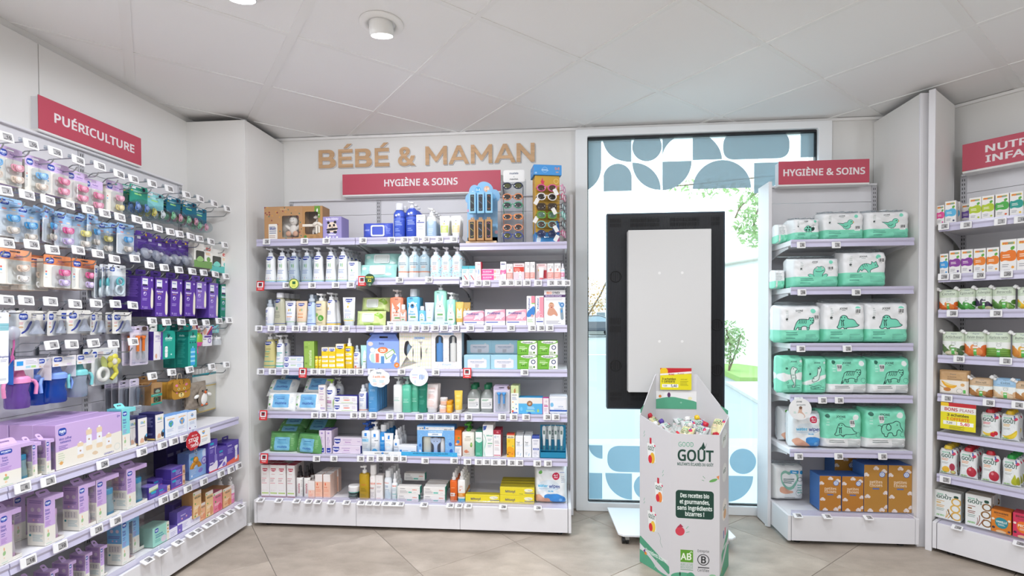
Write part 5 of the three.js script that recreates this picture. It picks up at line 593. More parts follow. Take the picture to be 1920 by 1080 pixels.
def('bluC','carton','box','white carton with green letter on blue disc','box',{d: 0.07,c: '#eef1f6',s: '#5a94dc',t: '#7fb0ea'},mch('#4fae4c'));def('bluO','carton','box','white carton with orange letter on blue disc','box',{d: 0.07,c: '#eef1f6',s: '#5a94dc',t: '#7fb0ea'},mch('#f0b04c'));def('bluV','carton','box','white carton with small blue disc','box',{d: 0.07,c: '#eef1f6',s: '#7aa8e4',t: '#7fb0ea'},'B;C50 20 14 #5a9ede;W#f0b04c 5 42,16 50,24 58,15;T50 42 10 #f0a84c 80 machouyou;G20 54 60 4 4 #b4c4dc;C22 88 6 #8a3a8c;C82 88 5 #6a6a90');
const PU='#5a46a4';
def('lanS','carton','box','small purple carton with green and teal label','box',{d: 0.06,c: PU,t: '#7a68bc',s: '#4a3894'},'B;P#d8dcd0 0,6 100,0 100,34 0,44;P#8fc46a 0,36 100,26 100,36 0,46;Q20 44 56 20 8 #22a4c4;G10 72 70 2 8 #9c8cd4');def('lanL','carton','box','flat purple carton with teal logo','box',{d: 0.07,c: PU,t: '#6a56b0',s: '#46348c'},'B;Q6 16 34 24 8 #22a4c4;G8 52 44 3 12 #a99cdc;R74 0 26 100 #e2c0a4;O#c08a6c 76,70 84,40 96,60 92,90;R0 88 74 12 #ea6aa0');def('lanX','carton','box','wide purple carton with teal logo','box',{d: 0.09,c: PU,t: '#7664b8',s: '#46348c'},'B;Q6 14 28 20 8 #22a4c4;G30 28 36 4 12 #b4a8e0;C66 64 7 #d8d0f0;R78 0 22 100 #e6c4a8;O#b8805c 80,70 86,40 98,60 94,90;P#ea6a94 0,92 78,84 78,92 0,100');
def('lanBig','carton','box','light blue carton with cooling pad picture','box',{d: 0.07,c: '#8fb4e2',s: '#6a84c4',t: '#7f9cd4'},'B;O#cfdcf2 60,0 100,0 100,100 80,60;Q6 18 30 10 6 #22a4c4;T24 36 7 #eef2fa 32 3 in 1;G8 46 40 3 5 #dfe8f6;C76 44 16 #7f70c0;C76 44 11 #c4c0e4;C76 44 4 #7f70c0;O#8a7cc8 40,80 56,66 72,74 60,88;R88 0 12 100 #d8a890;G8 66 28 4 5 #b4ccec;C12 88 4 #eef2fa');
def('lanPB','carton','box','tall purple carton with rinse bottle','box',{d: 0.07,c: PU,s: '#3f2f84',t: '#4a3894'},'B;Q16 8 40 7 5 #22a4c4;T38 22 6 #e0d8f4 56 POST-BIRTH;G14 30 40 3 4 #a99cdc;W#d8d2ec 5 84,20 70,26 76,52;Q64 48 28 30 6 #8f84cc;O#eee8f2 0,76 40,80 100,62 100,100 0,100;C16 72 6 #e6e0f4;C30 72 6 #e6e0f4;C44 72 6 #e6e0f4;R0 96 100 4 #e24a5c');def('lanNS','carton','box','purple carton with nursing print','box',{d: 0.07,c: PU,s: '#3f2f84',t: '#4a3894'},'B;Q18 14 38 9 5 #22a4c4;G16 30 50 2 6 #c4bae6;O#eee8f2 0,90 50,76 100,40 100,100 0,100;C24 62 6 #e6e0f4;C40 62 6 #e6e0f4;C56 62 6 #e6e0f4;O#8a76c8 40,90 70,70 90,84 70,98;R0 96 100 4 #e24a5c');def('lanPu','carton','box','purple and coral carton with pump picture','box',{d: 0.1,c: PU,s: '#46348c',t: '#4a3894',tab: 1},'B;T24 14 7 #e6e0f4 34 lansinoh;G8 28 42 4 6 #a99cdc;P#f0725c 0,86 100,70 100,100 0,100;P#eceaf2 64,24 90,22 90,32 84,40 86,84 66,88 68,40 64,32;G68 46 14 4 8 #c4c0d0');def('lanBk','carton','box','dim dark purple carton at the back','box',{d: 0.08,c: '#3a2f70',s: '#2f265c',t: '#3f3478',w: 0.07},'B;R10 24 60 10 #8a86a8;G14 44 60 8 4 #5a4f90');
def('mamMi','carton','box','mint carton for breast pads','box',{d: 0.09,c: '#9fd8c6',s: '#8fb8ac',t: '#a4cabd'},'B;A22 18 22 22;T36 42 11 #2f6a8c 44 Coussinets;T40 54 11 #2f6a8c 54 allaitement;G12 66 34 3 6 #5fa89c;C64 78 18 #d8ccd2;R82 0 18 100 #e9e4d4;C91 20 5 #5a9a5c;C91 38 5 #d8884c;C91 56 5 #d8a44c');def('lpS','carton','box','low white and violet carton','box',{d: 0.06,c: '#ece9f2',s: '#8674c4',t: '#8674c4'},'B;R60 0 40 100 #7a68bc;C78 64 10 #e6c0d0;G8 40 40 3 18 #c4bcd8');def('lpA','carton','box','violet and white carton with two pink drops','box',{d: 0.05,c: '#eeecf4',s: '#6a5ab0',t: '#7a6abc'},'B;R0 0 100 52 #7462b8;T44 22 8 #e0d8f4 66 lansinoh;C34 38 6 #eeb4c4;C70 34 6 #eeb4c4;G14 64 66 4 6 #c4bcdc');def('lpB','carton','box','slim violet and white carton','box',{d: 0.05,c: '#eeecf4',s: '#6a5ab0',t: '#7a6abc',w: 0.042},'B;R0 0 100 48 #7462b8;C50 34 14 #f0eaf4;G20 14 60 1 6 #e0d8f4;G16 60 66 4 6 #c4bcdc');
const wel=(a,b)=>`B;R0 14 100 86 ${a};R0 0 100 14 #efe6dc;T52 24 10 #4a4a3c 74 WELEDA;R6 6 12 6 #7cb83c;C24 46 7 #4f9e3c;G14 56 60 3 4 #fbeedc;O${b} 50,70 70,58 96,72 90,96 56,98;G14 80 34 2 4 #b45a3c`;
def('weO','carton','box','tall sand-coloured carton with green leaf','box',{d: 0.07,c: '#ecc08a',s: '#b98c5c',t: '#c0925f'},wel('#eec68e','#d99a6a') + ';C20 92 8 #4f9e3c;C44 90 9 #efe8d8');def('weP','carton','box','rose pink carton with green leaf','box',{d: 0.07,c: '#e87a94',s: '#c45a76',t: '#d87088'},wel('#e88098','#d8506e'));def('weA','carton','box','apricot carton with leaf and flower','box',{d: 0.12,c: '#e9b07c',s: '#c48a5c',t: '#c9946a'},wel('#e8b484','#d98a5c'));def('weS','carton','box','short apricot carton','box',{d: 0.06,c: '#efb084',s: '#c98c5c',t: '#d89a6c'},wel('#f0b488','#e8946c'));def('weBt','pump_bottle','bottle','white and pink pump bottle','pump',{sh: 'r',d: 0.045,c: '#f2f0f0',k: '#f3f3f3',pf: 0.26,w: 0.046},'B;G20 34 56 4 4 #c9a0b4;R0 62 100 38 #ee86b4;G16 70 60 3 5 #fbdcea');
D.mamB.o.sp=D.mamB2.o.sp=MSIDE('#b494c6');D.mamW.o.sp=D.mamW2.o.sp=MSIDE('#b494c6');D.mamBl.o.sp=MSIDE('#6fa6d4');D.mamT.o.sp=MSIDE('#6cc0c8');
// hanging goods
const pcard=(c)=>`B;R0 0 100 30 ${c};A22 18 30 17;T62 18 6 #7a5aac 40 Perfect;G46 24 30 1 3 #a98cc8;C10 52 3 #e2645c;C10 60 3 #5ab4ea;R6 68 8 3 #d8d2c8`;
const pc=(id,look,c,k)=>def(id,'dummy_pack','dummies',look,'blister',{d: 0.05,c: '#f3efe4',tc: c,pac: k,box: 1},pcard(c));
pc('pcPu','mauve-topped pack of pink and cream dummies','#d9c0e8',['#f0a8b8','#efd9c6']);pc('pcPuB','mauve-topped pack of blue and beige dummies','#d9c0e8',['#7fc0ee','#ead6c4']);pc('pcPuP','mauve-topped pack of two pink dummies','#d9c0e8',['#ee86aa','#f29ab4']);pc('pcPuY','mauve-topped pack of pink and yellow dummies','#d9c0e8',['#f4aec4','#f0dc96']);
pc('orO','orange-topped pack of cream dummies','#f2a67c',['#f0d5bf','#ece6e0']);pc('orP','orange-topped pack of pink and lilac dummies','#e58c5c',['#ea5a9a','#d5c0e4']);
const mbc='B;R0 0 100 34 #a9cdf0;A30 12 36 13;G54 10 30 1 3 #5a8ac0;G52 16 26 2 3 #7aa8d8;R82 8 12 4 #d8a4b4;E30 29 10 2.6 #e89a94;E66 29 10 2.6 #e6d8c0;R0 34 100 66 #eff2f4';
const mbl=(id,look,k,o)=>def(id,'dummy_pack','dummies',look,'blister',{d: 0.035,c: '#eff2f4',pac: k,...o},mbc);
mbl('mbB','sky blue card of blue and grey dummies',['#3f9fd8','#cfc4b8']);mbl('mbP','sky blue card of pink and tan dummies',['#ea86a4','#e0b06c'],{w: 0.088,h: 0.148});D.mbP.o.pac=['#e85c98','#cdb8e0'];mbl('mbY','sky blue card of yellow and brown dummies',['#e8dc7c','#d8cfc4'],{w: 0.088,h: 0.148});
const av=(id,look,c,k)=>def(id,'dummy_pack','dummies',look,'avent',{d: 0.035,c,pac: k,w: 0.125,h: 0.145},`B;R8 6 26 16 #eef2f4;G10 10 20 1 5 #4a7ab8;C78 16 10 #1d1f44;G20 30 50 2 5 #e0f4ee;Q26 44 40 8 4 #a4e08c;R8 30 10 6 #f0d84c`);
av('avGr','green card with a round blue twin dummy','#2f9c84',['#6f94dc','#5a80cc']);av('avMi','aqua card with yellow and white dummies','#8fd6da',['#f2d64c','#f0eef0']);av('avTe','petrol blue card with pastel dummies','#12708c',['#8fd8a4','#f0a0b8']);
def('avPu','teat_pack','teats','purple card with clear bottle teats','teatp',{d: 0.05,c: '#5a3a9c',w: 0.1,h: 0.155},'B;R10 30 24 14 #e6e8f2;C72 16 8 #e0b83c;G14 50 60 2 5 #a08cd4;E50 18 12 3 #2a1a54');
const tom=(c,c2)=>`B;R0 0 100 16 #efece6;Q62 12 26 12 3 #d8362a;T75 18 7 #fff 20 tippee;R0 70 100 30 ${c};Q8 30 46 44 6 #4a4a44;R58 30 40 40 #f0eee8;G62 34 26 2 6 #eeb45c;O${c} 66,56 80,48 92,60 84,72 70,70;O${c2} 10,66 30,48 52,60 50,74 12,74`;
def('tomG','carton','box','small white and leaf green window carton','hbox',{d: 0.06,c: '#eceae2',s: '#d5d2c6'},tom('#7aa45c','#9cc47c'));def('tomT','carton','box','small white and turquoise window carton','hbox',{d: 0.06,c: '#eceae2',s: '#d5d2c6'},tom('#5fc4bc','#7fd8c8'));
def('wbl','accessory_blister','blister pack','white blister with teal bottle handles','blister',{d: 0.04,c: '#eef0f2',pac: null,gad: '#5fbcc0',w: 0.1,h: 0.15},'B;A24 16 28 13;G48 14 36 2 4 #b4bcd0;Q70 40 12 8 3 #6cc0ee;O#dfe6e8 30,50 60,44 80,60 60,90 34,84');
const avb=(c)=>`B;R0 4 58 12 ${c};R8 6 44 22 #eef0f6;G14 12 30 1 4 #4a6ab8;R10 24 40 5 #2a1a4c;C84 10 7 #d8c8ee;T34 36 6 #f2eefc 52 Natural;G16 41 40 1 3 #e0b04c;C30 52 13 #cfc4ea;C30 52 9 ${c};C26 50 5 #efe8f8;G10 66 44 2 4 #b4a4dc;O#efe8d4 84,30 92,38 100,46 100,96 78,96 76,70 80,46;T14 92 7 #f2eefc 10 1;G24 91 30 2 4 #b4a4dc`;
const ab=(id,look,c,s,o)=>def(id,'bottle_carton','box',look,'hbox',{d: 0.075,c,s,t: s,tab: 1,w: 0.08,...o},avb(c));
ab('avtA','short deep purple bottle carton','#5c36a0','#43277c',{h: 0.17,sd: 1});ab('avB','deep purple bottle carton with hang tab','#5c36a0','#43277c');ab('avtC','short light violet bottle carton','#8264c0','#6a4cac',{h: 0.16});ab('avD','light violet bottle carton with hang tab','#7a5cba','#5f42a4');ab('avE','green bottle carton with hang tab','#12806a','#0f6a58');
for (const k of ['avtA','avB']) D[k].o.sp='B;G10 8 70 14 4 #7c5cb8;G10 74 60 4 4 #7c5cb8';
def('spoon','spoon_pack','spoons','blister of pink and navy spoons with round bowl','spoonk',{d: 0.03,c: '#e9ebee'},'B;A24 16 38 10;G48 12 40 2 3 #a9b0c8;C60 30 6 #e2a06a');
def('teat','teat_pack','teats','white blister with clear bottle teat','teatw',{d: 0.05,c: '#ece9e2'},'B;A26 24 32 24;T66 18 8 #4a4a74 30 Teat;G54 26 20 1 4 #8a8aa8;G10 46 18 2 5 #e08a94;E18 64 9 3.4 #d8b48c;E84 62 6 4 #e8686c;O#2f3fa0 44,52 54,38 60,44 50,60 44,76 20,92 18,84 34,76');
def('lcard','long_card','card','long white hanging card with teal ribs','bcard',{d: 0.015,c: '#eceef0'},'B;' + [16,18,20,22,24].map((y)=>`R40 ${y} 60 1.2 #2f9cae`).join(';') + ';R50 46 10 40 #9cc4d0;T80 62 3.4 #4a4a84 40 lingettes;G64 66 30 2 2 #a9a9c4;Q46 92 44 3 3 #cfd4da');
def('pipO','pipette_card','pipettes','lilac card with two orange dosing pipettes','pcard',{d: 0.02,c: '#ddd2e2',pc: '#ee7a2a',nx: 2},'B;R0 0 100 14 #d8cce2;G10 8 50 1 3 #8f86a6;O#5a4440 60,2 90,0 94,12 66,14;R6 18 88 66 #e4dce4;T70 94 4 #4a4460 40 babymoov;G10 92 24 2 3 #a49cb4');
def('pwB','carton','box','white and violet hanging carton','hbox',{d: 0.06,c: '#e9e4ea',s: '#46308c',t: '#eee',tab: 1,w: 0.06,h: 0.15,tabc: '#eceae4'},'B;R0 0 100 10 #eee;G16 14 56 2 4 #6a5a94;G40 22 40 2 4 #8f86ac;C24 34 6 #c4b8dc;C44 34 6 #c4b8dc;C64 34 6 #c4b8dc;R74 0 26 100 #5a3f9c;Q58 50 20 40 4 #dcd6e4;O#d8a890 10,86 26,74 40,84 30,98');
def('dodS','carton','box','small teal carton with white rabbit ears logo','hbox',{d: 0.05,c: '#16a08e',s: '#0f7c70',t: '#128a7c',tab: 1,w: 0.09},'B;P#0f3f4c 40,14 46,8 50,18 56,8 60,16 52,24 46,24;T50 26 12 #e6f6f2 60 dodie;G26 34 50 1 4 #a4dcd2;Q24 54 20 40 8 #eef2f0;K34 70 12 #7fd0c4 2;C70 84 5 #cfeee6');def('dodL','carton','box','tall teal carton with striped bottle','hbox',{d: 0.075,c: '#16a08e',s: '#0f8478',t: '#128a7c',tab: 1,w: 0.07,h: 0.215},'B;P#0f3f4c 40,8 46,4 50,12 56,4 60,10 52,16 46,16;T50 17 8 #e6f6f2 70 dodie;G16 24 66 1 3 #a4dcd2;C20 33 7 #0f4a5c;C48 33 7 #0f4a5c;C76 33 7 #0f4a5c;Q26 48 50 46 8 #3fa8e4;R26 56 50 5 #a4e0f4;R26 68 50 5 #a4e0f4;R26 80 50 5 #a4e0f4;O#7cc8f0 38,48 50,40 62,48');
D.dodL.o.sp='B;T46 14 6 #cfeee6 60 dodie;G14 22 66 2 3 #5cc0b4;G14 34 60 12 3.4 #3fae9e;G14 80 40 4 3 #3fae9e';
def('frtF','fruit_feeder','feeder','lime and pink fruit feeder with photo card','feeder',{d: 0.03,c: '#e9e2ea'},'B;O#e6b49c 10,20 40,4 70,16 60,40 20,40;P#8a2a5c 60,0 100,0 100,40 80,40;R0 0 14 40 #4a8ac0');def('pwC','accessory_card','card','white and purple card with a baby photo','bcard',{d: 0.02,c: '#eae6ee',w: 0.085},'B;O#e6b49c 4,22 24,6 46,18 40,44 10,44;P#c4304c 40,44 96,0 100,10 60,48;P#5a3a8c 50,46 100,14 100,48;R20 50 72 8 #5a3a94;C74 74 18 #8a6ab8;C74 74 11 #e9e0f0;R4 60 44 30 #f2eef4;T24 66 7 #333 30 lansinoh');def('bbC','bottle_card','baby bottle','aqua card with a small clear bottle','bottlecard',{d: 0.04,c: '#8fd0d4',w: 0.07},'B;A24 36 30 44;G50 24 40 3 14 #5aa4b4;C20 76 6 #f0c4a4;C44 76 6 #e89aa4;C68 76 6 #f0e0a4');
def('cupPk','sippy_cup','cup','pink and violet learner cup with handle','cup',{c: '#8a5fc0',hc: '#ee94c4',card: '#e6e4ea',strip: '#1f6fd0'},'');def('cupBl','sippy_cup','cup','deep blue glitter learner cup with pale blue lid','cup',{c: '#1658c4',hc: '#86a8ee',card: '#ece9ea',w: 0.11},'');def('cupTe','sippy_cup','cup','clear learner cup with aqua spout and handle','cup',{c: '#b9c4d4',hc: '#7fcfd2',card: '#ece9ea',w: 0.09},'');
def('teeY','teether_pack','teether','blister with yellow flower teether','teether',{d: 0.05,c: '#e9eae8'},'B;A12 16 16 15;G24 10 20 5 4 #b48a94;R46 4 50 26 #dfe2e8;G54 14 32 1 4 #5a70b4;Q86 28 7 6 2 #3f94e0');
def('brush','brush_pack','brush','clear pack with a bottle brush','brushk',{d: 0.045,c: '#cfc8d8',w: 0.06,h: 0.2},'B;R0 0 100 18 #d8d0e2;C24 8 10 #5a4f7c;C24 8 6 #d8d0e2;G14 15 50 1 3 #6a6084;R0 18 100 82 #b9b7bd');def('krB','kraft_box','box','kraft window box with teal print','hbox',{d: 0.05,c: '#b58a58',s: '#8f6a40',t: '#a87c4c',tab: 1,w: 0.075},'B;Q20 24 66 24 4 #4a3a2c;O#8fae9c 26,44 50,28 76,34 80,46;R0 50 100 12 #2f9a84;G10 54 60 1 4 #bfe4da;Q20 64 66 24 4 #3a2e24;K46 76 14 #2f9a5c 4;R0 90 100 10 #2f9a84');
def('deer','child_bag','bag','mustard child satchel with a deer face','satchel',{d: 0.045,c: '#b8862c'},'B;W#4a2f1c 3 40,6 34,14 44,24;W#4a2f1c 3 60,6 66,14 58,24;O#e884a4 14,26 28,20 34,34 22,36;O#e884a4 88,26 74,20 68,34 80,36;E36 48 7 6 #f0dc8c;E66 48 7 6 #f0dc8c;C36 48 3.6 #2c2018;C66 48 3.6 #2c2018;C26 66 5 #e884a4;C74 66 5 #e884a4;E50 80 14 12 #f0d88c;E50 74 4 3.4 #33221c;W#33221c 2 50,78 46,86 52,88 56,84');def('peng','plush_toy','plush','grey plush cushion with a penguin','plush',{d: 0.06,c: '#988a7a',w: 0.2},'');def('bibC','bib_pack','bib','clear pack with cream bibs under a crawling baby card','bib',{d: 0.03,c: '#d9d6cf'},'B;R0 0 100 30 #b4b2b0;' + [10,18,26,34,76,84].map((x)=>`R${x} 0 3 28 #d5d3d0`).join(';') + ';O#e6b49c 50,4 58,1 64,6 62,14 54,14;O#eceae8 52,16 66,14 80,22 78,30 52,30;R0 30 100 12 #1f8f9c;T60 36 5 #e4f4f4 60 bebe mobile;G72 6 22 4 4 #c4505c;R88 0 12 5 #2f8a74');

// ---------- how each kind of package is built; base centre at the origin, front face at z = 0 ----------
const KIND={};
const CAPM=(c)=>plain(c,0.35);
function capMesh(g,name,r,y,h,c,o={}){// ribbed or smooth round cap
  return mesh(name,loft([[y,r*0.96,r*0.96],[y + h*0.08,r,r],[y + h*0.9,r*(o.t ?? 0.96),r*(o.t ?? 0.96)],[y + h,r*(o.t ?? 0.96)*0.9,r*(o.t ?? 0.96)*0.9]],{seg: 18,zc: o.zc||0,xc: o.xc||0}),o.m||CAPM(c),g);
}
const SH={// body outline: [height share, width share, depth share, squareness]
  w: [[0,0.47,0.47,2.6],[0.03,0.5,0.5,2.6],[0.2,0.47,0.47,2.6],[0.6,0.39,0.4,2.5],[0.82,0.4,0.42,2.4],[0.92,0.36,0.36,2.2],[0.97,0.24,0.26,2],[1,0.2,0.22,2]],
  r: [[0,0.46,0.46,2.1],[0.02,0.5,0.5,2.1],[0.8,0.5,0.5,2.1],[0.9,0.44,0.44,2.1],[0.96,0.32,0.32,2],[1,0.22,0.22,2]],
  s: [[0,0.48,0.46,4],[0.02,0.5,0.5,4],[0.93,0.5,0.5,4],[0.97,0.46,0.44,3.4],[0.985,0.3,0.3,2.4],[1,0.24,0.26,2]],
  t: [[0,0.46,0.46,2],[0.02,0.5,0.5,2],[0.86,0.49,0.49,2],[0.94,0.4,0.4,2],[1,0.24,0.24,2]],
};
function body(g,d,w,h,dep,hb,sh,zc){
  const rows=SH[sh].map(([y,a,b,n])=>[y*hb,a*w,b*dep,n]),cell=print(w,h,d.ops,d.o.c);
  const geo=loft(rows,{zc,cell,w,h,seg: 28});
  const m=d.o.tr?(mats['tr' + cell.i + d.o.tr]??=new THREE.MeshPhysicalMaterial({map: sheets[cell.i].t,vertexColors: true,roughness: 0.2,transmission: d.o.tr,thickness: 0})):printed(cell.i,0.35);
  mesh('bottle_body',geo,m,g);
}
KIND.pump=(g,d,w,h)=>{
  const o=d.o,dep=o.d,hb=h*(1 - o.pf),zc=-dep/2,k=CAPM(o.k),r=min(w*0.24,0.014),y=hb;
  body(g,d,w,h,dep,hb,o.sh,zc);
  const hp=h - hb;
  mesh('collar',loft([[y - 0.001,r,r],[y + hp*0.34,r,r],[y + hp*0.38,r*0.8,r*0.8]],{zc,seg: 18}),o.kn?CAPM(o.kn):k,g);
  const s=loft([[y + hp*0.36,r*0.32,r*0.32],[y + hp*0.7,r*0.32,r*0.32]],{zc,seg: 10});
  const hd=loft([[y + hp*0.66,r*0.5,r*0.5],[y + hp*0.74,r*0.95,r*0.95],[y + hp*0.95,r*0.9,r*0.9],[y + hp,r*0.6,r*0.6]],{zc,seg: 16});
  const L=0.024 + w*0.06,sp=loft([[0,r*0.36,r*0.5,3],[L*0.7,r*0.28,r*0.34,3],[L,r*0.22,r*0.42,3,-r*0.2]],{seg: 10}).rotateX(PI/2).rotateX(0).rotateY(-0.75).translate(0,y + hp*0.86,zc);
  mesh('pump_head',merge([s,hd,sp]),k,g);
};
KIND.cap=(g,d,w,h)=>{
  const o=d.o,dep=min(o.d,w),hc=h*o.capf,hb=h - hc,zc=-dep/2;
  body(g,d,w,h,dep,hb,o.sh||'t',zc);
  capMesh(g,'cap',w*o.capr,hb - 0.002,hc + 0.002,o.k,{zc});
};
KIND.spray=(g,d,w,h)=>{
  const o=d.o,dep=min(o.d,w),hc=h*o.kf,hb=h - hc,zc=-dep/2,r=w*(o.sh==='s'?0.28:0.3);
  body(g,d,w,h,dep,hb,o.sh||'t',zc);
  mesh('collar',loft([[hb - 0.001,r,r],[hb + hc*0.3,r,r],[hb + hc*0.36,r*0.75,r*0.75]],{zc,seg: 16}),CAPM(o.k),g);
  mesh('nozzle',loft([[hb + hc*0.32,r*0.55,r*0.6,2.6],[hb + hc*0.7,r*0.6,r*0.66,2.6],[hb + hc*(o.hood?0.84:1),r*0.5,r*0.55,2.6]],{zc,seg: 16}),CAPM(o.k),g);
  if (o.hood) mesh('clear_hood',loft([[hb - hc*0.02,w*0.43,dep*0.43],[h - 0.004,w*0.41,dep*0.41],[h,w*0.36,dep*0.36]],{zc,seg: 18}),clear('#eef2f5',0.15),g);
};
KIND.flat=(g,d,w,h)=>{
  const o=d.o,dep=o.d,zc=-dep/2,cell=print(w,h,d.ops,o.c),n=o.r?2.2:5;
  mesh('bottle_body',loft([[0,w*0.46,dep*0.46,n],[0.004,w/2,dep/2,n],[h*0.96,w*0.49,dep*0.48,n],[h,w*0.44,dep*0.42,n]],{zc,cell,w,h}),printed(cell.i,0.35),g);
};
KIND.tube=(g,d,w,h)=>{
  const o=d.o,dep=o.d,zc=-dep/2,hc=h*0.14,cell=print(w,h,d.ops,o.c);
  const rows=[[hc,w*0.4,dep*0.46,2.2],[hc + 0.004,w*0.44,dep*0.5,2.2],[h*0.45,w*0.46,dep*0.38,2.3],[h*0.8,w*0.485,dep*0.16,2.6],[h*0.93,w*0.5,0.0016,6],[h,w*0.5,0.0012,8]];
  mesh('tube_body',loft(rows,{zc,cell,w,h,seg: 28}),printed(cell.i,0.35),g);
  mesh('cap',loft([[0,w*0.36,dep*0.44,2.2],[0.003,w*0.38,dep*0.46,2.2],[hc,w*0.39,dep*0.45,2.2]],{zc,seg: 24}),plain(o.k,0.3),g);
};
KIND.tray=(g,d,w,h)=>{
  const o=d.o,cell=print(w,h,d.ops,'#f0dede');
  mesh('backing_card',ext(rrect(w,h,0.004,0,h/2),0.002,{z: -0.034}),plain('#f3dede',0.6),g);
  mesh('printed_card',box(w*0.98,h*0.98,0.004,{cell,side: '#eac9cc',y: h*0.01,z: -0.03}),printed(cell.i),g);
  mesh('tube_body',loft([[h*0.12,w*0.19,0.012,2.2],[h*0.5,w*0.22,0.009],[h*0.76,w*0.26,0.0015,6]],{zc: -0.016,c: '#f2ecec'}),printed(cell.i,0.35),g);
  mesh('cap',loft([[0.002,w*0.17,0.013],[h*0.13,w*0.17,0.013]],{zc: -0.016}),CAPM('#e4767a'),g);
};
KIND.jar=(g,d,w,h)=>{
  const o=d.o,r=w/2,zc=-r,kf=o.kf||0.4,hb=h*(1 - kf),cell=print(w,h,d.ops,o.c);
  mesh('jar_body',loft([[0,r*0.92,r*0.92],[0.003,r*0.97,r*0.97],[hb*0.92,r*0.97,r*0.97],[hb,r*0.85,r*0.85]],{zc,cell,w,h,seg: 28}),printed(cell.i,0.35),g);
  capMesh(g,'lid',r,hb - 0.001,h - hb,o.k,{zc,t: 1});
};
KIND.saline=(g,d,w,h)=>{
  const o=d.o,dep=o.d,zc=-dep/2,hb=h*0.84,cell=print(w*0.82,h*0.38,'B;G8 10 60 3 7 #3f8f62;G8 40 80 6 8 #a4a8aa;R74 34 18 34 #c9cacc;C84 62 4 #444','#ecebe9');
  mesh('bottle_body',loft([[0,w*0.46,dep*0.46,3],[0.005,w/2,dep/2,3],[hb*0.66,w/2,dep/2,3],[hb*0.82,w*0.4,dep*0.4,2.4],[hb*0.95,w*0.2,dep*0.2],[hb,w*0.19,dep*0.19]],{zc}),plain('#dfe5e2',0.25,{transmission: 0.6,thickness: 0}),g);
  mesh('label',box(w*0.82,h*0.38,0.002,{cell,y: h*0.13,z: 0.0015,b: 0.0003}),printed(cell.i),g);
  capMesh(g,'cap',w*0.25,hb - 0.002,h - hb + 0.002,o.k,{zc});
};
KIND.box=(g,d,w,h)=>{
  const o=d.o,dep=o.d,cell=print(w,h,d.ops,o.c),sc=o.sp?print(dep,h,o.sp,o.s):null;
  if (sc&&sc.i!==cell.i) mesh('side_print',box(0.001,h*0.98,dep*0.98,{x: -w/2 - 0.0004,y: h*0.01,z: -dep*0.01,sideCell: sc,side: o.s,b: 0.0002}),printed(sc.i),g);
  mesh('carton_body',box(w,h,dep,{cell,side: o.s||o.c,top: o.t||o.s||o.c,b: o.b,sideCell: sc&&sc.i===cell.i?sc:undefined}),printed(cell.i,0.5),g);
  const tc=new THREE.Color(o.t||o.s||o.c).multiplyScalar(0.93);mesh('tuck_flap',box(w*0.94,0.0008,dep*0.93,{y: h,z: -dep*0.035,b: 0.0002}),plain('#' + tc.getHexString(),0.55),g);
  if (o.tab) mesh('hang_tab',ext(hole(rrect(w*0.5,0.034,0.008,0,h + 0.012),rrect(w*0.26,0.008,0.003,0,h + 0.016)),0.001,{z: -dep*0.5}),plain(o.s,0.55),g);
};
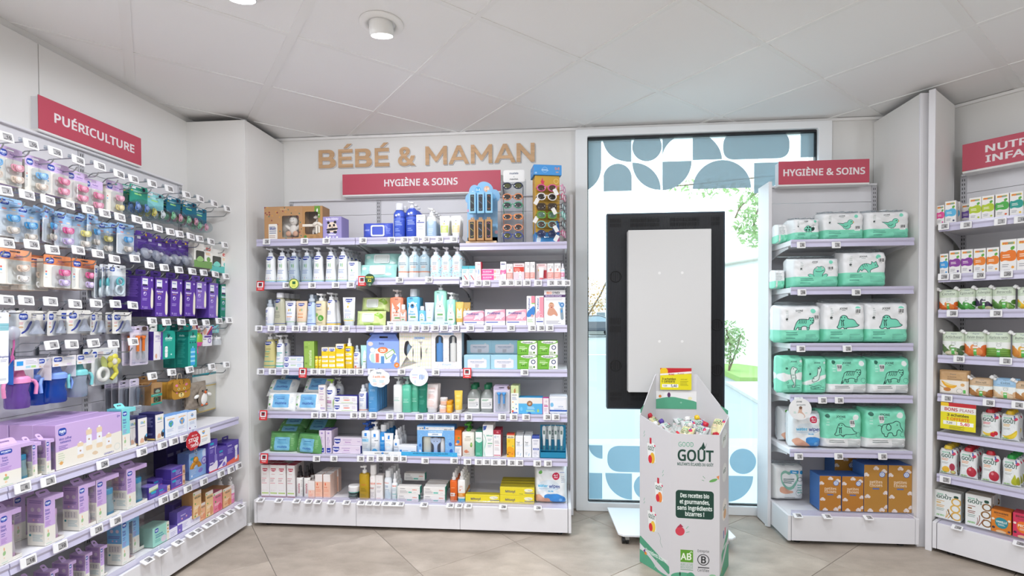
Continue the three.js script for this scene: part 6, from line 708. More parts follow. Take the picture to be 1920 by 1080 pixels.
// window gift boxes
KIND.wbox=(g,d,w,h)=>{
  const o=d.o,dep=o.d,cell=print(w,h,d.ops,o.c),T=0.002,P=printed(cell.i,0.6),side=plain(o.s||'#a9835a',0.6);
  const f=new THREE.Shape();f.moveTo(-w/2,0);f.lineTo(w/2,0);f.lineTo(w/2,h);f.lineTo(-w/2,h);f.lineTo(-w/2,0);
  const wins=[];const R=(x,y,a,b,r)=>wins.push(rrect(a*w,b*h,r,(x + a/2 - 0.5)*w,(1 - y - b/2)*h));
  if (o.multi==='arch'){for (const x of [0.13,0.58]){const s=new THREE.Shape(),a=(x - 0.5)*w,b=a + 0.26*w,y0=0.19*h,y1=0.8*h;s.moveTo(a,y0);s.lineTo(b,y0);s.lineTo(b,y1);s.absarc((a + b)/2,y1,(b - a)/2,0,PI);s.lineTo(a,y0);wins.push(s);}}
  else if (o.multi==='plaid'){for (const [pts] of [[[[15,45],[20,26],[28,24],[33,34],[42,42],[44,60],[38,80],[26,70],[16,58]]],[[[46,30],[56,26],[66,32],[66,80],[46,80]]],[[[68,36],[74,26],[84,27],[88,40],[80,52],[86,64],[80,76],[69,79]]]]){const s=new THREE.Shape();const q=pts.map(([x,y])=>new THREE.Vector2((x/100 - 0.5)*w,(1 - y/100)*h));s.setFromPoints(new THREE.CatmullRomCurve3(q.map((v)=>new THREE.Vector3(v.x,v.y,0)),true).getPoints(30).map((v)=>new THREE.Vector2(v.x,v.y)));wins.push(s);}}
  else R(o.win[0]/100,o.win[1]/100,o.win[2]/100,o.win[3]/100,0.012);
  for (const s of wins) hole(f,s);
  mesh('printed_front',paint(ext(f,T,{}),{cell,w,h}),P,g);
  const inn=box(w,h,T,{z: -dep + T,side: o.c}),list=[inn,box(T,h,dep - T,{x: -w/2 + T/2,z: -T,side: o.s||o.c}),box(T,h,dep - T,{x: w/2 - T/2,z: -T,side: o.s||o.c}),box(w,T,dep - T,{y: 0,z: -T,side: o.c}),box(w,T,dep - T,{y: h - T,z: -T,side: o.c})];
  mesh('box_shell',merge(list),side,g);
  mesh('window_pane',box(w*0.97,h*0.97,0.0006,{y: h*0.015,z: -0.0035,b: 0.0001}),clear('#ffffff',0.05),g);
  mesh('inner_tray',box(w*0.94,h*0.94,0.002,{y: h*0.03,z: -min(dep*0.75,0.075)}),plain(o.toy==='bear'?'#efe9df':o.toy==='giraffe'?'#6a5138':'#6d7f92',0.8),g);
  if (o.toy==='bear') toyBear(g,(0.68 - 0.5)*w,h*0.09,-0.04);
  if (o.toy==='giraffe') toyGiraffe(g,0.0,h*0.16,-0.04);
  if (o.toy==='brush'){const x0=-w*0.26;mesh('cream_pot',loft([[h*0.05,0.026,0.02],[h*0.4,0.026,0.02],[h*0.42,0.028,0.022],[h*0.62,0.027,0.021]],{xc: x0,zc: -0.03,c: '#dfe2d4'}),plain('#dfe2d4',0.4),g);
    const b=new THREE.Shape();b.moveTo(-0.014,h*0.05);b.lineTo(0.014,h*0.05);b.quadraticCurveTo(0.006,h*0.26,0.016,h*0.36);b.bezierCurveTo(0.045,h*0.46,0.034,h*0.64,0.02,h*0.56);b.quadraticCurveTo(0,h*0.62,-0.02,h*0.56);b.bezierCurveTo(-0.034,h*0.64,-0.045,h*0.46,-0.016,h*0.36);b.quadraticCurveTo(-0.006,h*0.26,-0.014,h*0.05);
    const br=mesh('rabbit_brush',ext(b,0.012,{z: -0.014,b: 0.003}).translate(-0.005,0,0),plain('#b5cdf0',0.4),g);for (const x of [-0.014,0.006]) mesh('eye',ball(0.0025,0.0025,0.001,8).translate(x,h*0.46,-0.013),M.black,br);
    mesh('small_bottle',loft([[h*0.05,0.014,0.012],[h*0.46,0.014,0.012],[h*0.48,0.012,0.01],[h*0.56,0.011,0.01]],{xc: w*0.16,zc: -0.03}),plain('#e9ecef',0.4),g);}
  if (o.multi==='arch'){mesh('blue_bottle',loft([[0.19*h,0.022,0.014,4],[0.68*h,0.022,0.014,4],[0.7*h,0.01,0.008],[0.86*h,0.008,0.007]],{xc: -0.24*w,zc: -0.024}),plain('#4a90d2',0.4),g);mesh('white_bottle',loft([[0.19*h,0.02,0.014,4],[0.68*h,0.02,0.014,4],[0.7*h,0.01,0.008],[0.86*h,0.008,0.007]],{xc: 0.21*w,zc: -0.024}),plain('#e6e7e4',0.4),g);}
  if (o.multi==='plaid'){mesh('blue_comforter',ball(0.022,h*0.24,0.02).translate(-0.2*w,h*0.48,-0.028),plain('#7f9cb4',0.9),g);mesh('tube_body',loft([[0.2*h,0.017,0.013],[0.45*h,0.018,0.01],[0.7*h,0.02,0.002,6]],{xc: 0.06*w,zc: -0.024}),plain('#efdedb',0.4),g);mesh('blue_bottle',loft([[0.2*h,0.02,0.014,4],[0.74*h,0.02,0.014,4]],{xc: 0.28*w,zc: -0.026}),plain('#5a94d4',0.4),g);}
  if (o.toy==='giraffe'){mesh('string_handle',tube([[-0.02,h - 0.002,-dep/2],[-0.012,h + 0.016,-dep/2],[0.012,h + 0.018,-dep/2],[0.022,h - 0.002,-dep/2]],0.0012),plain('#e2cdb0',0.8),g);}
};
function toyBear(g,x,y,z){
  const W=plain('#eee9e1',1),F=plain('#d9b59a',0.9),p=[];
  p.push(ball(0.028,0.036,0.022).translate(x,y + 0.046,z),ball(0.027,0.03,0.022).translate(x + 0.004,y + 0.105,z + 0.006),ball(0.011,0.026,0.011).rotateZ(0.9).translate(x - 0.032,y + 0.06,z + 0.008),ball(0.011,0.026,0.011).rotateZ(-0.7).translate(x + 0.034,y + 0.062,z + 0.008),ball(0.012,0.009,0.01).translate(x + 0.004,y + 0.098,z + 0.026));
  const t=mesh('plush_bear',merge(p),W,g);
  for (const s of [-1,1]){mesh('ear',ball(0.011,0.011,0.006).translate(x + 0.004 + s*0.022,y + 0.13,z),plain('#8c4a52',0.9),t);mesh('paw',ball(0.018,0.018,0.01).translate(x + s*0.024,y + 0.02,z + 0.022),plain('#d8a98c',0.9),t);mesh('eye',ball(0.002,0.002,0.002,8).translate(x + 0.004 + s*0.009,y + 0.11,z + 0.028),M.black,t);}
}
function toyGiraffe(g,x,y,z){
  const W=plain('#ded5cb',0.9),p=[ball(0.016,0.02,0.014).translate(x,y + 0.03,z),ball(0.008,0.034,0.008).rotateZ(-0.15).translate(x + 0.008,y + 0.07,z),ball(0.015,0.01,0.011).translate(x + 0.006,y + 0.108,z + 0.006)];
  for (const s of [-1,1]) p.push(ball(0.003,0.008,0.003,8).translate(x + 0.01 + s*0.006,y + 0.12,z),ball(0.006,0.024,0.007,10).translate(x + s*0.012,y + 0.012,z + 0.006));
  const t=mesh('toy_giraffe',merge(p),W,g);
  const R=plain('#ece4d6',0.8);mesh('ribbon',merge([box(0.13,0.016,0.001,{x: 0,y: y + 0.045,z: 0.002}),ball(0.018,0.01,0.006).rotateZ(0.5).translate(0.02,y + 0.062,0.006),ball(0.018,0.01,0.006).rotateZ(-0.6).translate(0.048,y + 0.06,0.006),box(0.012,0.05,0.001,{x: 0.028,y: y + 0.002,z: 0.004}),box(0.012,0.046,0.001,{x: 0.044,y: y + 0.006,z: 0.004})]),R,g);
}
KIND.house=(g,d,w,h)=>{
  const o=d.o,dep=o.d,cell=print(w,h,d.ops,o.c),hs=h*0.8;
  mesh('carton_body',box(w,hs,dep,{cell: {...cell,y: cell.y + cell.h*0.2,h: cell.h*0.8},side: o.s,top: o.s}),printed(cell.i),g);
  const tr=hole((()=>{const s=new THREE.Shape();s.moveTo(-w/2,hs);s.lineTo(w/2,hs);s.lineTo(w*0.38,h);s.lineTo(-w*0.32,h);s.lineTo(-w/2,hs);return s;})(),rrect(w*0.26,h*0.055,0.006,0.02*w,hs + h*0.115));
  mesh('handle_flap',ext(tr,0.003,{z: -0.004}),plain('#7089cf',0.5),g);
  mesh('roof_side',merge([box(w*0.84,0.002,dep*0.5,{y: 0,z: 0}).rotateX(0.9).translate(0,h*0.97,-0.008)]),plain('#5f79c2',0.5),g);
};
// soft packs
KIND.wipe=(g,d,w,h)=>{
  const o=d.o,cell=print(w,h,d.ops,o.c);
  mesh('pack_body',bag(w,h,o.d,{cell,p: 7,q: 0.5,fx: 0.07,wr: 0.05}),printed(cell.i,0.32),g);
  if (o.lid){const [x,y,a,b]=o.lid.map((v)=>v/100),lw=a*w,lh=b*h,cx=(x + a/2 - 0.5)*w,cy=(1 - y - b/2)*h;
    const fr=rrect(lw,lh,0.012,cx,cy);hole(fr,rrect(lw*0.8,lh*0.72,0.008,cx,cy));mesh('lid_frame',ext(fr,0.007,{z: 0.0045,b: 0.0015}),plain('#eef0f0',0.35),g);
    mesh('lid',ext(rrect(lw*0.78,lh*0.7,0.008,cx,cy),0.005,{z: 0.0035,b: 0.001}),plain(d.id==='wipeBlue'?'#4a5fc8':'#e6ece8',0.35),g);}
};
KIND.pack=(g,d,w,h)=>{
  const o=d.o,cell=print(w,h,d.ops,o.c);
  mesh('pack_body',bag(w,h,o.d,{cell,p: 12,q: 0.5,wr: 0.035,nx: 22,ny: 18}),printed(cell.i,0.4),g);
  if (o.film){const f=bag(w*0.96,h*0.13,o.d*0.55,{p: 4,q: 0.9,wr: 0.4,top: 0.9});f.translate(0,h*0.955,-o.d*0.2);mesh('film_top',f,plain('#eef2f4',0.15,{transmission: 0.9,thickness: 0}),g);}
};
KIND.bagk=(g,d,w,h)=>{const o=d.o,cell=print(w,h,d.ops,o.c);mesh('bag_body',bag(w,h,o.d,{cell,p: 8,q: 0.5,wr: 0.05,nx: 20,ny: 18,fy: 0.03}),printed(cell.i,0.3),g);};
KIND.pouch=(g,d,w,h)=>{// low pouch with a white corner spout
  const o=d.o,cell=print(w,h,d.ops,o.c);
  mesh('pouch_body',bag(w,h,o.d,{cell,p: 5,q: 0.6,wr: 0.04,top: 0.6,nx: 14,ny: 14}),printed(cell.i,0.35),g);
  const s=loft([[0,0.007,0.006,3],[0.012,0.006,0.006],[0.013,0.0095,0.0095],[0.026,0.0095,0.0095],[0.028,0.008,0.008]],{seg: 14}).rotateZ(0.95).translate(-w*0.36,h*0.92,-o.d*0.3);mesh('spout_cap',s,plain(o.k,0.35),g);
};
KIND.doypack=(g,d,w,h)=>{
  const o=d.o,cell=print(w,h,d.ops,o.c);
  const b=bag(w,h,o.d,{cell,p: 5,q: 0.6,wr: 0.03,top: 0.65,nx: 14,ny: 14});const P=b.attributes.position;for (let i=0;i<P.count;i++){const t=P.getY(i)/h;P.setX(i,P.getX(i)*(1 - 0.1*sin(t*3.4) - (t>0.85?(t - 0.85)*1.6:0)));} b.computeVertexNormals();
  mesh('pouch_body',b,printed(cell.i,0.35),g);
  mesh('spout',loft([[h*0.96,w*0.14,0.006,3],[h*1.02,w*0.12,0.006]],{seg: 12,zc: -o.d*0.45}),plain('#eceeee',0.4),g);
  mesh('screw_cap',loft([[h*1.0,w*0.2,w*0.2],[h*1.01,w*0.24,w*0.24],[h*1.05,w*0.24,w*0.24],[h*1.1,w*0.2,w*0.2],[h*1.14,w*0.18,w*0.18]],{seg: 16,zc: -o.d*0.45}),plain(o.k,0.35),g);
};
// baby bottle: body, ring, teat
function babyBottle(g,x,y,z,h,r,c,top){
  const b=mesh('bottle',loft([[y,r*0.96,r*0.96],[y + 0.004,r,r],[y + h*0.2,r,r],[y + h*0.42,r*0.86,r*0.86],[y + h*0.56,r*0.92,r*0.92],[y + h*0.64,r*0.78,r*0.78]],{xc: x,zc: z,seg: 20}),plain(c==='#1f87b0'?'#8fb4c0':'#dcd3dd',0.3,{transmission: 0.3,thickness: 0}),g);
  mesh('bottle_ring',loft([[y + h*0.6,r*0.92,r*0.92],[y + h*0.74,r*0.9,r*0.9],[y + h*0.76,r*0.8,r*0.8]],{xc: x,zc: z,seg: 20}),plain(c,0.4),b);
  mesh('bottle_base',loft([[y - 0.001,r,r],[y + h*0.1,r*1.02,r*1.02]],{xc: x,zc: z,seg: 20}),plain(c,0.4),b);
  mesh('dome',loft([[y + h*0.75,r*0.82,r*0.82],[y + h*0.92,r*0.74,r*0.74],[y + h*0.98,r*0.5,r*0.5],[y + h,r*0.2,r*0.2]],{xc: x,zc: z,seg: 18}),clear('#f0f3f5',0.15),b);
}
KIND.mam=(g,d,w,h)=>{
  const o=d.o,dep=o.d,win=o.win||0.45,fw=w*(1 - win),T=0.0015,cell=print(fw,h,d.ops,o.c),sc=print(dep,h,o.sp||'',o.c);
  const band=0.1*h,L=[];
  mesh('printed_front',box(fw,h,T,{cell,x: -w/2 + fw/2,side: o.c}),printed(cell.i),g).geometry.attributes;// logo panel
  const fp=g.children[g.children.length - 1].geometry,U=fp.attributes.uv;
  mesh('printed_side',box(T,h,dep - T,{x: -w/2 + T/2,z: -T,sideCell: sc,side: o.c}),printed(sc.i),g);
  mesh('top_band',merge([box(w - fw,band,T,{x: w/2 - (w - fw)/2,y: h - band,side: o.hc}),box(w,T,dep - T,{y: h - T,z: -T,side: o.hc}),box(T,band,dep - T,{x: w/2 - T/2,y: h - band,z: -T,side: o.hc})]),printed(cell.i),g);
  mesh('bottom_band',merge([box(w - fw,band*0.7,T,{x: w/2 - (w - fw)/2,side: o.c}),box(w,T,dep - T,{z: -T,side: o.c}),box(T,band*0.7,dep - T,{x: w/2 - T/2,z: -T,side: o.c}),box(w,h,T,{z: -dep + T,side: o.c})]),printed(cell.i),g);
  mesh('window_pane',merge([box(w - fw,h*0.86,0.0005,{x: w/2 - (w - fw)/2,y: h*0.05,z: -0.0006,b: 0.0001}),box(0.0005,h*0.86,dep*0.9,{x: w/2 - 0.0005,y: h*0.05,z: -0.003,b: 0.0001})]),clear('#ffffff',0.04),g);
  babyBottle(g,w*0.5 - min(w*0.3,dep*0.45),0.006,-dep*0.48,h*0.84,min(dep*0.4,w*0.3,0.031),o.cap,'#fff');
  const tb=hole(rrect(w*0.62,0.034,0.01,0,0.014),rrect(w*0.3,0.007,0.003,0,0.018));mesh('hang_tab',ext(tb,0.001,{}).rotateX(-0.75).translate(-w*0.05,h - 0.002,-dep*0.45),plain(o.hc,0.55),g);
};
// dummies (soothers)
const SHIELD=(()=>{const s=new THREE.Shape();s.moveTo(-0.021,0.004);s.bezierCurveTo(-0.022,0.014,-0.008,0.012,0,0.0095);s.bezierCurveTo(0.008,0.012,0.022,0.014,0.021,0.004);s.bezierCurveTo(0.022,-0.012,0.008,-0.014,0,-0.011);s.bezierCurveTo(-0.008,-0.014,-0.022,-0.012,-0.021,0.004);for (const k of [-1,1]){const p=new THREE.Path();p.absellipse(k*0.0145,0.001,0.003,0.006,0,2*PI);s.holes.push(p);} return ext(s,0.004,{b: 0.0012,seg: 8});})();
const KNOB=merge([ball(0.0095,0.0095,0.005,14),new THREE.TorusGeometry(0.011,0.0014,6,18).scale(1,0.9,1).translate(0,-0.001,0.001)]),TEAT=merge([ball(0.008,0.009,0.012,10).translate(0,0,-0.014)]);
function dummy(g,x,y,z,c,k=1,turn=0){const p=mesh('dummy',SHIELD,plain(c,0.35),g);p.position.set(x,y,z);p.scale.setScalar(k);p.rotation.z=turn;const c2=new THREE.Color(c).lerp(new THREE.Color('#fff'),0.2);const n=mesh('knob',KNOB,plain('#' + c2.getHexString(),0.3),p);n.position.z=0.003;mesh('teat',TEAT,clear('#f6efe0',0.2),p);}
const slotted=(w,h,r)=>hole(rrect(w,h,r,0,h/2),rrect(w*0.32,0.007,0.003,0,h*0.93));
function card(g,d,w,h,z=0,t=0.0012){const cell=print(w,h,d.ops,d.o.c);mesh('printed_card',paint(ext(slotted(w,h,0.008),t,{z}),{cell,w,h}),printed(cell.i,0.5),g);return cell;}
const shell=(g,w,h,dep,cx,cy,z,r=0.012)=>mesh('clear_blister',ext(rrect(w,h,r,cx,cy),dep,{z: z + dep,b: min(0.004,dep/3)}),clear('#f4f6f8',0.06),g);
KIND.blister=(g,d,w,h)=>{
  const o=d.o,dep=0.026;
  if (o.box){mesh('box_body',box(w*0.96,h*0.86,0.03,{x: -w*0.02,z: -dep - 0.003,side: '#efe9dc',top: o.tc}),printed(card(g,d,w,h,-dep).i),g);} else card(g,d,w,h,-dep);
  const bw=o.box?w*0.72:w*0.94,bx=o.box?w*0.13:0,bh=h*(o.box?0.66:0.62),by=bh/2 + h*0.02;
  shell(g,bw,bh,dep,bx,by,-dep + 0.0005);
  if (o.pac) o.pac.forEach((c,i)=>dummy(g,bx,h*(i?0.17:0.48),-dep + 0.02,c,min(1.18,bw/0.05),(rnd() - 0.5)*0.24));
  else {mesh('teal_handle',new THREE.TorusGeometry(0.018,0.005,8,18).translate(0.004,h*0.46,-0.012),plain(o.gad,0.4),g);mesh('clear_ring',new THREE.TorusGeometry(0.022,0.005,8,18).translate(0.002,h*0.2,-0.012),plain('#dfe9ec',0.3),g);}
};
KIND.avent=(g,d,w,h)=>{
  const o=d.o;card(g,d,w*0.86,h*0.62,-0.03);g.children[0].position.y=h*0.38;
  const s=new THREE.Shape();s.absellipse(0,h*0.26,w*0.52,h*0.26,0,2*PI);mesh('clear_case',ext(s,0.036,{z: 0.008,b: 0.008,seg: 20}),clear('#eef4f6',0.08),g);
  o.pac.forEach((c,i)=>dummy(g,(i - 0.5)*w*0.44,h*0.26,-0.008,c,1.0,PI/2*(i?1:0.9)));
};
KIND.teatp=(g,d,w,h)=>{card(g,d,w*0.92,h*0.6,-0.04);g.children[0].position.y=h*0.4;const C=clear('#eef0f4',0.12);mesh('clear_case',loft([[0,w*0.4,w*0.4],[0.01,w*0.46,w*0.46],[0.026,w*0.44,w*0.44],[0.03,w*0.3,w*0.3]],{seg: 20}).rotateX(PI/2 - 0.3).translate(0,h*0.28,-0.03),C,g);mesh('teat',loft([[0,w*0.3,w*0.3],[0.01,w*0.26,w*0.26],[0.022,w*0.1,w*0.1],[0.034,w*0.09,w*0.09],[0.038,w*0.04,w*0.04]],{seg: 16}).rotateX(PI/2 - 0.3).translate(0,h*0.28,-0.026),milky('#e8eaee',0.6),g);};
KIND.teatw=(g,d,w,h)=>{card(g,d,w,h,-0.035);shell(g,w*0.62,h*0.6,0.03,w*0.08,h*0.32,-0.0345,0.02);const C=milky('#e4e8f2',0.6);mesh('teat',loft([[h*0.1,w*0.27,0.013],[h*0.16,w*0.27,0.013],[h*0.24,w*0.2,0.012],[h*0.4,w*0.11,0.009],[h*0.52,w*0.065,0.008],[h*0.6,w*0.06,0.007],[h*0.64,w*0.03,0.004]],{xc: w*0.12,zc: -0.018,seg: 18}),C,g);};
KIND.hbox=(g,d,w,h)=>{// hanging carton with a tab
  const o=d.o,dep=o.d,cell=print(w,h,d.ops,o.c),sc=o.sp?print(dep,h,o.sp,o.s):null;
  mesh('carton_body',box(w,h,dep,{cell,side: o.s,top: o.t||o.s}),printed(cell.i),g);
  if (sc) mesh('side_print',box(0.0006,h*0.98,dep*0.98,{x: -w/2 - 0.0003,y: h*0.01,z: -dep*0.01,sideCell: sc,side: o.s,b: 0.0001}),printed(sc.i),g);
  if (o.tab) mesh('hang_tab',ext(hole(rrect(w*0.8,0.036,0.006,0,h + 0.016),rrect(w*0.34,0.008,0.003,0,h + 0.022)),0.001,{z: -dep*0.5}),plain(o.tabc||o.s,0.55),g);
};
KIND.pcard=(g,d,w,h)=>{const o=d.o;card(g,d,w,h,-0.016);shell(g,w*0.8,h*0.74,0.014,0,h*0.42,-0.0155);for (const s of [-1,1]){const x=s*w*0.15;mesh('syringe',merge([loft([[h*0.36,0.006,0.006],[h*0.66,0.006,0.006]],{xc: x,zc: -0.008,seg: 10}),box(0.014,0.003,0.008,{x,y: h*0.36,z: -0.004})]),plain(o.pc,0.4),g);mesh('knob',merge([ball(0.011,0.011,0.008,12).translate(x,h*0.71,-0.008),ball(0.005,0.005,0.005,8).translate(x - 0.009,h*0.735,-0.008),ball(0.005,0.005,0.005,8).translate(x + 0.009,h*0.735,-0.008)]),plain(o.pc,0.4),g);mesh('barrel_tip',loft([[h*0.14,0.003,0.003],[h*0.2,0.009,0.007],[h*0.34,0.006,0.006]],{xc: x,zc: -0.008,seg: 10}),clear('#f4f6f8',0.1),g);}};
KIND.spoonk=(g,d,w,h)=>{card(g,d,w,h*0.34,-0.024);g.children[0].position.y=h*0.66;shell(g,w*0.9,h*0.96,0.02,0,h*0.48,-0.0235);mesh('bowl',ball(w*0.42,w*0.44,0.014).translate(0.004,h*0.58,-0.006),milky('#dde0ea',0.5),g);for (const [x,c] of [[-0.012,'#33408f'],[0.012,'#e86ab0']]) mesh('spoon',merge([tube([[x,h*0.6,-0.012],[x*0.9,h*0.34,-0.01],[x*0.4,h*0.12,-0.012]],0.0034),ball(0.009,0.018,0.003,10).translate(x*0.6,h*0.1,-0.012)]),plain(c,0.4),g);};
KIND.bcard=(g,d,w,h)=>{card(g,d,w,h,0);};
KIND.feeder=(g,d,w,h)=>{card(g,d,w,h*0.42,-0.03);g.children[0].position.y=h*0.58;mesh('feeder_dome',loft([[h*0.4,w*0.44,w*0.44],[h*0.62,w*0.42,w*0.42],[h*0.7,w*0.2,w*0.2]],{zc: -0.01}),plain('#b5d84a',0.3,{transmission: 0.4,thickness: 0}),g);mesh('feeder_handle',merge([loft([[h*0.26,w*0.3,w*0.3],[h*0.4,w*0.46,w*0.46]],{zc: -0.01}),tube([[0,h*0.26,-0.01],[-w*0.14,h*0.12,-0.01],[0,h*0.02,-0.01]],0.006)]),plain('#e0559c',0.4),g);};
KIND.bottlecard=(g,d,w,h)=>{card(g,d,w,h*0.4,-0.03);g.children[0].position.y=h*0.6;const b=mesh('bottle',loft([[h*0.0,w*0.4,w*0.3],[h*0.2,w*0.4,w*0.3],[h*0.3,w*0.28,w*0.22]],{zc: -0.016}),milky('#e9edf0',0.5),g);mesh('bottle_ring',loft([[h*0.3,w*0.32,w*0.26],[h*0.4,w*0.32,w*0.26]],{zc: -0.016}),plain('#f0f2f2',0.4),b);mesh('dome',loft([[h*0.4,w*0.28,w*0.22],[h*0.56,w*0.16,w*0.14],[h*0.6,w*0.06,w*0.06]],{zc: -0.016}),clear('#f2f5f6',0.1),b);};
KIND.cup=(g,d,w,h)=>{
  const o=d.o,r=w*0.4,zc=-r;
  const cell=print(w*0.95,h*0.22,o.strip?'B;R8 20 26 40 #2f9ae0;G44 16 46 3 14 #b9bac8;R44 66 20 20 #a4d0e0;R66 66 20 20 #a9d48c':'B;A22 34 34 42;G46 20 46 2 12 #7f8fb0;E16 84 10 8 #e6c4a0;G60 76 24 2 12 #c9aed8',o.card);
  mesh('cup_body',loft([[0,r*0.92,r*0.92],[0.006,r,r],[h*0.2,r,r],[h*0.34,r*0.82,r*0.82],[h*0.5,r*0.96,r*0.96],[h*0.52,r*0.9,r*0.9]],{zc,seg: 24}),plain(o.c,0.2,{transmission: 0.55,thickness: 0}),g);
  mesh('lid',loft([[h*0.51,r*1.02,r*1.02],[h*0.6,r,r],[h*0.64,r*0.8,r*0.8]],{zc,seg: 24}),plain(o.hc,0.4),g);
  mesh('spout',loft([[h*0.63,r*0.66,r*0.66],[h*0.74,r*0.5,r*0.5],[h*0.8,r*0.3,r*0.34],[h*0.84,r*0.24,r*0.3]],{zc,seg: 18}),plain(o.hc,0.25,{transmission: 0.5,thickness: 0}),g);
  for (const s of [-1,1]) mesh('handle',tube([[s*r*0.9,h*0.54,zc],[s*r*1.45,h*0.52,zc + 0.01],[s*r*1.6,h*0.42,zc + 0.014],[s*r*1.5,h*0.24,zc + 0.014]],0.0065,8),plain(o.hc,0.4),g);
  mesh('printed_card',box(w*0.95,h*0.22,0.001,{cell,y: h*0.78,z: 0.004,b: 0.0003}),printed(cell.i),g);
  const a=[[h*0.5,-0.002],[h,-0.002],[h*0.5,-r*2]],x=-w*0.47,v=(k)=>a.map(([y,z])=>[x + k,y,z]);mesh('card_side',soup([{v: v(0)},{v: v(0.001)},...[0,1,2].map((i)=>({v: [v(0)[i],v(0)[(i + 1) % 3],v(0.001)[(i + 1) % 3],v(0.001)[i]]}))],[x + 0.0005,h*0.66,-r*0.7]),plain(o.strip||o.card,0.6),g);
  mesh('wire_loop',tube([[0,h,0.002],[0,h + 0.014,-0.006],[0,h,-0.014]],0.0012),clear(),g);
};
KIND.teether=(g,d,w,h)=>{card(g,d,w,h,-0.034);shell(g,w*0.86,h*0.72,0.03,0.004,h*0.38,-0.0335);const Y=plain('#e6dc52',0.4);const f=[];for (let i=0;i<5;i++) f.push(ball(0.016,0.016,0.008,12).translate(0.026 + 0.022*cos(i*1.257),h*0.62 + 0.022*sin(i*1.257),-0.014));mesh('flower',merge(f),Y,g);mesh('flower_face',ball(0.015,0.016,0.008,12).translate(0.026,h*0.62,-0.01),plain('#e9e2d4',0.4),g);mesh('ring',new THREE.TorusGeometry(0.024,0.009,10,22).scale(1,1.15,1).translate(-0.03,h*0.3,-0.014),plain('#ece9de',0.4),g);mesh('leaf',ball(0.014,0.034,0.008,12).rotateZ(0.25).translate(-0.026,h*0.6,-0.014),plain('#d4dc7c',0.4),g);mesh('stem',tube([[0.032,h*0.46,-0.014],[0.04,h*0.3,-0.012],[0.014,h*0.14,-0.014]],0.009,8),Y,g);};
KIND.brushk=(g,d,w,h)=>{card(g,d,w,h,-0.04);shell(g,w*0.94,h*0.8,0.034,0,h*0.41,-0.0395);mesh('brush_handle',loft([[h*0.34,0.006,0.006],[h*0.5,0.009,0.008],[h*0.74,0.012,0.009],[h*0.8,0.006,0.006]],{zc: -0.022,seg: 12}),plain('#5d6068',0.4),g);const b=[];for (let i=0;i<9;i++) b.push(loft([[h*0.05 + i*h*0.032,0.019,0.014],[h*0.065 + i*h*0.032,0.02,0.015]],{zc: -0.022,seg: 14}));const m=mesh('bristles',merge(b),plain('#eceef0',0.8),g);m.userData.kind='stuff';};
KIND.satchel=(g,d,w,h)=>{
  const o=d.o,cell=print(w*0.98,h*0.78,d.ops,o.c),S=plain(o.c,0.75);
  mesh('bag_body',ext(rrect(w*0.94,h*0.7,0.02,0,h*0.36),o.d,{b: 0.006,z: -0.006}),S,g);
  mesh('printed_flap',paint(ext(rrect(w*0.98,h*0.78,0.024,0,h*0.39),0.005,{z: 0.0,b: 0.001}),{cell,w: w*0.98,h: h*0.78}),printed(cell.i,0.75),g);
  mesh('flap_edge',tube([[-w*0.46,h*0.7,0.001],[-w*0.47,h*0.42,0.002],[-w*0.3,h*0.32,0.003],[w*0.3,h*0.32,0.003],[w*0.47,h*0.42,0.002],[w*0.46,h*0.7,0.001]],0.0025),plain('#a07424',0.75),g);
  mesh('handle_loop',tube([[-0.014,h*0.78,-0.016],[-0.008,h,-0.016],[0.012,h,-0.016],[0.02,h*0.78,-0.016]],0.0016),plain('#d8cdb8',0.7),g);
};
KIND.plush=(g,d,w,h)=>{
  const F=plain('#968a7c',1,{sheen: 1,sheenRoughness: 0.6,sheenColor: new THREE.Color('#cfc4b6')});
  mesh('cushion',merge([bag(w*0.84,h*0.94,0.05,{p: 4,q: 0.6,wr: 0.12,nx: 24,ny: 20}).translate(0,h*0.05,-0.01),ball(0.018,0.014,0.014).translate(w*0.42,h*0.14,-0.03),ball(0.016,0.014,0.014).translate(-w*0.42,h*0.06,-0.03),ball(0.016,0.014,0.014).translate(-w*0.36,h*0.9,-0.03)]),F,g);
  const W=plain('#f1eee8',0.9),B=mesh('penguin',ball(w*0.2,h*0.36,0.012).translate(0.01,h*0.48,0.002),plain('#8f8274',1),g);
  mesh('belly',ball(w*0.15,h*0.24,0.012).translate(0.012,h*0.42,0.006),W,B);for (const s of [-1,1]){mesh('wing',ball(w*0.1,h*0.06,0.008).rotateZ(s*-0.3).translate(0.01 + s*w*0.28,h*0.52,0.004),W,B);mesh('eye',ball(0.005,0.005,0.003,10).translate(0.012 + s*w*0.09,h*0.7,0.014),M.black,B);mesh('foot',ball(0.008,0.005,0.005,10).translate(0.012 + s*w*0.1,h*0.2,0.012),plain('#d8622c',0.7),B);}
  mesh('beak',ball(0.006,0.009,0.006,10).translate(0.012,h*0.64,0.018),plain('#d8622c',0.7),B);
};
KIND.bib=(g,d,w,h)=>{
  const cell=card(g,d,w*0.94,h*0.38,-0.012);g.children[0].position.y=h*0.62;
  for (let i=0;i<4;i++){const m=mesh('bib',ext(rrect(w*0.78,h*0.56,0.03,w*0.06 - i*0.012,h*0.33 - i*0.004),0.006,{z: -0.014 - i*0.008,b: 0.002}),plain(i?'#d9c08c':'#e6dcc4',0.9),g);if (!i) mesh('binding',ext(hole(rrect(w*0.8,h*0.58,0.032,w*0.06,h*0.33),rrect(w*0.75,h*0.52,0.026,w*0.06,h*0.33)),0.008,{z: -0.0125,b: 0.002}),plain('#e8c46a',0.9),m);}
  shell(g,w,h*0.66,0.004,0,h*0.33,-0.01,0.004);
};
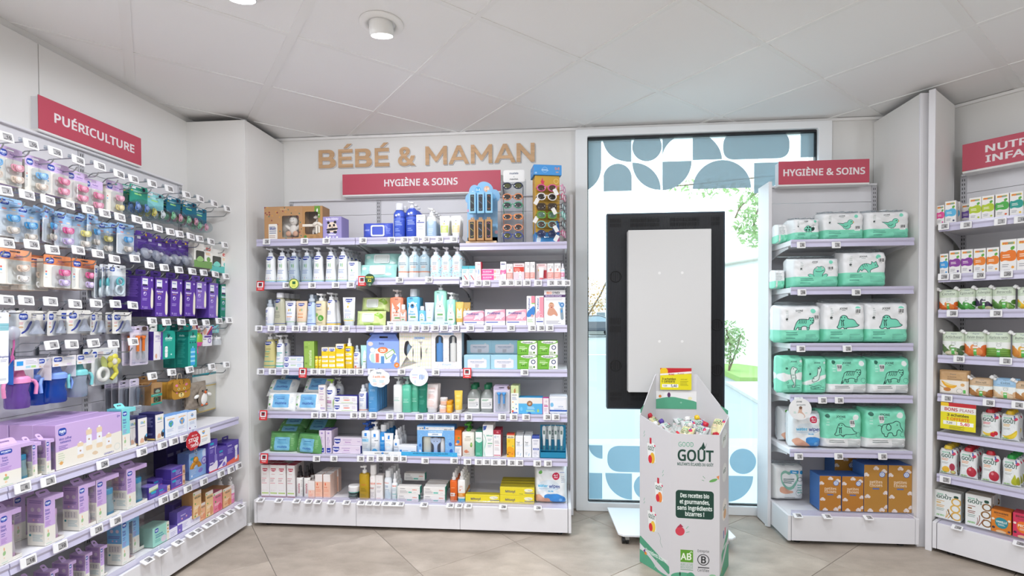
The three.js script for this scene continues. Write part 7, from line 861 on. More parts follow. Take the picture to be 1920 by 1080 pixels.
// ---------- setting goods on the shelves ----------
const made={};
function make(id){
  const d=D[id];if (!d) throw new Error('no design ' + id);
  if (made[id]){const c=made[id].clone();c.name=numbered(d.name);scene.add(c);return c;}
  const g=group(numbered(d.name));const [w,h]=DIM[id];KIND[d.kind](g,d,d.o.w||w,d.o.h||h);
  g.userData.category=d.cat;return made[id]=g;
}
function stock(unit,where,y,items){
  const total={},seen={};for (const [id] of items) total[D[id].look]=(total[D[id].look]||0) + 1;
  for (const [id,s,z,n=1,turn=0,dy=0,tilt=0] of items){
    const d=D[id],k=seen[d.look]=(seen[d.look]||0) + 1,dep=(d.o.d||0.05) + 0.006;
    for (let i=0;i<n;i++){
      const o=make(id);seat(o,unit,s + (i?(rnd() - 0.5)*0.006:0),y + dy,z - i*dep,turn + (rnd() - 0.5)*5*(n>1||d.kind!=='box'?1:0.3),tilt);
      const which=total[d.look]>1?(i?`, ${['', 'one', 'two', 'three', 'four'][i]} behind the ${ORD[k - 1]}`:`, ${ORD[k - 1]} from left`):i?`, ${['', 'one', 'two', 'three', 'four'][i]} behind the front`:'';
      o.userData.label=`${d.look}${which}, ${where}`;if (total[d.look]>1||n>1) o.userData.group=`${d.look}s, ${where}`;
   }
 }
}
function hangOn(where,items){
  const total={},seen={};for (const [id] of items) total[D[id].look]=(total[D[id].look]||0) + 1;
  for (const [id,s,top,z,n,turn] of items){
    const d=D[id],k=seen[d.look]=(seen[d.look]||0) + 1,h=d.o.h||DIM[id][1],dep=(d.kind==='hbox'?d.o.d:d.o.box?0.062:0.034) + 0.002;
    for (let i=0;i<n;i++){
      const o=make(id);seat(o,'L',s + (rnd() - 0.5)*0.006,top - h - (d.o.tab?0.028:0),z - i*dep,turn + (rnd() - 0.5)*6,i?0:-0.03);
      const which=total[d.look]>1?(i?`, ${['', 'one', 'two', 'three'][i]} behind the ${ORD[k - 1]}`:`, ${ORD[k - 1]} from left`):i?`, ${['', 'one', 'two', 'three'][i]} behind the front`:'';
      o.userData.label=`${d.look}${which}, ${where}`;if (total[d.look]>1||n>1) o.userData.group=`${d.look}s, ${where}`;
   }
 }
}

// ---------- wooden letters on the wall ----------
{
  const font=await new FontLoader().loadAsync('fonts/droid/droid_sans_bold.typeface.json');
  const g=group('wall_lettering'),H=0.127,wood=new THREE.MeshStandardMaterial({map: woodTex,roughness: 0.6}),acry=plain('#e4e4e6',0.3);
  const Sh={
    E: ()=>new THREE.Shape([[0,0],[1,0],[1,0.19],[0.23,0.19],[0.23,0.405],[0.9,0.405],[0.9,0.59],[0.23,0.59],[0.23,0.81],[0.97,0.81],[0.97,1],[0,1]].map((p)=>new THREE.Vector2(...p))),
    M: ()=>new THREE.Shape([[0,0],[0.17,0],[0.175,0.63],[0.46,0.16],[0.54,0.16],[0.825,0.64],[0.83,0],[1,0],[1,1],[0.85,1],[0.5,0.42],[0.155,1],[0,1]].map((p)=>new THREE.Vector2(...p))),
    N: ()=>new THREE.Shape([[0,0],[0.22,0],[0.22,0.64],[0.8,0],[1,0],[1,1],[0.78,1],[0.78,0.36],[0.2,1],[0,1]].map((p)=>new THREE.Vector2(...p))),
    A: ()=>hole(new THREE.Shape([[0,0],[0.19,0],[0.28,0.215],[0.72,0.215],[0.81,0],[1,0],[0.59,1],[0.41,1]].map((p)=>new THREE.Vector2(...p))),new THREE.Shape([[0.345,0.38],[0.5,0.77],[0.655,0.38]].map((p)=>new THREE.Vector2(...p)))),
    B: ()=>{const s=new THREE.Shape();s.moveTo(0,0);s.lineTo(0.6,0);s.bezierCurveTo(0.88,0,1,0.1,1,0.27);s.bezierCurveTo(1,0.41,0.92,0.5,0.78,0.53);s.bezierCurveTo(0.88,0.57,0.93,0.65,0.93,0.75);s.bezierCurveTo(0.93,0.91,0.8,1,0.56,1);s.lineTo(0,1);s.lineTo(0,0);for (const [y,x] of [[0.18,0.74],[0.6,0.68]]){const p=new THREE.Path(),t=y + 0.225;p.moveTo(0.21,y);p.lineTo(0.55,y);p.bezierCurveTo(x,y,x,t,0.55,t);p.lineTo(0.21,t);p.lineTo(0.21,y);s.holes.push(p);} return s;},
 };
  const put=(k,a,b)=>{
    let shapes,w=b - a,box2=null;
    if (k==='&'){shapes=font.generateShapes('&',1);const bb=new THREE.Box2();for (const s of shapes) for (const p of s.getPoints()) bb.expandByPoint(p);box2=bb;} else shapes=[Sh[k==='É'?'E':k]()];
    const mk=(depth,z)=>{const q=new THREE.ExtrudeGeometry(shapes,{depth: 1,bevelEnabled: false,curveSegments: 12});if (box2){q.translate(-box2.min.x,-box2.min.y,0);q.scale(1/(box2.max.x - box2.min.x),1.03/(box2.max.y - box2.min.y),1);} q.scale(w,H,depth);q.translate(a,2.364 - (box2?0.002:0),z);const L=[q];if (k==='É'){const s=new THREE.ExtrudeGeometry(new THREE.Shape([[0.36,1.06],[0.58,1.06],[0.92,1.29],[0.62,1.29]].map((p)=>new THREE.Vector2(...p))),{depth: 1,bevelEnabled: false}).scale(w,H,depth).translate(a,2.364,z);L.push(s);} return merge(L);};
    const f=mk(0.006,-3.435 + 0.012);const P=f.attributes.position,U=f.attributes.uv;for (let i=0;i<P.count;i++) U.setXY(i,P.getX(i)*2.2,P.getY(i)*2.2);
    const m=mesh('wooden_letter',f,wood,g);m.geometry.translate(-1.936,0,0);mesh('letter_backing',mk(0.0115,-3.4345).translate(-1.934,-0.003,0),acry,m);
 };
  for (const [k,a,b] of [['B',0.249,0.372],['É',0.392,0.497],['B',0.514,0.634],['É',0.655,0.759],['&',0.821,0.946],['M',1.015,1.166],['A',1.178,1.32],['M',1.333,1.48],['A',1.495,1.64],['N',1.647,1.77]]) put(k,a,b);
  tag(g,'oak-coloured wooden letters spelling a title high on the back wall','lettering');
}
// ---------- red category signs ----------
function redSign(unit,s0,s1,y0,y1,z,dep,ops,label){
  const w=s1 - s0,h=y1 - y0,g=group('category_sign'),cell=print(w,h,ops,'#c54e62');
  mesh('printed_panel',box(w,h - 0.012,0.004,{cell,side: '#a04052',y: 0.012,z: 0}),printed(cell.i,0.5),g);
  mesh('sign_box',box(w*0.985,h - 0.004,dep,{y: 0.001,z: -0.004,side: '#fff'}),plain('#e9eaee',0.4),g);
  mesh('base_ledge',box(w,0.012,dep + 0.004,{y: 0,z: 0.001,side: '#fff',b: 0.003}),M.white,g);
  seat(g,unit,(s0 + s1)/2,y0,z);return tag(g,label,'sign');
}
const RED='B;';
redSign('C',0.455,1.547,2.141,2.292,-0.36,0.07,RED + 'X50 48 44 #f1ebec 47 HYGIÈNE & SOINS','wide red sign on top of the central shelving');
redSign('L',-0.152,0.398,2.141,2.303,-0.36,0.07,RED + 'X52 50 38 #f1ebec 80 PUÉRICULTURE','red sign above the hooks of dummies');
redSign('S',0.071,0.607,2.118,2.274,-0.3,0.06,RED + 'X50 50 38 #f1ebec 91 HYGIÈNE & SOINS','short red sign above the nappies beside the window');
redSign('R',0.071,0.62,2.122,2.288,-0.3,0.09,RED + 'X50 33 32 #f1ebec 66 NUTRITION;X49 70 32 #f1ebec 62 INFANTILE','red two-line sign above the infant food');

// ---------- ceiling spots ----------
LAMPS.forEach(([x,z,dim],i)=>{
  const g=group('ceiling_spot'),r=0.095;
  mesh('trim_ring',new THREE.LatheGeometry([[0.058,0.02],[0.06,-0.004],[0.075,-0.007],[0.092,-0.003],[r,0.0],[r,0.004]].map((p)=>new THREE.Vector2(...p)),40),plain('#f4f4f2',0.4,{side: THREE.DoubleSide}),g);
  const d=group('spot_head',g);d.rotation.x=0.26;d.position.y=-0.03;
  mesh('head_drum',new THREE.LatheGeometry([[0.05,0.06],[0.052,-0.012],[0.05,-0.018],[0.046,-0.018],[0.044,-0.006]].map((p)=>new THREE.Vector2(...p)),36),plain('#f2f2f0',0.4,{side: THREE.DoubleSide}),d);
  mesh('lens',new THREE.CircleGeometry(0.0455,32).rotateX(PI/2).translate(0,-0.0178,0),new THREE.MeshStandardMaterial({color: '#fff',emissive: LAMP_COLOR,emissiveIntensity: 9}),d);
  g.position.set(x,CEIL - 0.001,z);g.rotation.y=z<-1?0:i*0.7;
  const L=new THREE.SpotLight(LAMP_COLOR,LAMP_POWER*dim,0,1.55,0.12,2);L.castShadow=true;L.shadow.radius=4;L.name='lamp_light';L.position.set(0,-0.034,0);L.target.position.set(0,-1.5,0.1);d.add(L,L.target);
  const S=new THREE.SpotLight(LAMP_COLOR,BEAM_POWER*dim*(z<-1?0.8:1),0,1.25,1,2);S.castShadow=true;S.shadow.radius=4;S.name='beam_light';S.position.set(0,-0.03,0);S.target.position.set(0,-1.5,z<-1?0.5:0.6);d.add(S,S.target);
  tag(g,i===0?'round white ceiling spot shining above the central shelving':i===1?'white ceiling spot cut by the picture edge beside the first one':i===2?'white ceiling spot near the window':'white round ceiling spot','ceiling light',i>2?'ceiling spots over the shop floor':undefined);
});

// ---------- electronic price tags ----------
const DIG=['10','10','9','7','15','8','12','6','13','5','18','2','3','4','16','20','34'],screens={};
function screenCell(n){return screens[n]??=print(0.028,0.022,`B;G6 8 80 2 8 #5a5a5c;T62 54 64 #161618 62 ${n};G66 80 24 1 8 #3a3a3c;R6 84 34 8 #2a2a2c;R8 30 14 34 #b4b2b2`,'#a9a7a8',1800);}
function tagGeo(w,h){return ext(rrect(w,h,0.004),0.006,{b: 0.0015,z: 0.003});}
const tagParts={};
function tagMesh(parent,w,h,n){
  const k=w + n,p=tagParts[k]??=(()=>{const c=screenCell(n);return [tagGeo(w,h),box(w*0.58,h*0.66,0.0008,{cell: c,x: w*0.1,y: -h*0.33,z: 0.0036,b: 0.0002}),printed(c.i,0.3)];})();
  const m=mesh('tag_case',p[0],plain('#f4f4f5',0.35),parent);mesh('display',p[1],p[2],m);return m;
}
const PROMO=print(0.052,0.062,'B;R14 12 68 52 #f0eeee;R26 22 44 34 #3a2226;R30 34 34 18 #a8323a;T50 82 14 #f8e6e4 70 PROMO','#d8383a',1600);
function priceTags(unit,row,z,flat,kind,list){
  list.sort((a,b)=>a[0] - b[0]).forEach(([s,y],i)=>{
    const w=unit==='L'?0.056:0.047,h=0.037,g=group('price_tag');
    if (kind==='promo'){mesh('holder',box(0.05,0.062,0.003,{cell: PROMO,side: '#c8302f',y: -0.031}),printed(PROMO.i,0.4),g);mesh('frame',ext(hole(rrect(0.036,0.034,0.002,0,0.006),rrect(0.03,0.027,0.001,0,0.006)),0.003,{z: 0.003}),plain('#f1f0f0',0.4),g);seat(g,unit,s,y,z + 0.004,0,0.12);}
    else {tagMesh(g,w,h,row==='L1'&&i===2?'34':DIG[(i*7 + row.charCodeAt(1)*5) % 16]);mesh('clip',box(w*0.5,0.01,0.004,{y: h*0.32,z: -0.002}),clear('#eceef2',0.2),g);flat?seat(g,unit,s,0.172,0.012,0,1.15):seat(g,unit,s,y,z + 0.004,0,0.1);}
    const row2=flat?`along the base of the ${WH[unit]}`:`on ${ORD[+row[1] - 1]} shelf of ${WH[unit]}`,part=row==='C2m'?', middle bay':row==='C2r'?', last bay':row==='C2'?', first bay':'';
    tag(g,kind==='promo'?`red promotion holder with dark screen ${row2}${part}` + (list.length>1?`, ${ORD[i]} from left`:''):`${flat ? 'flat-lying' : 'white'} price tag, ${ORD[i]} from left ${row2}${part}`,'price tag','electronic price tags of the ' + WH[unit]);
 });
}
// ---------- display hooks of the dummy wall ----------
const hookGeo={};
function hooks(row,z,list){
  list.forEach(([s,y],i)=>{
    const k=i + 1,back=-0.385,g=group('display_hook'),len=z - back;
    const up=hookGeo.a??=tube([[0,-0.052,back - z],[0,-0.05,-0.05 - len*0.3],[0,-0.05,-0.03],[0,-0.048,-0.008],[0,-0.03,0.004]],0.0026,6,20);
    mesh('product_prong',up,metal,g);
    mesh('tag_arm',hookGeo.b??=tube([[0.004,-0.035,back - z],[0.004,-0.03,-len*0.66],[0.004,0.006,-len*0.5],[0.002,0.008,-0.02],[0,0.01,-0.006]],0.0022,6,20),metal,g);
    mesh('tag_holder',hookGeo.c??=merge([box(0.02,0.014,0.006,{x: -0.02,y: 0.002,z: -0.002}),cyl(0.005,0.005,0.018,10).rotateX(PI/2).translate(-0.012,0.009,-0.022)]),clear('#e9edf0',0.2),g);
    mesh('back_plate',hookGeo.d??=box(0.014,0.05,0.006,{y: -0.066,z: back - z + 0.006}),darkMetal,g);
    const t=tagMesh(g,0.056,0.037,row==='H1'||row==='H3'?(k<8?(row==='H1'?'10':'10'):'15'):row==='H2'?'7':DIG[(k*5 + i) % 14]);t.name='price_tag';t.position.set(0.008,0,0.002);t.rotation.set(-0.16,0,(rnd() - 0.5)*0.16);
    seat(g,'L',s,y,z);tag(g,`steel hook with white price tag, ${ORD[k - 1]} from left in ${ORD[+row[1] - 1]} hook row`,'hook','hooks of the dummy wall');
 });
}
// ---------- hanging shelf signs ----------
function shelfSign(name,unit,s,y,z,shape,w,h,ops,bg,label,cat='shelf sign'){
  const g=group(name),cell=print(w,h,ops,bg);
  mesh('printed_card',paint(ext(shape,0.0015,{z: 0,seg: 20}).translate(0,h/2,0),{cell,w,h}),printed(cell.i,0.5),g);
  mesh('clip_strip',box(0.012,0.03,0.0008,{y: h*0.78,z: -0.0018}),clear('#e9edf2',0.1),g);
  seat(g,unit,s,y - h/2,z);return tag(g,label,cat);
}
const round=(r)=>{const s=new THREE.Shape();s.absarc(0,0,r,0,2*PI);return s;};
const cloud=(()=>{const s=new THREE.Shape();const p=[];for (let i=0;i<72;i++){const a=(i/72)*2*PI,r=1 + 0.1*abs(sin(a*3.5));p.push(new THREE.Vector2(0.064*r*cos(a),0.052*r*sin(a)));} s.setFromPoints(p);return s;})();
shelfSign('shelf_sign','C',0.835,0.939,0.002,cloud,0.14,0.115,'B;T50 22 12 #4a5a6a 24 Baby;T50 42 14 #e88a5c 56 3 actifs clés;G22 58 18 2 7 #9fd0d8;G52 62 20 2 7 #9fd0d8;G24 76 16 2 6 #f0b49c;G62 76 16 2 6 #f0b49c;O#cfeaf0 0,70 14,88 40,100 0,100','#eef3f4','white cloud-shaped sign hanging over the blue bottles');
shelfSign('shelf_sign','C',1.084,0.951,0.003,round(0.058),0.116,0.116,'B;G14 40 30 1 8 #a9bce8;G16 54 28 1 8 #f0b4c4;G26 72 10 3 5 #a9c4e8;Q46 34 34 40 4 #f1f2f4;P#9fb9e4 52,42 62,38 60,66 52,62;P#9fb9e4 74,40 80,44 78,64 72,60;R64 40 6 26 #7f9cd0','#eceef3','round white sign hanging over the mint pump bottles');
shelfSign('shelf_sign','C',0.299,1.521,0.004,round(0.033),0.066,0.066,'K50 50 45 #2c5a3a 6;R36 28 30 26 #2c6a3a;G30 66 40 2 8 #8fae3c','#e6e87c','round yellow eco sign with dark green rim on second shelf');
{const s=new THREE.Shape();s.absarc(0,0.006,0.032,-0.5,PI + 0.5,false);s.lineTo(0,-0.042);shelfSign('shelf_sign','C',0.785,1.538,0.012,s,0.07,0.09,'B;T50 32 17 #e6dc4c 66 POINTS;T50 54 24 #e6dc4c 60 X2;G40 76 22 2 6 #cfe0c4','#1f4a34','dark green drop-shaped bonus point sign on second shelf');}
shelfSign('shelf_sign','S',0.067,0.779,0.004,round(0.062),0.124,0.124,'B;T46 16 8 #4a5254 36 JOONE;T54 32 7 #4a5254 40 LA CULOTTE;O#d8b4a0 44,52 48,42 56,42 60,52 56,60 66,70 74,84 66,92 40,92 38,76 42,62;C52 44 7 #7a5a48;O#f2f2f0 36,70 50,66 70,78 66,94 40,94;G22 62 12 2 5 #9fd8c4;G72 66 12 1 5 #9fd8c4','#eff0f0','round white sign with a toddler seen from behind');
{// counter strips in front of two rows
  const strip=(s0,s1,y,ops,bg,label)=>{const w=s1 - s0,h=0.026,g=group('shelf_strip'),c=print(w,h,ops,bg);mesh('printed_strip',box(w,h,0.001,{cell: c,side: bg,b: 0.0003}),printed(c.i,0.4),g);mesh('foot_fold',box(w,0.001,0.02,{z: -0.001}),plain(bg,0.5),g);seat(g,'C',(s0 + s1)/2,y,-0.026);tag(g,label,'shelf strip');};
  strip(0.878,1.268,1.2605,'R0 0 14 100 #f4f6f6;T7 50 44 #4a4a5a 9 Baby;C24 50 5 #ee9a6c;C38 50 5 #8fcf9c;T64 50 32 #5aa8c4 30 LA PEAU NATURELLE;C80 50 6 #f0b8b0;C86 50 6 #bcd8f0;T95 50 40 #3a5a6a 8 Baby','#d2ecf2','pale blue shelf strip in front of the fox and bear bottles');
  strip(0.719,1.311,0.4575,'R0 0 41 100 #f2f4f5;T20 50 44 #4a5058 24 LA ROCHE POSAY;R20 26 2 40 #2f86d8;T72 36 30 #173f5c 54 DES SOINS RECOMMANDÉS POUR LA PEAU FRAGILE DES BÉBÉS;T72 70 22 #2f7fae 54 TESTÉS SOUS CONTRÔLE PÉDIATRIQUE;C48 50 8 #7cc8ee;C95 50 10 #8fd0f0','#3fb0e6','bright blue and white shelf strip in front of the gift box');
}
{// yellow offer card, infant food
  const w=0.146,h=0.145,g=group('offer_card'),c=print(w,h,'R0 0 100 14 #c4222e;C10 8 14 #f0c51e;R0 14 100 22 #f0ece6;T30 25 15 #b4323c 46 BONS;t74 25 14 #8f3a44 42 PLANS;T50 46 13 #3a3010 88 3 achetées;T50 60 14 #e0621e 90 1 OFFERTE;R8 68 38 14 #f4f2ea;T26 75 9 #5a5a4a 26 7,20;R48 68 46 14 #fff;T70 75 14 #d8322e 40 5,40;G26 87 46 3 4 #8a8410','#e9dc1c');
  mesh('printed_card',box(w,h,0.0015,{cell: c,side: '#d8cc1c'}),printed(c.i,0.4),g);mesh('clip_strip',box(0.02,0.02,0.001,{y: h - 0.008,z: -0.002}),clear(),g);seat(g,'R',0.126,0.69,-0.012,0,0.04);tag(g,'yellow and red offer card hanging under the melon pouch shelf','offer card');
}
{// red octagon with a sample dummy
  const oct=new THREE.Shape();for (let i=0;i<8;i++){const a=(i + 0.5)*PI/4;oct[i?'lineTo':'moveTo'](0.055*cos(a),0.052*sin(a));}
  const g=shelfSign('shelf_sign','L',0.281,0.662,0.014,oct,0.11,0.104,'K50 50 54 #f2eeec 7;T56 24 10 #f4e6e4 50 dès 1 an;X50 46 26 #f6efee 66 STOP;T56 74 20 #f6efee 56 Tétine;W#f6efee 5 56,50 74,58 80,70;W#f6efee 5 78,50 66,60 60,68','#c22430','red octagonal stop sign on the shelf edge above the purple boxes');
  const c=print(0.088,0.085,'B;C42 20 12 #5a9ede;W#f0b04c 8 36,14 42,22 50,13;T50 46 10 #f0a84c 78 machouyou;G24 62 52 3 7 #b4b8c4','#f3f3f2'),q=group('sample_card');mesh('printed_card',box(0.088,0.085,0.001,{cell: c,side: '#eee'}),printed(c.i),q);mesh('clip_strip',box(0.014,0.02,0.001,{y: 0.07,z: -0.002}),clear(),q);seat(q,'L',0.368,0.622,0.012,0,0.03);tag(q,'small white card with orange letter next to the red octagon','card');
  const d=group('sample_dummy'),A=plain('#c98a1c',0.35,{transmission: 0.25,thickness: 0});const arc=new THREE.Shape();arc.absarc(0,0,0.04,0.15,PI - 0.15,false);arc.absarc(0,0,0.02,PI - 0.15,0.15,true);mesh('shield',ext(arc,0.01,{b: 0.003}).translate(0,-0.03,0),A,d);mesh('knob',merge([ball(0.017,0.013,0.01).translate(0,0.014,-0.004),cyl(0.008,0.012,0.012,12).translate(0,0.02,-0.004)]),A,d);mesh('chain',merge([0,1,2].map((i)=>new THREE.TorusGeometry(0.009,0.0012,6,14).rotateY(i & 1?PI/2:0.2).translate(0,0.042 + i*0.015,-0.004))),metal,d);seat(d,'L',0.291,0.542,0.022);tag(d,'amber sample dummy hanging on a chain under the octagon','dummy');
}
// ---------- sunglasses and their displays ----------
function glasses(c,lens,o={}){
  const g=group('sunglasses'),w=o.w||0.052,h=o.h||0.042,F=plain(c,0.3),L=plain(lens,0.08,{clearcoat: 1});
  for (const s of [-1,1]){const cx=s*w*0.6,outer=new THREE.Shape();if (o.sq){const r=rrect(w,h,h*0.4,cx,0);outer.setFromPoints(r.getPoints(6));} else outer.absellipse(cx,0,w/2,h/2,0,2*PI);const inn=new THREE.Path();inn.absellipse(cx,-0.0005,w*0.385,h*0.375,0,2*PI);outer.holes.push(inn);mesh('rim',ext(outer,0.005,{b: 0.0012,seg: 14}),F,g);mesh('lens',ball(w*0.41,h*0.4,0.0025,16).translate(cx,-0.0005,-0.0025),L,g);mesh('temple',tube([[cx + s*w*0.46,h*0.12,-0.003],[cx + s*w*0.5,h*0.1,-0.03],[cx + s*w*0.44,o.drop?-0.04:-0.004,-0.07]],0.0022),F,g);}
  mesh('bridge',tube([[-w*0.16,h*0.1,-0.0025],[0,h*0.2,-0.001],[w*0.16,h*0.1,-0.0025]],0.0024),F,g);
  return g;
}
const place=(g,s,y,z,turn=0,tilt=0)=>seat(g,'C',s,y,z,turn,tilt);
{// pale blue counter display with boxed glasses
  const g=group('glasses_display'),w=0.19,S=new THREE.Shape();const pts=[];S.moveTo(-w/2,0);S.lineTo(w/2,0);S.lineTo(w/2,0.27);S.bezierCurveTo(w*0.66,0.29,w*0.56,0.35,w*0.36,0.345);S.bezierCurveTo(w*0.3,0.4,-w*0.1,0.41,-w*0.16,0.37);S.bezierCurveTo(-w*0.36,0.39,-w*0.46,0.35,-w*0.44,0.325);S.bezierCurveTo(-w*0.62,0.31,-w*0.58,0.27,-w/2,0.265);S.lineTo(-w/2,0);
  const c=print(w*1.2,0.4,'B;C38 14 8 #4fb0e6;C62 13 8 #f0b48c;T38 14 5 #e6f4fc 12 0-4;T62 13 5 #fdf2e6 12 0-8;O#f1f5f8 16,22 22,14 30,16 30,26 20,28;O#6fb4e4 70,24 84,20 88,30 74,32;T50 27 7 #20242c 32 BABY;C16 70 5 #ea8aa4;C46 76 9 #ea7ab0;O#a0cdf0 0,50 100,44 100,70 0,64;C88 80 5 #f0c0cc;C12 46 4 #ea9ab4','#8fc4ec');
  mesh('cloud_back',paint(ext(S,0.004,{z: -0.06,seg: 10}),{cell: c,w: w*1.2,h: 0.4}),printed(c.i),g);mesh('base_tray',merge([box(w,0.018,0.1,{z: 0,side: '#e6c9a4'}),box(w,0.05,0.004,{z: -0.06,side: '#8fc4ec'})]),printed(c.i),g);
  for (const s of [-1,0,1]){mesh('hook',tube([[s*0.05,0.3,-0.06],[s*0.05,0.295,-0.02],[s*0.05 + 0.004,0.305,-0.006]],0.0015),metal,g);mesh('hook',tube([[s*0.05,0.125,-0.06],[s*0.05,0.12,-0.02],[s*0.05 + 0.004,0.13,-0.006]],0.0015),metal,g);}
  place(g,1.46,1.757,-0.06);tag(g,'pale blue cloud-topped counter display on the top shelf','display stand');
  const boxed=(c1,c2,k,i,s,y)=>{const b=group('glasses_box'),bw=0.044,bh=0.125,cell=print(bw,bh,'B;Q22 10 56 80 8 #26282c;' + `E50 27 20 13 #111216;E50 68 20 13 #111216;W${c2} 4 30,40 44,48 56,48 70,56;W${c2} 4 34,20 50,14 68,22;W${c2} 4 34,78 50,84 68,76`,c1);mesh('box_body',box(bw,bh,0.032,{cell,side: c1,top: c1}),printed(cell.i),b);mesh('hang_tab',ext(hole(rrect(bw*0.5,0.018,0.004,0,bh + 0.007),rrect(0.008,0.004,0.002,0,bh + 0.01)),0.001,{z: -0.016}),plain(c1),b);place(b,s,y,-0.04,-4 + i*4,0);tag(b,k?`kraft box of children glasses, ${ORD[i]} from left in display bottom row`:`light blue box of children glasses, ${ORD[i]} from left in display top row`,'glasses box','boxed glasses in the cloud display');};
  ['#7fb4a4','#5a8ad0','#d8804c'].forEach((c2,i)=>boxed('#8fc8ea',c2,0,i,1.41 + i*0.051,1.94));['#e6d23c','#7fa4d8','#d86a9c'].forEach((c2,i)=>boxed('#b98c5a',c2,1,i,1.407 + i*0.051,1.776));
}
{// clear column with six pairs
  const g=group('glasses_display');const c=print(0.13,0.075,'B;T50 26 20 #3a4664 60 mustela;T50 54 12 #4a4a50 10 x;T50 76 15 #2c2c30 70 PARAFINA','#f1f0ee');
  mesh('header_card',paint(ext(rrect(0.132,0.075,0.014,0,0.4225),0.002,{z: -0.05}).translate(0,-0.385,0),{cell: c,w: 0.132,h: 0.075}).translate(0,0.385,0),printed(c.i),g);mesh('clear_back',box(0.15,0.39,0.003,{z: -0.05}),clear('#f0f2f4',0.04),g);mesh('clear_side',merge([box(0.003,0.39,0.05,{x: -0.075}),box(0.003,0.39,0.05,{x: 0.075})]),clear('#f0f2f4',0.04),g);mesh('clear_base',box(0.16,0.008,0.12,{z: 0.02}),clear('#f0f2f4',0.04),g);mesh('peg',merge([0.045,0.095,0.16,0.232,0.281,0.35].map((y)=>tube([[0,y,-0.05],[0,y + 0.002,0.0]],0.003))),clear('#f0f2f4',0.04),g);
  place(g,1.657,1.757,-0.07);tag(g,'clear column of sunglasses with a white header card','display stand');
  [['#2b3350','#4c4f30','navy'],['#d98a5c','#37332f','orange'],['#4f9c7c','#3a3f44','green'],['#e0905c','#3a3534','tall orange'],['#e2926a','#3a3436','rounded apricot'],['#3a4a94','#4c4f24','blue']].forEach(([c,l,n],i)=>{const q=glasses(c,l,{w: 0.056,h: i===3?0.036:0.042,drop: 1,sq: i===3});place(q,1.655,[2.103,2.036,1.986,1.916,1.852,1.803][i],-0.05,0,0.05);tag(q,`${n} sunglasses on the clear column, ${ORD[i]} from top`,'sunglasses','sunglasses of the clear column');});
}
{// cardboard tower
  const g=group('glasses_display'),W=0.15,Hh=0.41,D2=0.1,f=print(W,Hh,'B;P#d83c5c 26,7 30,3 33,8 39,8 35,12 37,17 31,14 26,17 27,12 22,9;K86 8 9 #f0d48c 2;R0 84 100 16 #4a9cdc;O#e8f2fa 4,94 14,84 24,86 22,100 4,100;O#3f7fd0 70,74 90,64 100,72 100,96 72,94;O#d86aa0 88,92 100,88 100,100 86,100','#d2a53c');
  mesh('tower_body',box(W,Hh,D2,{cell: f,sideCell: f,side: '#c89a34'}),printed(f.i),g);const hd=print(0.168,0.06,'B;K40 50 26 #d8ecfc 2;G28 44 26 2 10 #d8ecfc;T84 36 34 #f0885c 20 0-8;T84 68 18 #f0a88c 22 ans;T8 80 18 #d8ecfc 8 CE','#4a9ade');mesh('header',box(0.172,0.062,0.124,{cell: hd,sideCell: hd,side: '#3f8ccc',y: Hh,z: 0.012}),printed(hd.i),g);
  for (let i=0;i<6;i++) mesh('clear_rail',box(0.13,0.006,0.02,{y: 0.032 + i*0.055,z: 0.02}),clear('#f0f2f4',0.05),g);
  place(g,1.864,1.757,-0.085,12);tag(g,'ochre cardboard sunglasses tower with a blue header','display stand');
  const ys=[2.085,2.032,1.972,1.923,1.866,1.81];
  [['#e0609c','#4a3018','pink'],['#f1efee','#2c2826','white'],['#4a3c2c','#3a2f28','brown tortoise'],['#6a9a3c','#5a7a6a','green mirrored'],['#7fb4b0','#4a3a34','aqua and brown'],['#3a4468','#26325a','navy mirrored']].forEach(([c,l,n],i)=>{const q=glasses(c,l,{w: 0.056,h: 0.045,sq: i===2||i===3});place(q,1.862,ys[i],-0.052,10 + (i % 2)*6,0);tag(q,`${n} sunglasses on the front of the cardboard tower`,'sunglasses','sunglasses of the cardboard tower');});
  [['#e88ab4','#4a4a52','pale pink'],['#e0507c','#4a4a52','rose'],['#26303c','#26303c','black and green'],['#6fc4b4','#4a4a52','turquoise'],['#20242c','#2c2c34','black'],['#e04c8c','#4a6a5c','pink and teal']].forEach(([c,l,n],i)=>{const q=glasses(c,l,{w: 0.05,h: 0.042});place(q,1.965,ys[i] + 0.01,-0.125,78,0);tag(q,`${n} sunglasses on the side of the cardboard tower`,'sunglasses','sunglasses of the cardboard tower');});
  for (let i=0;i<6;i++){const q=group('paper_tag');mesh('card',ext(rrect(0.024,0.04,0.003),0.0008,{b: 0}),plain('#f2f1ee',0.6),q);mesh('string',tube([[0,0.018,0],[0.004,0.028,-0.004]],0.0006),M.white,q);place(q,[1.915,1.8,1.905,1.795,1.915,1.918][i],ys[i] - 0.03,-0.04,14,0);q.rotation.z=i & 1?-0.5:0.5;tag(q,`white paper tag hanging from sunglasses, ${ORD[i]} from top of the tower`,'tag','paper tags of the sunglasses');}
}
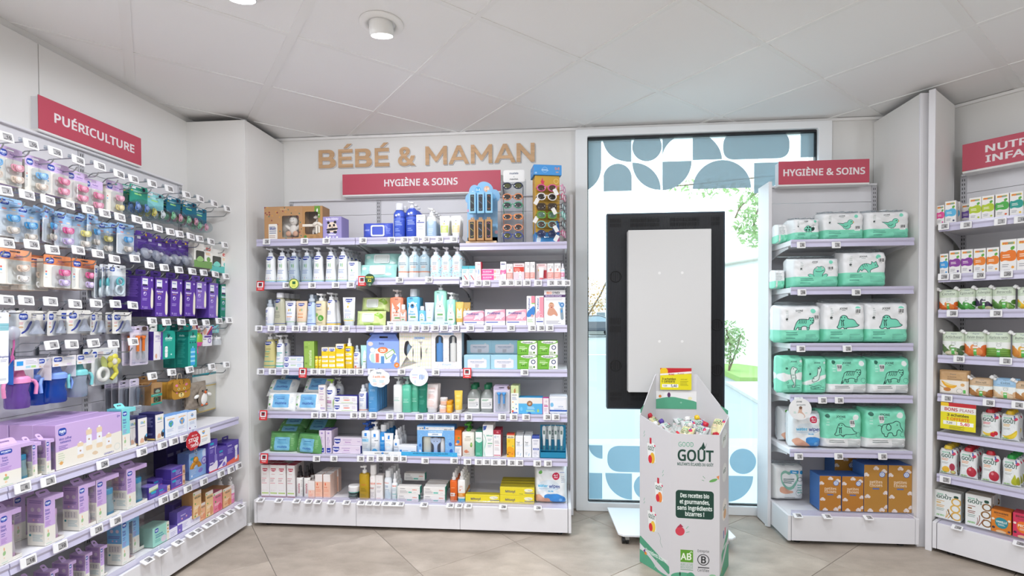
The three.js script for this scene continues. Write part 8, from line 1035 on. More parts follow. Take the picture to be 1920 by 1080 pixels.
{// thermometers in their counter display
  const g=group('thermometer_display'),w=0.156,c=print(w,0.2,'Q22 8 56 42 4 #d6dcdc;K50 8 9 #dfe6e6 3;T50 24 9 #4a5a60 48 THERMOMÈTRE;T50 34 8 #4a5a60 36 FLEXIBLE;G36 43 28 1 4 #6a7a80','#1587ae');
  mesh('back_card',paint(ext(rrect(w,0.18,0.004,0,0.1),0.003,{z: -0.06}),{cell: c,w,h: 0.2}),printed(c.i),g);mesh('tray',merge([box(w,0.035,0.004,{z: 0,side: '#1587ae'}),box(w,0.004,0.062,{z: 0,side: '#1587ae'}),box(w,0.004,0.02,{y: 0.04,z: -0.02,side: '#127a9e'}),box(0.003,0.05,0.062,{x: -w/2 + 0.0015,side: '#1587ae'}),box(0.003,0.05,0.062,{x: w/2 - 0.0015,side: '#1587ae'})]),printed(c.i),g);
  place(g,1.894,0.457,-0.04);tag(g,'teal counter display with a grey label for thermometers','display stand');
  for (let i=0;i<4;i++){const t=group('thermometer');mesh('body',loft([[0.0,0.005,0.004],[0.03,0.0065,0.005],[0.075,0.0115,0.006],[0.11,0.0115,0.006],[0.12,0.006,0.004]],{seg: 16}),plain('#eef1f1',0.35),t);mesh('screen',box(0.011,0.022,0.001,{y: 0.07,z: 0.0066}),plain('#6f8a84',0.3),t);mesh('tip',loft([[-0.03,0.0025,0.0025],[0.002,0.0055,0.0045]],{seg: 10}),plain('#2f9cae',0.4),t);mesh('clear_sleeve',box(0.027,0.15,0.014,{y: -0.03,z: 0.008,b: 0.004}),clear('#f2f5f6',0.08),t);place(t,1.84 + i*0.035,0.457 + 0.07,-0.062,0,0.06);tag(t,`white flexible thermometer, ${ORD[i]} from left in the teal display`,'thermometer','thermometers in the teal display');}
}
// ---------- signage screen on its wheeled stand, seen from behind ----------
{
  const g=group('screen_stand'),K=plain('#14171d',0.4),Z=-3.03,x0=0.285,x1=0.957,y0=0.764,y1=1.916,xc=(x0 + x1)/2,w=x1 - x0,h=y1 - y0;
  const scr=mesh('screen_back',box(w,h,0.05,{y: y0,side: '#fff',b: 0.004}),K,g);scr.position.set(xc,0,Z);
  const ribs=[];for (let i=0;i<88;i++) ribs.push(box(0.0035,h*0.97,0.002,{x: -w*0.48 + i*w*0.96/87,y: y0 + h*0.015,z: 0.0018,b: 0.0006}));mesh('rib',merge(ribs),K,scr).userData.kind='stuff';
  const vents=(x,y,a,b)=>{const L=[];for (let r=0;r<2;r++) for (let i=0;i<a/0.0085;i++) L.push(box(0.0045,b*0.42,0.0016,{x: x - a/2 + i*0.0085,y: y + (r?b*0.06:-b*0.48),z: 0.0032,b: 0.0004}));mesh('vent',merge(L),plain('#07080a',0.7),scr).userData.kind='stuff';};
  for (const y of [y0 + h*0.955,y0 + h*0.06]){vents(-w*0.43,y,0.06,0.05);vents(-w*0.17,y,0.17,0.05);vents(w*0.17,y,0.17,0.05);vents(w*0.43,y,0.05,0.05);}
  vents(-w*0.43,y0 + h*0.43,0.065,0.09);
  for (const [x,y] of [[-0.43,0.68],[0.44,0.43],[-0.43,0.22],[0.44,0.2]]){const L=[new THREE.TorusGeometry(0.032,0.003,6,28).translate(x*w,y0 + h*y,0.002)];for (let i=-2;i<3;i++) L.push(box(0.004,0.05 - abs(i)*0.008,0.002,{x: x*w + i*0.011,y: y0 + h*y - 0.025 + abs(i)*0.004,z: 0.0034,b: 0.0004}));mesh('speaker_grille',merge(L),plain('#07080a',0.7),scr).userData.kind='stuff';}
  mesh('screen_edge',ext(hole(rrect(w + 0.012,h + 0.012,0.006,0,y0 + h/2),rrect(w - 0.006,h - 0.006,0.004,0,y0 + h/2)),0.055,{z: -0.002,b: 0.001}),plain('#3a4652',0.3,{metalness: 0.4}),scr);
  const cover=mesh('white_cover',box(0.469,0.942,0.06,{x: 0.632,y: 0.868,b: 0.003}),plain('#d2d2d1',0.55),g);cover.position.z=-2.965;
  for (const [x,y] of [[0.575,1.56],[0.703,1.56],[0.575,1.165],[0.703,1.165]]) mesh('cover_screw',cyl(0.008,0.008,0.002,14).rotateX(PI/2).translate(x,y,-2.966),plain('#e9e9e8',0.4),g);
  mesh('column',box(0.16,0.84,0.06,{x: 0.64,y: 0.062,z: -2.99}),M.white,g);
  const bs=new THREE.Shape([[0.335,2.915],[0.36,2.89],[0.96,2.89],[0.985,2.915],[0.955,3.3],[0.31,3.3]].map(([x,w2])=>new THREE.Vector2(x,w2)));const base=new THREE.ExtrudeGeometry(bs,{depth: 0.008,bevelEnabled: true,bevelSize: 0.003,bevelThickness: 0.002,bevelSegments: 2}).rotateX(-PI/2).translate(0,0.054,0);mesh('base_plate',base,plain('#f4f6f8',0.35),g);
  for (const [x,z] of [[0.385,-2.925],[0.935,-2.925],[0.37,-3.26],[0.92,-3.26]]){const c=mesh('caster',merge([cyl(0.021,0.021,0.016,20).rotateZ(PI/2).translate(x + 0.008,0.021,z),cyl(0.021,0.021,0.016,20).rotateZ(PI/2).translate(x - 0.014,0.021,z)].map((q,i)=>q)),M.black,g);mesh('fork',box(0.03,0.03,0.036,{x,y: 0.024,z: z + 0.02,b: 0.004}),metal,c);}
  tag(g,'black signage screen seen from behind on a white wheeled stand','screen');
}
// ---------- cardboard dump bin of fruit pouches ----------
{
  const g=group('dump_bin'),P={L: [0.423,-2.71],FL: [0.546,-2.525],FR: [0.774,-2.508],R: [0.88,-2.703],BR: [0.762,-2.878],BL: [0.537,-2.886]};
  const wall=(a,b,ha,hb,ops,name,o={})=>{// upright panel between two plan points; heights at each end
    const [ax,az]=P[a],[bx,bz]=P[b],w=hypot(bx - ax,bz - az),h=max(ha,hb,0.01),c=print(w,h,ops,'#d6d5d8',1300),s=new THREE.Shape([[-w/2,0],[w/2,0],[w/2,hb],[-w/2,ha]].map((p)=>new THREE.Vector2(...p)));
    const m=mesh(name,paint(ext(s,0.004,{}),{cell: c,w,h}),printed(c.i,0.55),g);m.position.set((ax + bx)/2,0,(az + bz)/2);m.rotation.y=-Math.atan2(bz - az,bx - ax);return m;
 };
  const pouchArt=(x,y,s,fruit)=>`P#cfd3d2 ${x - 10 * s},${y - 3.5 * s} ${x + 8 * s},${y - 4.26 * s} ${x + 11 * s},${y + 4.86 * s} ${x - 6.6 * s},${y + 5.7 * s};P#eef0ef ${x - 9 * s},${y - 3.04 * s} ${x + 7 * s},${y - 3.8 * s} ${x + 10 * s},${y + 4.56 * s} ${x - 6 * s},${y + 5.32 * s};R${x - 3 * s} ${y - 5.62 * s} 6 ${2.6 * s} #c8283c;T${x} ${y - 0.91 * s} ${2.4 * s} #1c4a3a ${14 * s} GOÛT;C${x + 8 * s} ${y - 2.58 * s} 2.2 #d8345c;E${x + 3 * s} ${y + 3.04 * s} ${5 * s} ${2.4 * s} ${fruit};E${x - 2 * s} ${y + 3.8 * s} ${4 * s} ${1.8 * s} #d8283a`;
  const tick=(x,y)=>`W#5aa886 0.9 ${x},${y} ${x + 2},${y - 1} ${x + 4},${y - 1.6};W#5aa886 0.9 ${x},${y - 2} ${x + 2},${y - 3.4} ${x + 3},${y - 4}`;
  wall('L','FL',0.786,0.7295,`B;${pouchArt(38, 22, 1.5, '#eab83a')};${tick(14, 14)};${pouchArt(62, 46, 1.4, '#ee8a3c')};${tick(74, 36)};${pouchArt(40, 67, 1.5, '#efc84a')};${tick(14, 59)};W#6f9a88 0.8 60,74 70,76 66,79 74,82;P#4f9e7c 0,83 3,82 94,92 96,96 92,97 0,87;T48 89.6 3.4 #e6f2ec 86 Pas d'ingrédients bizarres !;O#58a886 -20,92 10,91 40,94 60,99 110,98 110,120 -20,120;C20 92 4 #e08a2c;P#7a3a8c 12,91 20,89 18,92;W#c4ccc8 1 50,98 54,93 58,92`,'side_panel');
  wall('FL','FR',0.7295,0.7295,"B;t31 7 4.4 #58a886 32 GOOD;X50 14.5 10 #123f33 74 GOÛT;P#123f33 61,9.4 67,5 70,8.4 74,5.4 70,9.6;X50 20.4 2.4 #123f33 74 MILITANTS ÉCLAIRÉS DU GOÛT;Q10 38 78 19 7 #123f33;T49 41.6 3.8 #eef4f0 60 Des recettes bio;T49 45.8 3.8 #eef4f0 62 et gourmandes,;T49 50 3.8 #eef4f0 72 sans ingrédients;T49 54 3.8 #eef4f0 40 bizarres !;O#67a85a 76,32 84,29.6 98,29 90,31.6;P#e08a4c 93,28 99,27 98,30;W#5a9a6c 0.9 64,30.6 68,31;W#5a9a6c 0.9 66,28 70,29.4;C19 66 9.6 #d23f52;P#a8304c 12,63.6 20,61 26,63;W#5aa886 1 32,64 36,62.4;W#5aa886 1 32,66.6 38,66;R20 78.4 26 8.4 #5f9e2e;T32 83 6 #eef6e4 22 AB;W#eef6e4 1.2 38,81 42,79 44,80;t33 88.4 2.2 #6a9a7c 26 AGRICULTURE;t33 90.4 2.2 #6a9a7c 26 BIOLOGIQUE;R20 91.8 26 0.4 #6a9a7c;t67 78.6 2.4 #26282a 24 Entreprise;K67 84.4 11.4 #26282a 1.6;T67 84.5 6.4 #26282a 12 B;R56 89.4 23 0.6 #26282a;t67 91.6 2.6 #26282a 24 Certifiée;O#58a886 -10,96 30,93 60,97 84,95 110,97 110,120 -10,120;C41 96 8 #4f9e7c;P#d8d24a 37,97 44,96.6 42,100 37,100;E82 98 11 2.8 #d8783c;E86 95 7 1.2 #8fc49c;P#1c4a3a 17,95 19,93.4 21,95 19,97",'front_panel');
  wall('FR','R',0.7295,0.785,"B;E50 12 30 6 #e6eae8;T50 12 3 #1c4a3a 40 GOÛT;W#c8c4a8 2 24,16 50,12 76,10;E52 34 24 6 #e8eae8;T52 33 3 #1c4a3a 36 GOÛT;E52 58 26 7 #efeae4;T52 57 3 #1c4a3a 34 GOÛT;E56 61 14 3 #d8a878;R40 71 8 5 #3f5ca8;R56 70.4 8 5 #d8345c;P#58a886 20,84 90,74 92,79 22,90;T56 82 3 #e6f2ec 50 bizarres;O#58a886 -30,98 40,92 110,80 120,120 -20,120;W#e8c84a 2 20,92 24,96",'side_panel');
  wall('R','BR',0.785,0.985,'','header_side');wall('BR','BL',0.985,0.985,'','header_panel');wall('BL','L',0.985,0.786,'','header_side');
  // the header faces the shopper too
  {const w=0.22,c=print(w,0.1,'B;O#58a886 -20,60 10,40 40,30 60,40 110,60 120,140 50,130 -20,140;C10 30 8 #e08a3c;E32 22 4 14 #5a2a5c;E84 40 5 9 #efe6b4;C62 64 5 #8fc4ac','#f0efee'),m=mesh('header_print',box(w,0.1,0.0008,{cell: c,side: '#fff',b: 0.0002}),printed(c.i),g);m.position.set(0.65,0.79,-2.876);m.rotation.y=-0.035;}
  {const sl=(a,b,flip)=>{const [ax,az]=P[a],[bx,bz]=P[b],w=hypot(bx - ax,bz - az)*0.96,c=print(w,0.1,flip?'B;O#58a886 -20,50 30,36 60,52 120,60 120,140 -20,140;C24 40 7 #4f9e5c;P#e8c84a 44,48 48,46 54,64 50,66;C80 56 5 #b8343c':'B;O#58a886 -20,66 30,60 60,50 120,36 120,140 -20,140;C76 44 7 #e0883c;C46 56 5 #5fae5c','#f0efee'),s=new THREE.Shape([[-w/2,0],[w/2,0],[w/2,flip?0.02:0.1],[-w/2,flip?0.1:0.02]].map((p)=>new THREE.Vector2(...p))),m=mesh('header_print',paint(ext(s,0.0006,{}),{cell: c,w,h: 0.1}),printed(c.i),g);m.position.set((ax + bx)/2 + (flip?-0.002:0.002),0.795,(az + bz)/2 + 0.004);m.rotation.y=-Math.atan2(bz - az,bx - ax);};sl('L','BL',false);sl('BR','R',true);}
  mesh('inner_floor',slab([P.L,P.FL,P.FR,P.R,P.BR,P.BL].map(([x,z])=>[x + (0.65 - x)*0.04,z + (-2.7 - z)*0.04]),0.63,0.635,1),plain('#e6e5e4',0.6),g);
  tag(g,'white and green cardboard dump bin standing before the window','dump bin');
  const caps=['#5a3f9c','#e9e9e8','#d8d4cc','#c8283c','#5a3f9c','#5a3f9c','#1f9c3c','#e8c01c','#e6e4e2','#5a3f9c','#c8283c'];
  let k=0;const spots=[[0.515,-2.7],[0.565,-2.63],[0.61,-2.59],[0.66,-2.58],[0.715,-2.585],[0.76,-2.62],[0.79,-2.69],[0.76,-2.7],[0.69,-2.66],[0.62,-2.68],[0.56,-2.76],[0.64,-2.8],[0.72,-2.8],[0.78,-2.79],[0.68,-2.73],[0.59,-2.72]];
  for (const [x,z] of spots){const q=group('fruit_pouch'),c=print(0.075,0.12,gou(['E66 84 24 12 #d8283a','E60 80 30 12 #e0a83c','E66 84 24 12 #7a5aa0'][k % 3],'#c9a0a0'),['#d9dcdb','#cfd2d0','#e2d9a8','#c4c8c6'][k % 4]);mesh('pouch_body',bag(0.075,0.12,0.035,{cell: c,p: 5,q: 0.6,wr: 0.12}),printed(c.i,0.3),q);mesh('screw_cap',loft([[0.12,0.011,0.011],[0.125,0.014,0.014],[0.137,0.014,0.014],[0.142,0.011,0.011]],{zc: -0.017,seg: 16}),plain(caps[k % caps.length],0.3),q);q.position.set(x + (rnd() - 0.5)*0.02,0.64 + rnd()*0.02 + (z<-2.65?0.02:0),z);q.rotation.set(-0.45 - rnd()*0.5,rnd()*2.4 - 1.2,0,'YXZ');tag(q,`fruit pouch with ${['violet', 'white', 'pale', 'red', 'violet', 'violet', 'green', 'yellow', 'white', 'violet', 'red'][k % 11]} cap lying ${z > -2.64 ? 'along the front' : z > -2.74 ? 'mid-heap' : 'at the back'}, ${x < 0.6 ? 'window-screen side' : x < 0.7 ? 'centre' : 'nappy side'} of the dump bin`,'pouch','fruit pouches heaped in the dump bin');k++;}
  const s=group('offer_card'),c=print(0.17,0.122,'B;R0 0 100 26 #c4222e;C12 16 18 #f0c51e;P#f0ece6 0,34 0,26 100,14 100,24;T36 29 10 #b4323c 28 BONS;t66 26 10 #8f3a44 28 PLANS;T28 50 13 #3a3010 48 3 achetées;T26 63 13 #3a3010 44 1 OFFERTE;R6 74 26 15 #f4f2ea;T16 81 9 #5a5a4a 12 7,20;R32 74 26 15 #fff;T44 81 15 #26282a 22 5,40;T76 52 5 #8a8410 24 GOOD GOUT;G64 60 26 4 6 #a8a018','#e9dc1c');mesh('printed_card',box(0.17,0.122,0.001,{cell: c,side: '#d8cc1c'}),printed(c.i,0.4),s);mesh('clear_holder',box(0.176,0.126,0.001,{y: -0.002,z: -0.0015}),clear(),s);s.position.set(0.646,0.898,-2.868);s.rotation.y=-0.035;tag(s,'yellow and red offer card on the dump bin header','offer card');
}

// ---------- planogram: sizes of the goods in metres, then each row as [id, along, front, how many deep, turn, height above the shelf, lean] ----------
const DIM={giftBear: [0.255,0.208],giftGir: [0.13,0.207],panda: [0.121,0.138],wipeBlue: [0.187,0.096],bluB: [0.074,0.215],bluP: [0.077,0.224],urCart: [0.054,0.134],whale: [0.062,0.181],tubG: [0.063,0.13],tubO: [0.06,0.13],mlk: [0.071,0.22],mclr: [0.072,0.217],mcar: [0.064,0.125],wipeMint: [0.234,0.095],rosO: [0.066,0.197],rosC: [0.048,0.196],rosF: [0.07,0.189],teaC: [0.04,0.089],rwTall: [0.04,0.113],pkLong: [0.113,0.034],pkTall: [0.035,0.112],pkC: [0.039,0.098],ferC: [0.068,0.101],pkC2: [0.029,0.108],pkTube: [0.066,0.101],pkSpr: [0.02,0.097],mfoam: [0.055,0.173],mbath: [0.079,0.21],tubOr: [0.069,0.158],tubPe: [0.074,0.157],mspr: [0.064,0.205],msq: [0.063,0.203],mlkY: [0.062,0.208],tubY: [0.08,0.178],wipeGr: [0.183,0.095],fox: [0.084,0.224],foxS: [0.042,0.107],bearB: [0.086,0.227],bearS: [0.042,0.096],bearT: [0.056,0.142],bunL: [0.078,0.258],bunP: [0.056,0.202],foxT: [0.049,0.144],prhA: [0.132,0.091],prhB: [0.125,0.096],prhT: [0.05,0.176],prhT2: [0.05,0.176],biosy: [0.128,0.21],moil: [0.082,0.226],mcrm: [0.061,0.209],mbox: [0.128,0.036],must50: [0.067,0.169],stick: [0.021,0.075],yelA: [0.045,0.13],yelB: [0.055,0.152],yelS: [0.048,0.189],wfoam: [0.044,0.149],mtube: [0.042,0.144],giftHouse: [0.206,0.213],giftPlaid: [0.201,0.226],giftRose: [0.187,0.228],serum: [0.163,0.085],physio: [0.121,0.086],wipeW: [0.191,0.123],mslim: [0.045,0.164],mgrp: [0.062,0.2],mgrp2: [0.043,0.199],cica: [0.151,0.048],mfoam2: [0.058,0.168],flatB: [0.056,0.18],pmpW: [0.056,0.22],pmpM: [0.056,0.22],dkGr: [0.059,0.182],tubR: [0.077,0.172],jarP: [0.047,0.046],jarY: [0.037,0.071],tubYel: [0.051,0.136],saline: [0.084,0.168],pipB: [0.1,0.167],girC: [0.048,0.17],serB: [0.149,0.098],slmP: [0.038,0.096],tiss: [0.109,0.11],wipeG2: [0.187,0.129],purT: [0.038,0.144],purB: [0.182,0.048],lrpA: [0.057,0.194],lrpP: [0.054,0.2],lrpS: [0.055,0.178],lrpT: [0.058,0.131],lrpM: [0.042,0.153],lrpC: [0.116,0.057],giftLrp: [0.233,0.185],orgC: [0.043,0.159],gluc: [0.079,0.198],grnC: [0.043,0.15],mitT: [0.064,0.194],redC: [0.045,0.163],wlyY: [0.049,0.14],whtC: [0.046,0.129],bluW: [0.046,0.13],redM: [0.054,0.204],dkM: [0.04,0.198],peaS: [0.043,0.106],peaT: [0.047,0.15],jarC: [0.075,0.079],oilY: [0.062,0.21],avA: [0.045,0.216],avC: [0.045,0.153],avS: [0.049,0.181],avM: [0.04,0.167],cicf: [0.135,0.047],orgS: [0.046,0.178],wobS: [0.047,0.187],mito: [0.211,0.05],watw: [0.197,0.23],ladyb: [0.155,0.13],bird: [0.243,0.163],dside: [0.053,0.113],frog: [0.269,0.173],foxD: [0.25,0.206],tigW: [0.242,0.222],walW: [0.24,0.236],seah: [0.129,0.222],plat: [0.13,0.217],tigM: [0.229,0.216],watw2: [0.168,0.21],walM: [0.23,0.222],eleM: [0.241,0.239],cotn: [0.18,0.217],ptS: [0.118,0.203],ptT: [0.127,0.273],pedP: [0.034,0.106],pedB: [0.047,0.122],pedV: [0.016,0.113],pedL: [0.049,0.121],pedG: [0.051,0.121],pedT: [0.049,0.12],pedB2: [0.036,0.115],pedU: [0.048,0.128],pedO: [0.048,0.127],pedX: [0.061,0.161],pCar: [0.081,0.113],pEpi: [0.072,0.115],pAub: [0.065,0.116],pBro: [0.086,0.115],pCor: [0.07,0.111],pArt: [0.093,0.129],pPat: [0.088,0.13],pHar: [0.092,0.13],pBut: [0.077,0.128],pMel: [0.124,0.131],pBis: [0.093,0.097],pCol: [0.093,0.104],gStr: [0.079,0.132],gBan: [0.07,0.134],gKiw: [0.078,0.14],gPom: [0.077,0.144],gPoi: [0.071,0.141],bisV: [0.115,0.155],bisC: [0.102,0.169],vanB: [0.076,0.116],pecB: [0.073,0.123],mamW: [0.107,0.142],mamB: [0.032,0.133],mamXL: [0.298,0.18],mamT: [0.075,0.18],navyF: [0.052,0.135],bluC: [0.073,0.104],bluO: [0.077,0.104],bluV: [0.067,0.101],mamB2: [0.069,0.185],mamW2: [0.135,0.182],lanS: [0.055,0.06],lanL: [0.077,0.032],lanX: [0.096,0.052],lanBig: [0.149,0.144],lanPB: [0.073,0.183],lanNS: [0.078,0.122],lanPu: [0.112,0.133],lanBk: [0.045,0.175],mamBl: [0.04,0.205],mamMi: [0.104,0.094],lpS: [0.091,0.045],lpA: [0.088,0.112],lpB: [0.033,0.11],weS: [0.044,0.096],weO: [0.061,0.145],weP: [0.077,0.118],weA: [0.077,0.113],weBt: [0.038,0.159],pcPu: [0.091,0.146],pcPuB: [0.081,0.144],pcPuP: [0.096,0.138],pcPuY: [0.098,0.144],avGr: [0.126,0.134],avMi: [0.11,0.128],avTe: [0.135,0.132],mbB: [0.094,0.149],mbP: [0.04,0.136],mbY: [0.069,0.148],avPu: [0.052,0.116],tomG: [0.145,0.14],tomT: [0.171,0.141],orO: [0.125,0.137],orP: [0.115,0.136],wbl: [0.033,0.103],avtA: [0.073,0.154],avB: [0.078,0.206],avtC: [0.074,0.16],avD: [0.083,0.213],avE: [0.089,0.227],spoon: [0.061,0.21],teat: [0.107,0.104],lcard: [0.076,0.264],pipO: [0.111,0.196],pwB: [0.101,0.179],dodS: [0.114,0.152],dodL: [0.066,0.235],frtF: [0.058,0.173],pwC: [0.11,0.121],bbC: [0.102,0.123],cupPk: [0.097,0.196],cupBl: [0.075,0.198],cupTe: [0.101,0.188],teeY: [0.14,0.172],brush: [0.052,0.148],krB: [0.08,0.114],deer: [0.13,0.137],peng: [0.203,0.168],bibC: [0.361,0.28]};
stock('C','top shelf of central shelving',1.803,[['giftBear',0.206,-0.05],['giftGir',0.396,-0.05],['panda',0.523,-0.05],['wipeBlue',0.81,-0.05],['bluB',0.944,-0.05,2],['bluP',1.024,-0.05,3],['urCart',1.091,-0.035],['whale',1.15,-0.05,4],['tubG',1.234,-0.05,3],['tubO',1.305,-0.05,3]]);
stock('C','second shelf, first bay',1.533,[['mlk',0.105,-0.05],['mlk',0.182,-0.05,2],['mclr',0.26,-0.05,2],['mclr',0.344,-0.05,2],['mlk',0.421,-0.05],['mlk',0.501,-0.05,2],['mlk',0.58,-0.05,5],['mcar',0.663,-0.03]]);
stock('C','second shelf, middle bay',1.554,[['wipeMint',0.804,-0.05,1,0,0,0.18],['wipeMint',0.804,-0.13,1,0,0.079,0.2],['rosO',0.968,-0.05,2],['rosO',1.035,-0.05,2],['rosC',1.042,-0.05,2],['rosC',1.102,-0.05,2],['rosF',1.172,-0.05,2],['rosF',1.241,-0.05],['rosF',1.309,-0.05,2]]);
stock('C','second shelf, last bay',1.533,[['teaC',1.362,-0.05],['teaC',1.403,-0.05],['rwTall',1.444,-0.05],['pkLong',1.521,-0.05],['pkLong',1.521,-0.05,1,0,0.035],['pkTall',1.596,-0.05],['pkC',1.635,-0.05],['ferC',1.691,-0.05],['pkC2',1.742,-0.05],['pkC2',1.773,-0.05],['pkTube',1.826,-0.05],['pkC',1.882,-0.05],['pkC',1.924,-0.05],['pkSpr',1.955,-0.05]]);
stock('C','third central shelf',1.26,[['mfoam',0.096,-0.05,2],['mbath',0.164,-0.05,4],['tubOr',0.234,-0.05,2],['tubPe',0.309,-0.05],['mspr',0.375,-0.05,3],['msq',0.438,-0.05,2],['mlkY',0.501,-0.05,2],['tubY',0.618,-0.05],['wipeGr',0.76,-0.05,1,0,0,0.12],['wipeGr',0.761,-0.12,1,0,0.091,0.2],['fox',0.92,-0.075,2],['foxS',0.972,-0.045,1,0,0.023],['bearB',1.027,-0.075,2],['bearS',1.091,-0.045,1,0,0.023],['bearT',1.135,-0.05],['bunL',1.202,-0.06],['bunP',1.271,-0.05,4],['foxT',1.323,-0.05],['foxT',1.354,-0.12],['prhA',1.414,-0.05],['prhB',1.545,-0.05],['prhB',1.674,-0.05],['prhT',1.763,-0.05],['prhT2',1.816,-0.05],['biosy',1.907,-0.05]]);
stock('C','fourth central shelf',0.993,[['moil',0.092,-0.05,2],['mcrm',0.165,-0.05,2],['mbox',0.261,-0.05],['mbox',0.262,-0.05,1,0,0.037],['must50',0.364,-0.05],['stick',0.409,-0.05],['stick',0.432,-0.05],['yelA',0.468,-0.05],['yelA',0.514,-0.05],['yelB',0.566,-0.05],['yelS',0.621,-0.05],['wfoam',0.669,-0.05],['mtube',0.715,-0.05],['giftHouse',0.842,-0.05],['giftPlaid',1.048,-0.05],['giftRose',1.244,-0.05],['serum',1.433,-0.05],['serum',1.598,-0.05],['serum',1.433,-0.15,1,0,0.086],['serum',1.591,-0.15,1,0,0.086],['physio',1.74,-0.05],['physio',1.863,-0.05],['physio',1.74,-0.05,1,0,0.087],['physio',1.864,-0.05,1,0,0.087]]);
stock('C','fifth central shelf',0.722,[['wipeW',0.173,-0.03,1,0,0,0.25],['wipeW',0.133,-0.1,1,0,0.103,0.7],['wipeW',0.351,-0.03,1,0,0,0.25],['wipeW',0.358,-0.12,1,0,0.103,0.6],['wipeW',0.127,-0.25,1,0,0.137,0.5],['mslim',0.445,-0.05],['mgrp',0.499,-0.05],['mgrp2',0.501,-0.15],['cica',0.598,-0.05],['cica',0.599,-0.05,1,0,0.049],['mfoam2',0.706,-0.05,3],['flatB',0.773,-0.05,5],['pmpW',0.931,-0.05,2],['pmpM',0.989,-0.05,2],['pmpM',1.03,-0.08],['dkGr',1.089,-0.05],['tubR',1.146,-0.05,2],['jarP',1.216,-0.05],['jarP',1.22,-0.05,1,0,0.047],['jarY',1.257,-0.05,2],['tubYel',1.313,-0.05],['saline',1.402,-0.09,2],['saline',1.485,-0.09,2],['pipB',1.581,-0.05,4],['girC',1.663,-0.05,2],['serB',1.757,-0.05],['slmP',1.851,-0.05],['tiss',1.927,-0.05]]);
stock('C','sixth central shelf',0.457,[['wipeG2',0.166,-0.06,1,0,0,0.2],['wipeG2',0.344,-0.03,1,-12,0,0.25],['wipeG2',0.148,-0.17,1,0,0.098,0.9],['wipeG2',0.162,-0.2,1,0,0.145,1],['wipeG2',0.316,-0.22,1,0,0.104,0.9],['purT',0.443,-0.05,2],['purT',0.486,-0.05,2],['purB',0.602,-0.05],['purB',0.607,-0.06,1,0,0.049],['lrpA',0.726,-0.05,3],['lrpP',0.784,-0.05],['lrpS',0.828,-0.07,4],['lrpT',0.871,-0.045],['lrpM',0.92,-0.05,4],['lrpC',0.994,-0.05],['giftLrp',1.174,-0.045],['orgC',1.312,-0.05,2],['gluc',1.374,-0.05,2],['grnC',1.441,-0.05,3],['mitT',1.498,-0.05,2],['redC',1.554,-0.05,2],['wlyY',1.637,-0.05],['whtC',1.689,-0.05,3],['whtC',1.74,-0.05,3],['bluW',1.79,-0.05]]);
stock('C','base of central shelving',0.168,[['redM',0.058,-0.06,2],['redM',0.114,-0.06,2],['redM',0.168,-0.06],['redM',0.229,-0.06,2],['dkM',0.281,-0.06],['dkM',0.33,-0.06,2],['peaS',0.365,-0.06],['peaT',0.413,-0.06,3],['peaT',0.466,-0.06,3],['jarC',0.632,-0.06],['oilY',0.707,-0.06],['avA',0.763,-0.06],['avC',0.808,-0.06],['avS',0.858,-0.06,4],['avM',0.903,-0.06,3],['cicf',0.997,-0.04],['cicf',0.997,-0.04,1,0,0.048],['cicf',1.004,-0.16,1,0,0.094],['cicf',1.006,-0.04,1,0,0.047],['cicf',1.163,-0.04],['cicf',1.164,-0.04,3,0,0.048],['orgS',1.279,-0.06,4],['wobS',1.329,-0.06,4],['mito',1.46,-0.06],['mito',1.673,-0.06,4],['mito',1.674,-0.06,4,0,0.051],['watw',1.879,-0.06]]);
stock('S','first nappy shelf',1.745,[['ladyb',0.131,-0.06],['bird',0.337,-0.07],['bird',0.574,-0.06],['dside',0.027,-0.13]]);
stock('S','second nappy shelf',1.473,[['frog',0.18,-0.05],['foxD',0.444,-0.05],['dside',0.011,-0.13]]);
stock('S','third nappy shelf',1.152,[['tigW',0.094,-0.05],['walW',0.337,-0.05],['walW',0.568,-0.05]]);
stock('S','fourth nappy shelf',0.856,[['seah',0.049,-0.05],['plat',0.179,-0.05],['tigM',0.356,-0.05],['tigM',0.586,-0.05]]);
stock('S','fifth nappy shelf',0.541,[['watw2',0.132,-0.05],['watw2',0.136,-0.2],['walM',0.327,-0.05],['eleM',0.565,-0.05]]);
stock('S','base of nappy shelving',0.175,[['cotn',0.109,-0.22],['ptS',0.271,-0.07],['ptS',0.395,-0.07],['ptT',0.521,-0.07],['ptT',0.653,-0.07],['ptT',0.452,-0.25]]);
stock('R','first infant food shelf',1.81,[['pedP',0.036,-0.05],['pedB',0.079,-0.05,3],['pedV',0.123,-0.16],['pedL',0.18,-0.05],['pedL',0.23,-0.05],['pedG',0.284,-0.05],['pedT',0.337,-0.05],['pedG',0.388,-0.05]]);
stock('R','second infant food shelf',1.532,[['pedB2',0.053,-0.05],['pedU',0.099,-0.05],['pedU',0.149,-0.05],['pedO',0.2,-0.05],['pedO',0.251,-0.05],['pedX',0.309,-0.05],['pedX',0.371,-0.05]]);
stock('R','third infant food shelf',1.338,[['pCar',0.069,-0.05],['pEpi',0.146,-0.05],['pAub',0.215,-0.05],['pBro',0.292,-0.05],['pCor',0.377,-0.05]]);
stock('R','fourth infant food shelf',1.09,[['pArt',0.091,-0.05],['pPat',0.182,-0.05],['pHar',0.273,-0.05],['pBut',0.363,-0.05]]);
stock('R','fifth infant food shelf',0.877,[['pMel',0.097,-0.05,2],['pBis',0.207,-0.05,2],['pCol',0.3,-0.05,2],['pBis',0.379,-0.05]]);
stock('R','sixth infant food shelf',0.665,[['gStr',0.245,-0.05,4],['gBan',0.32,-0.05,3]]);
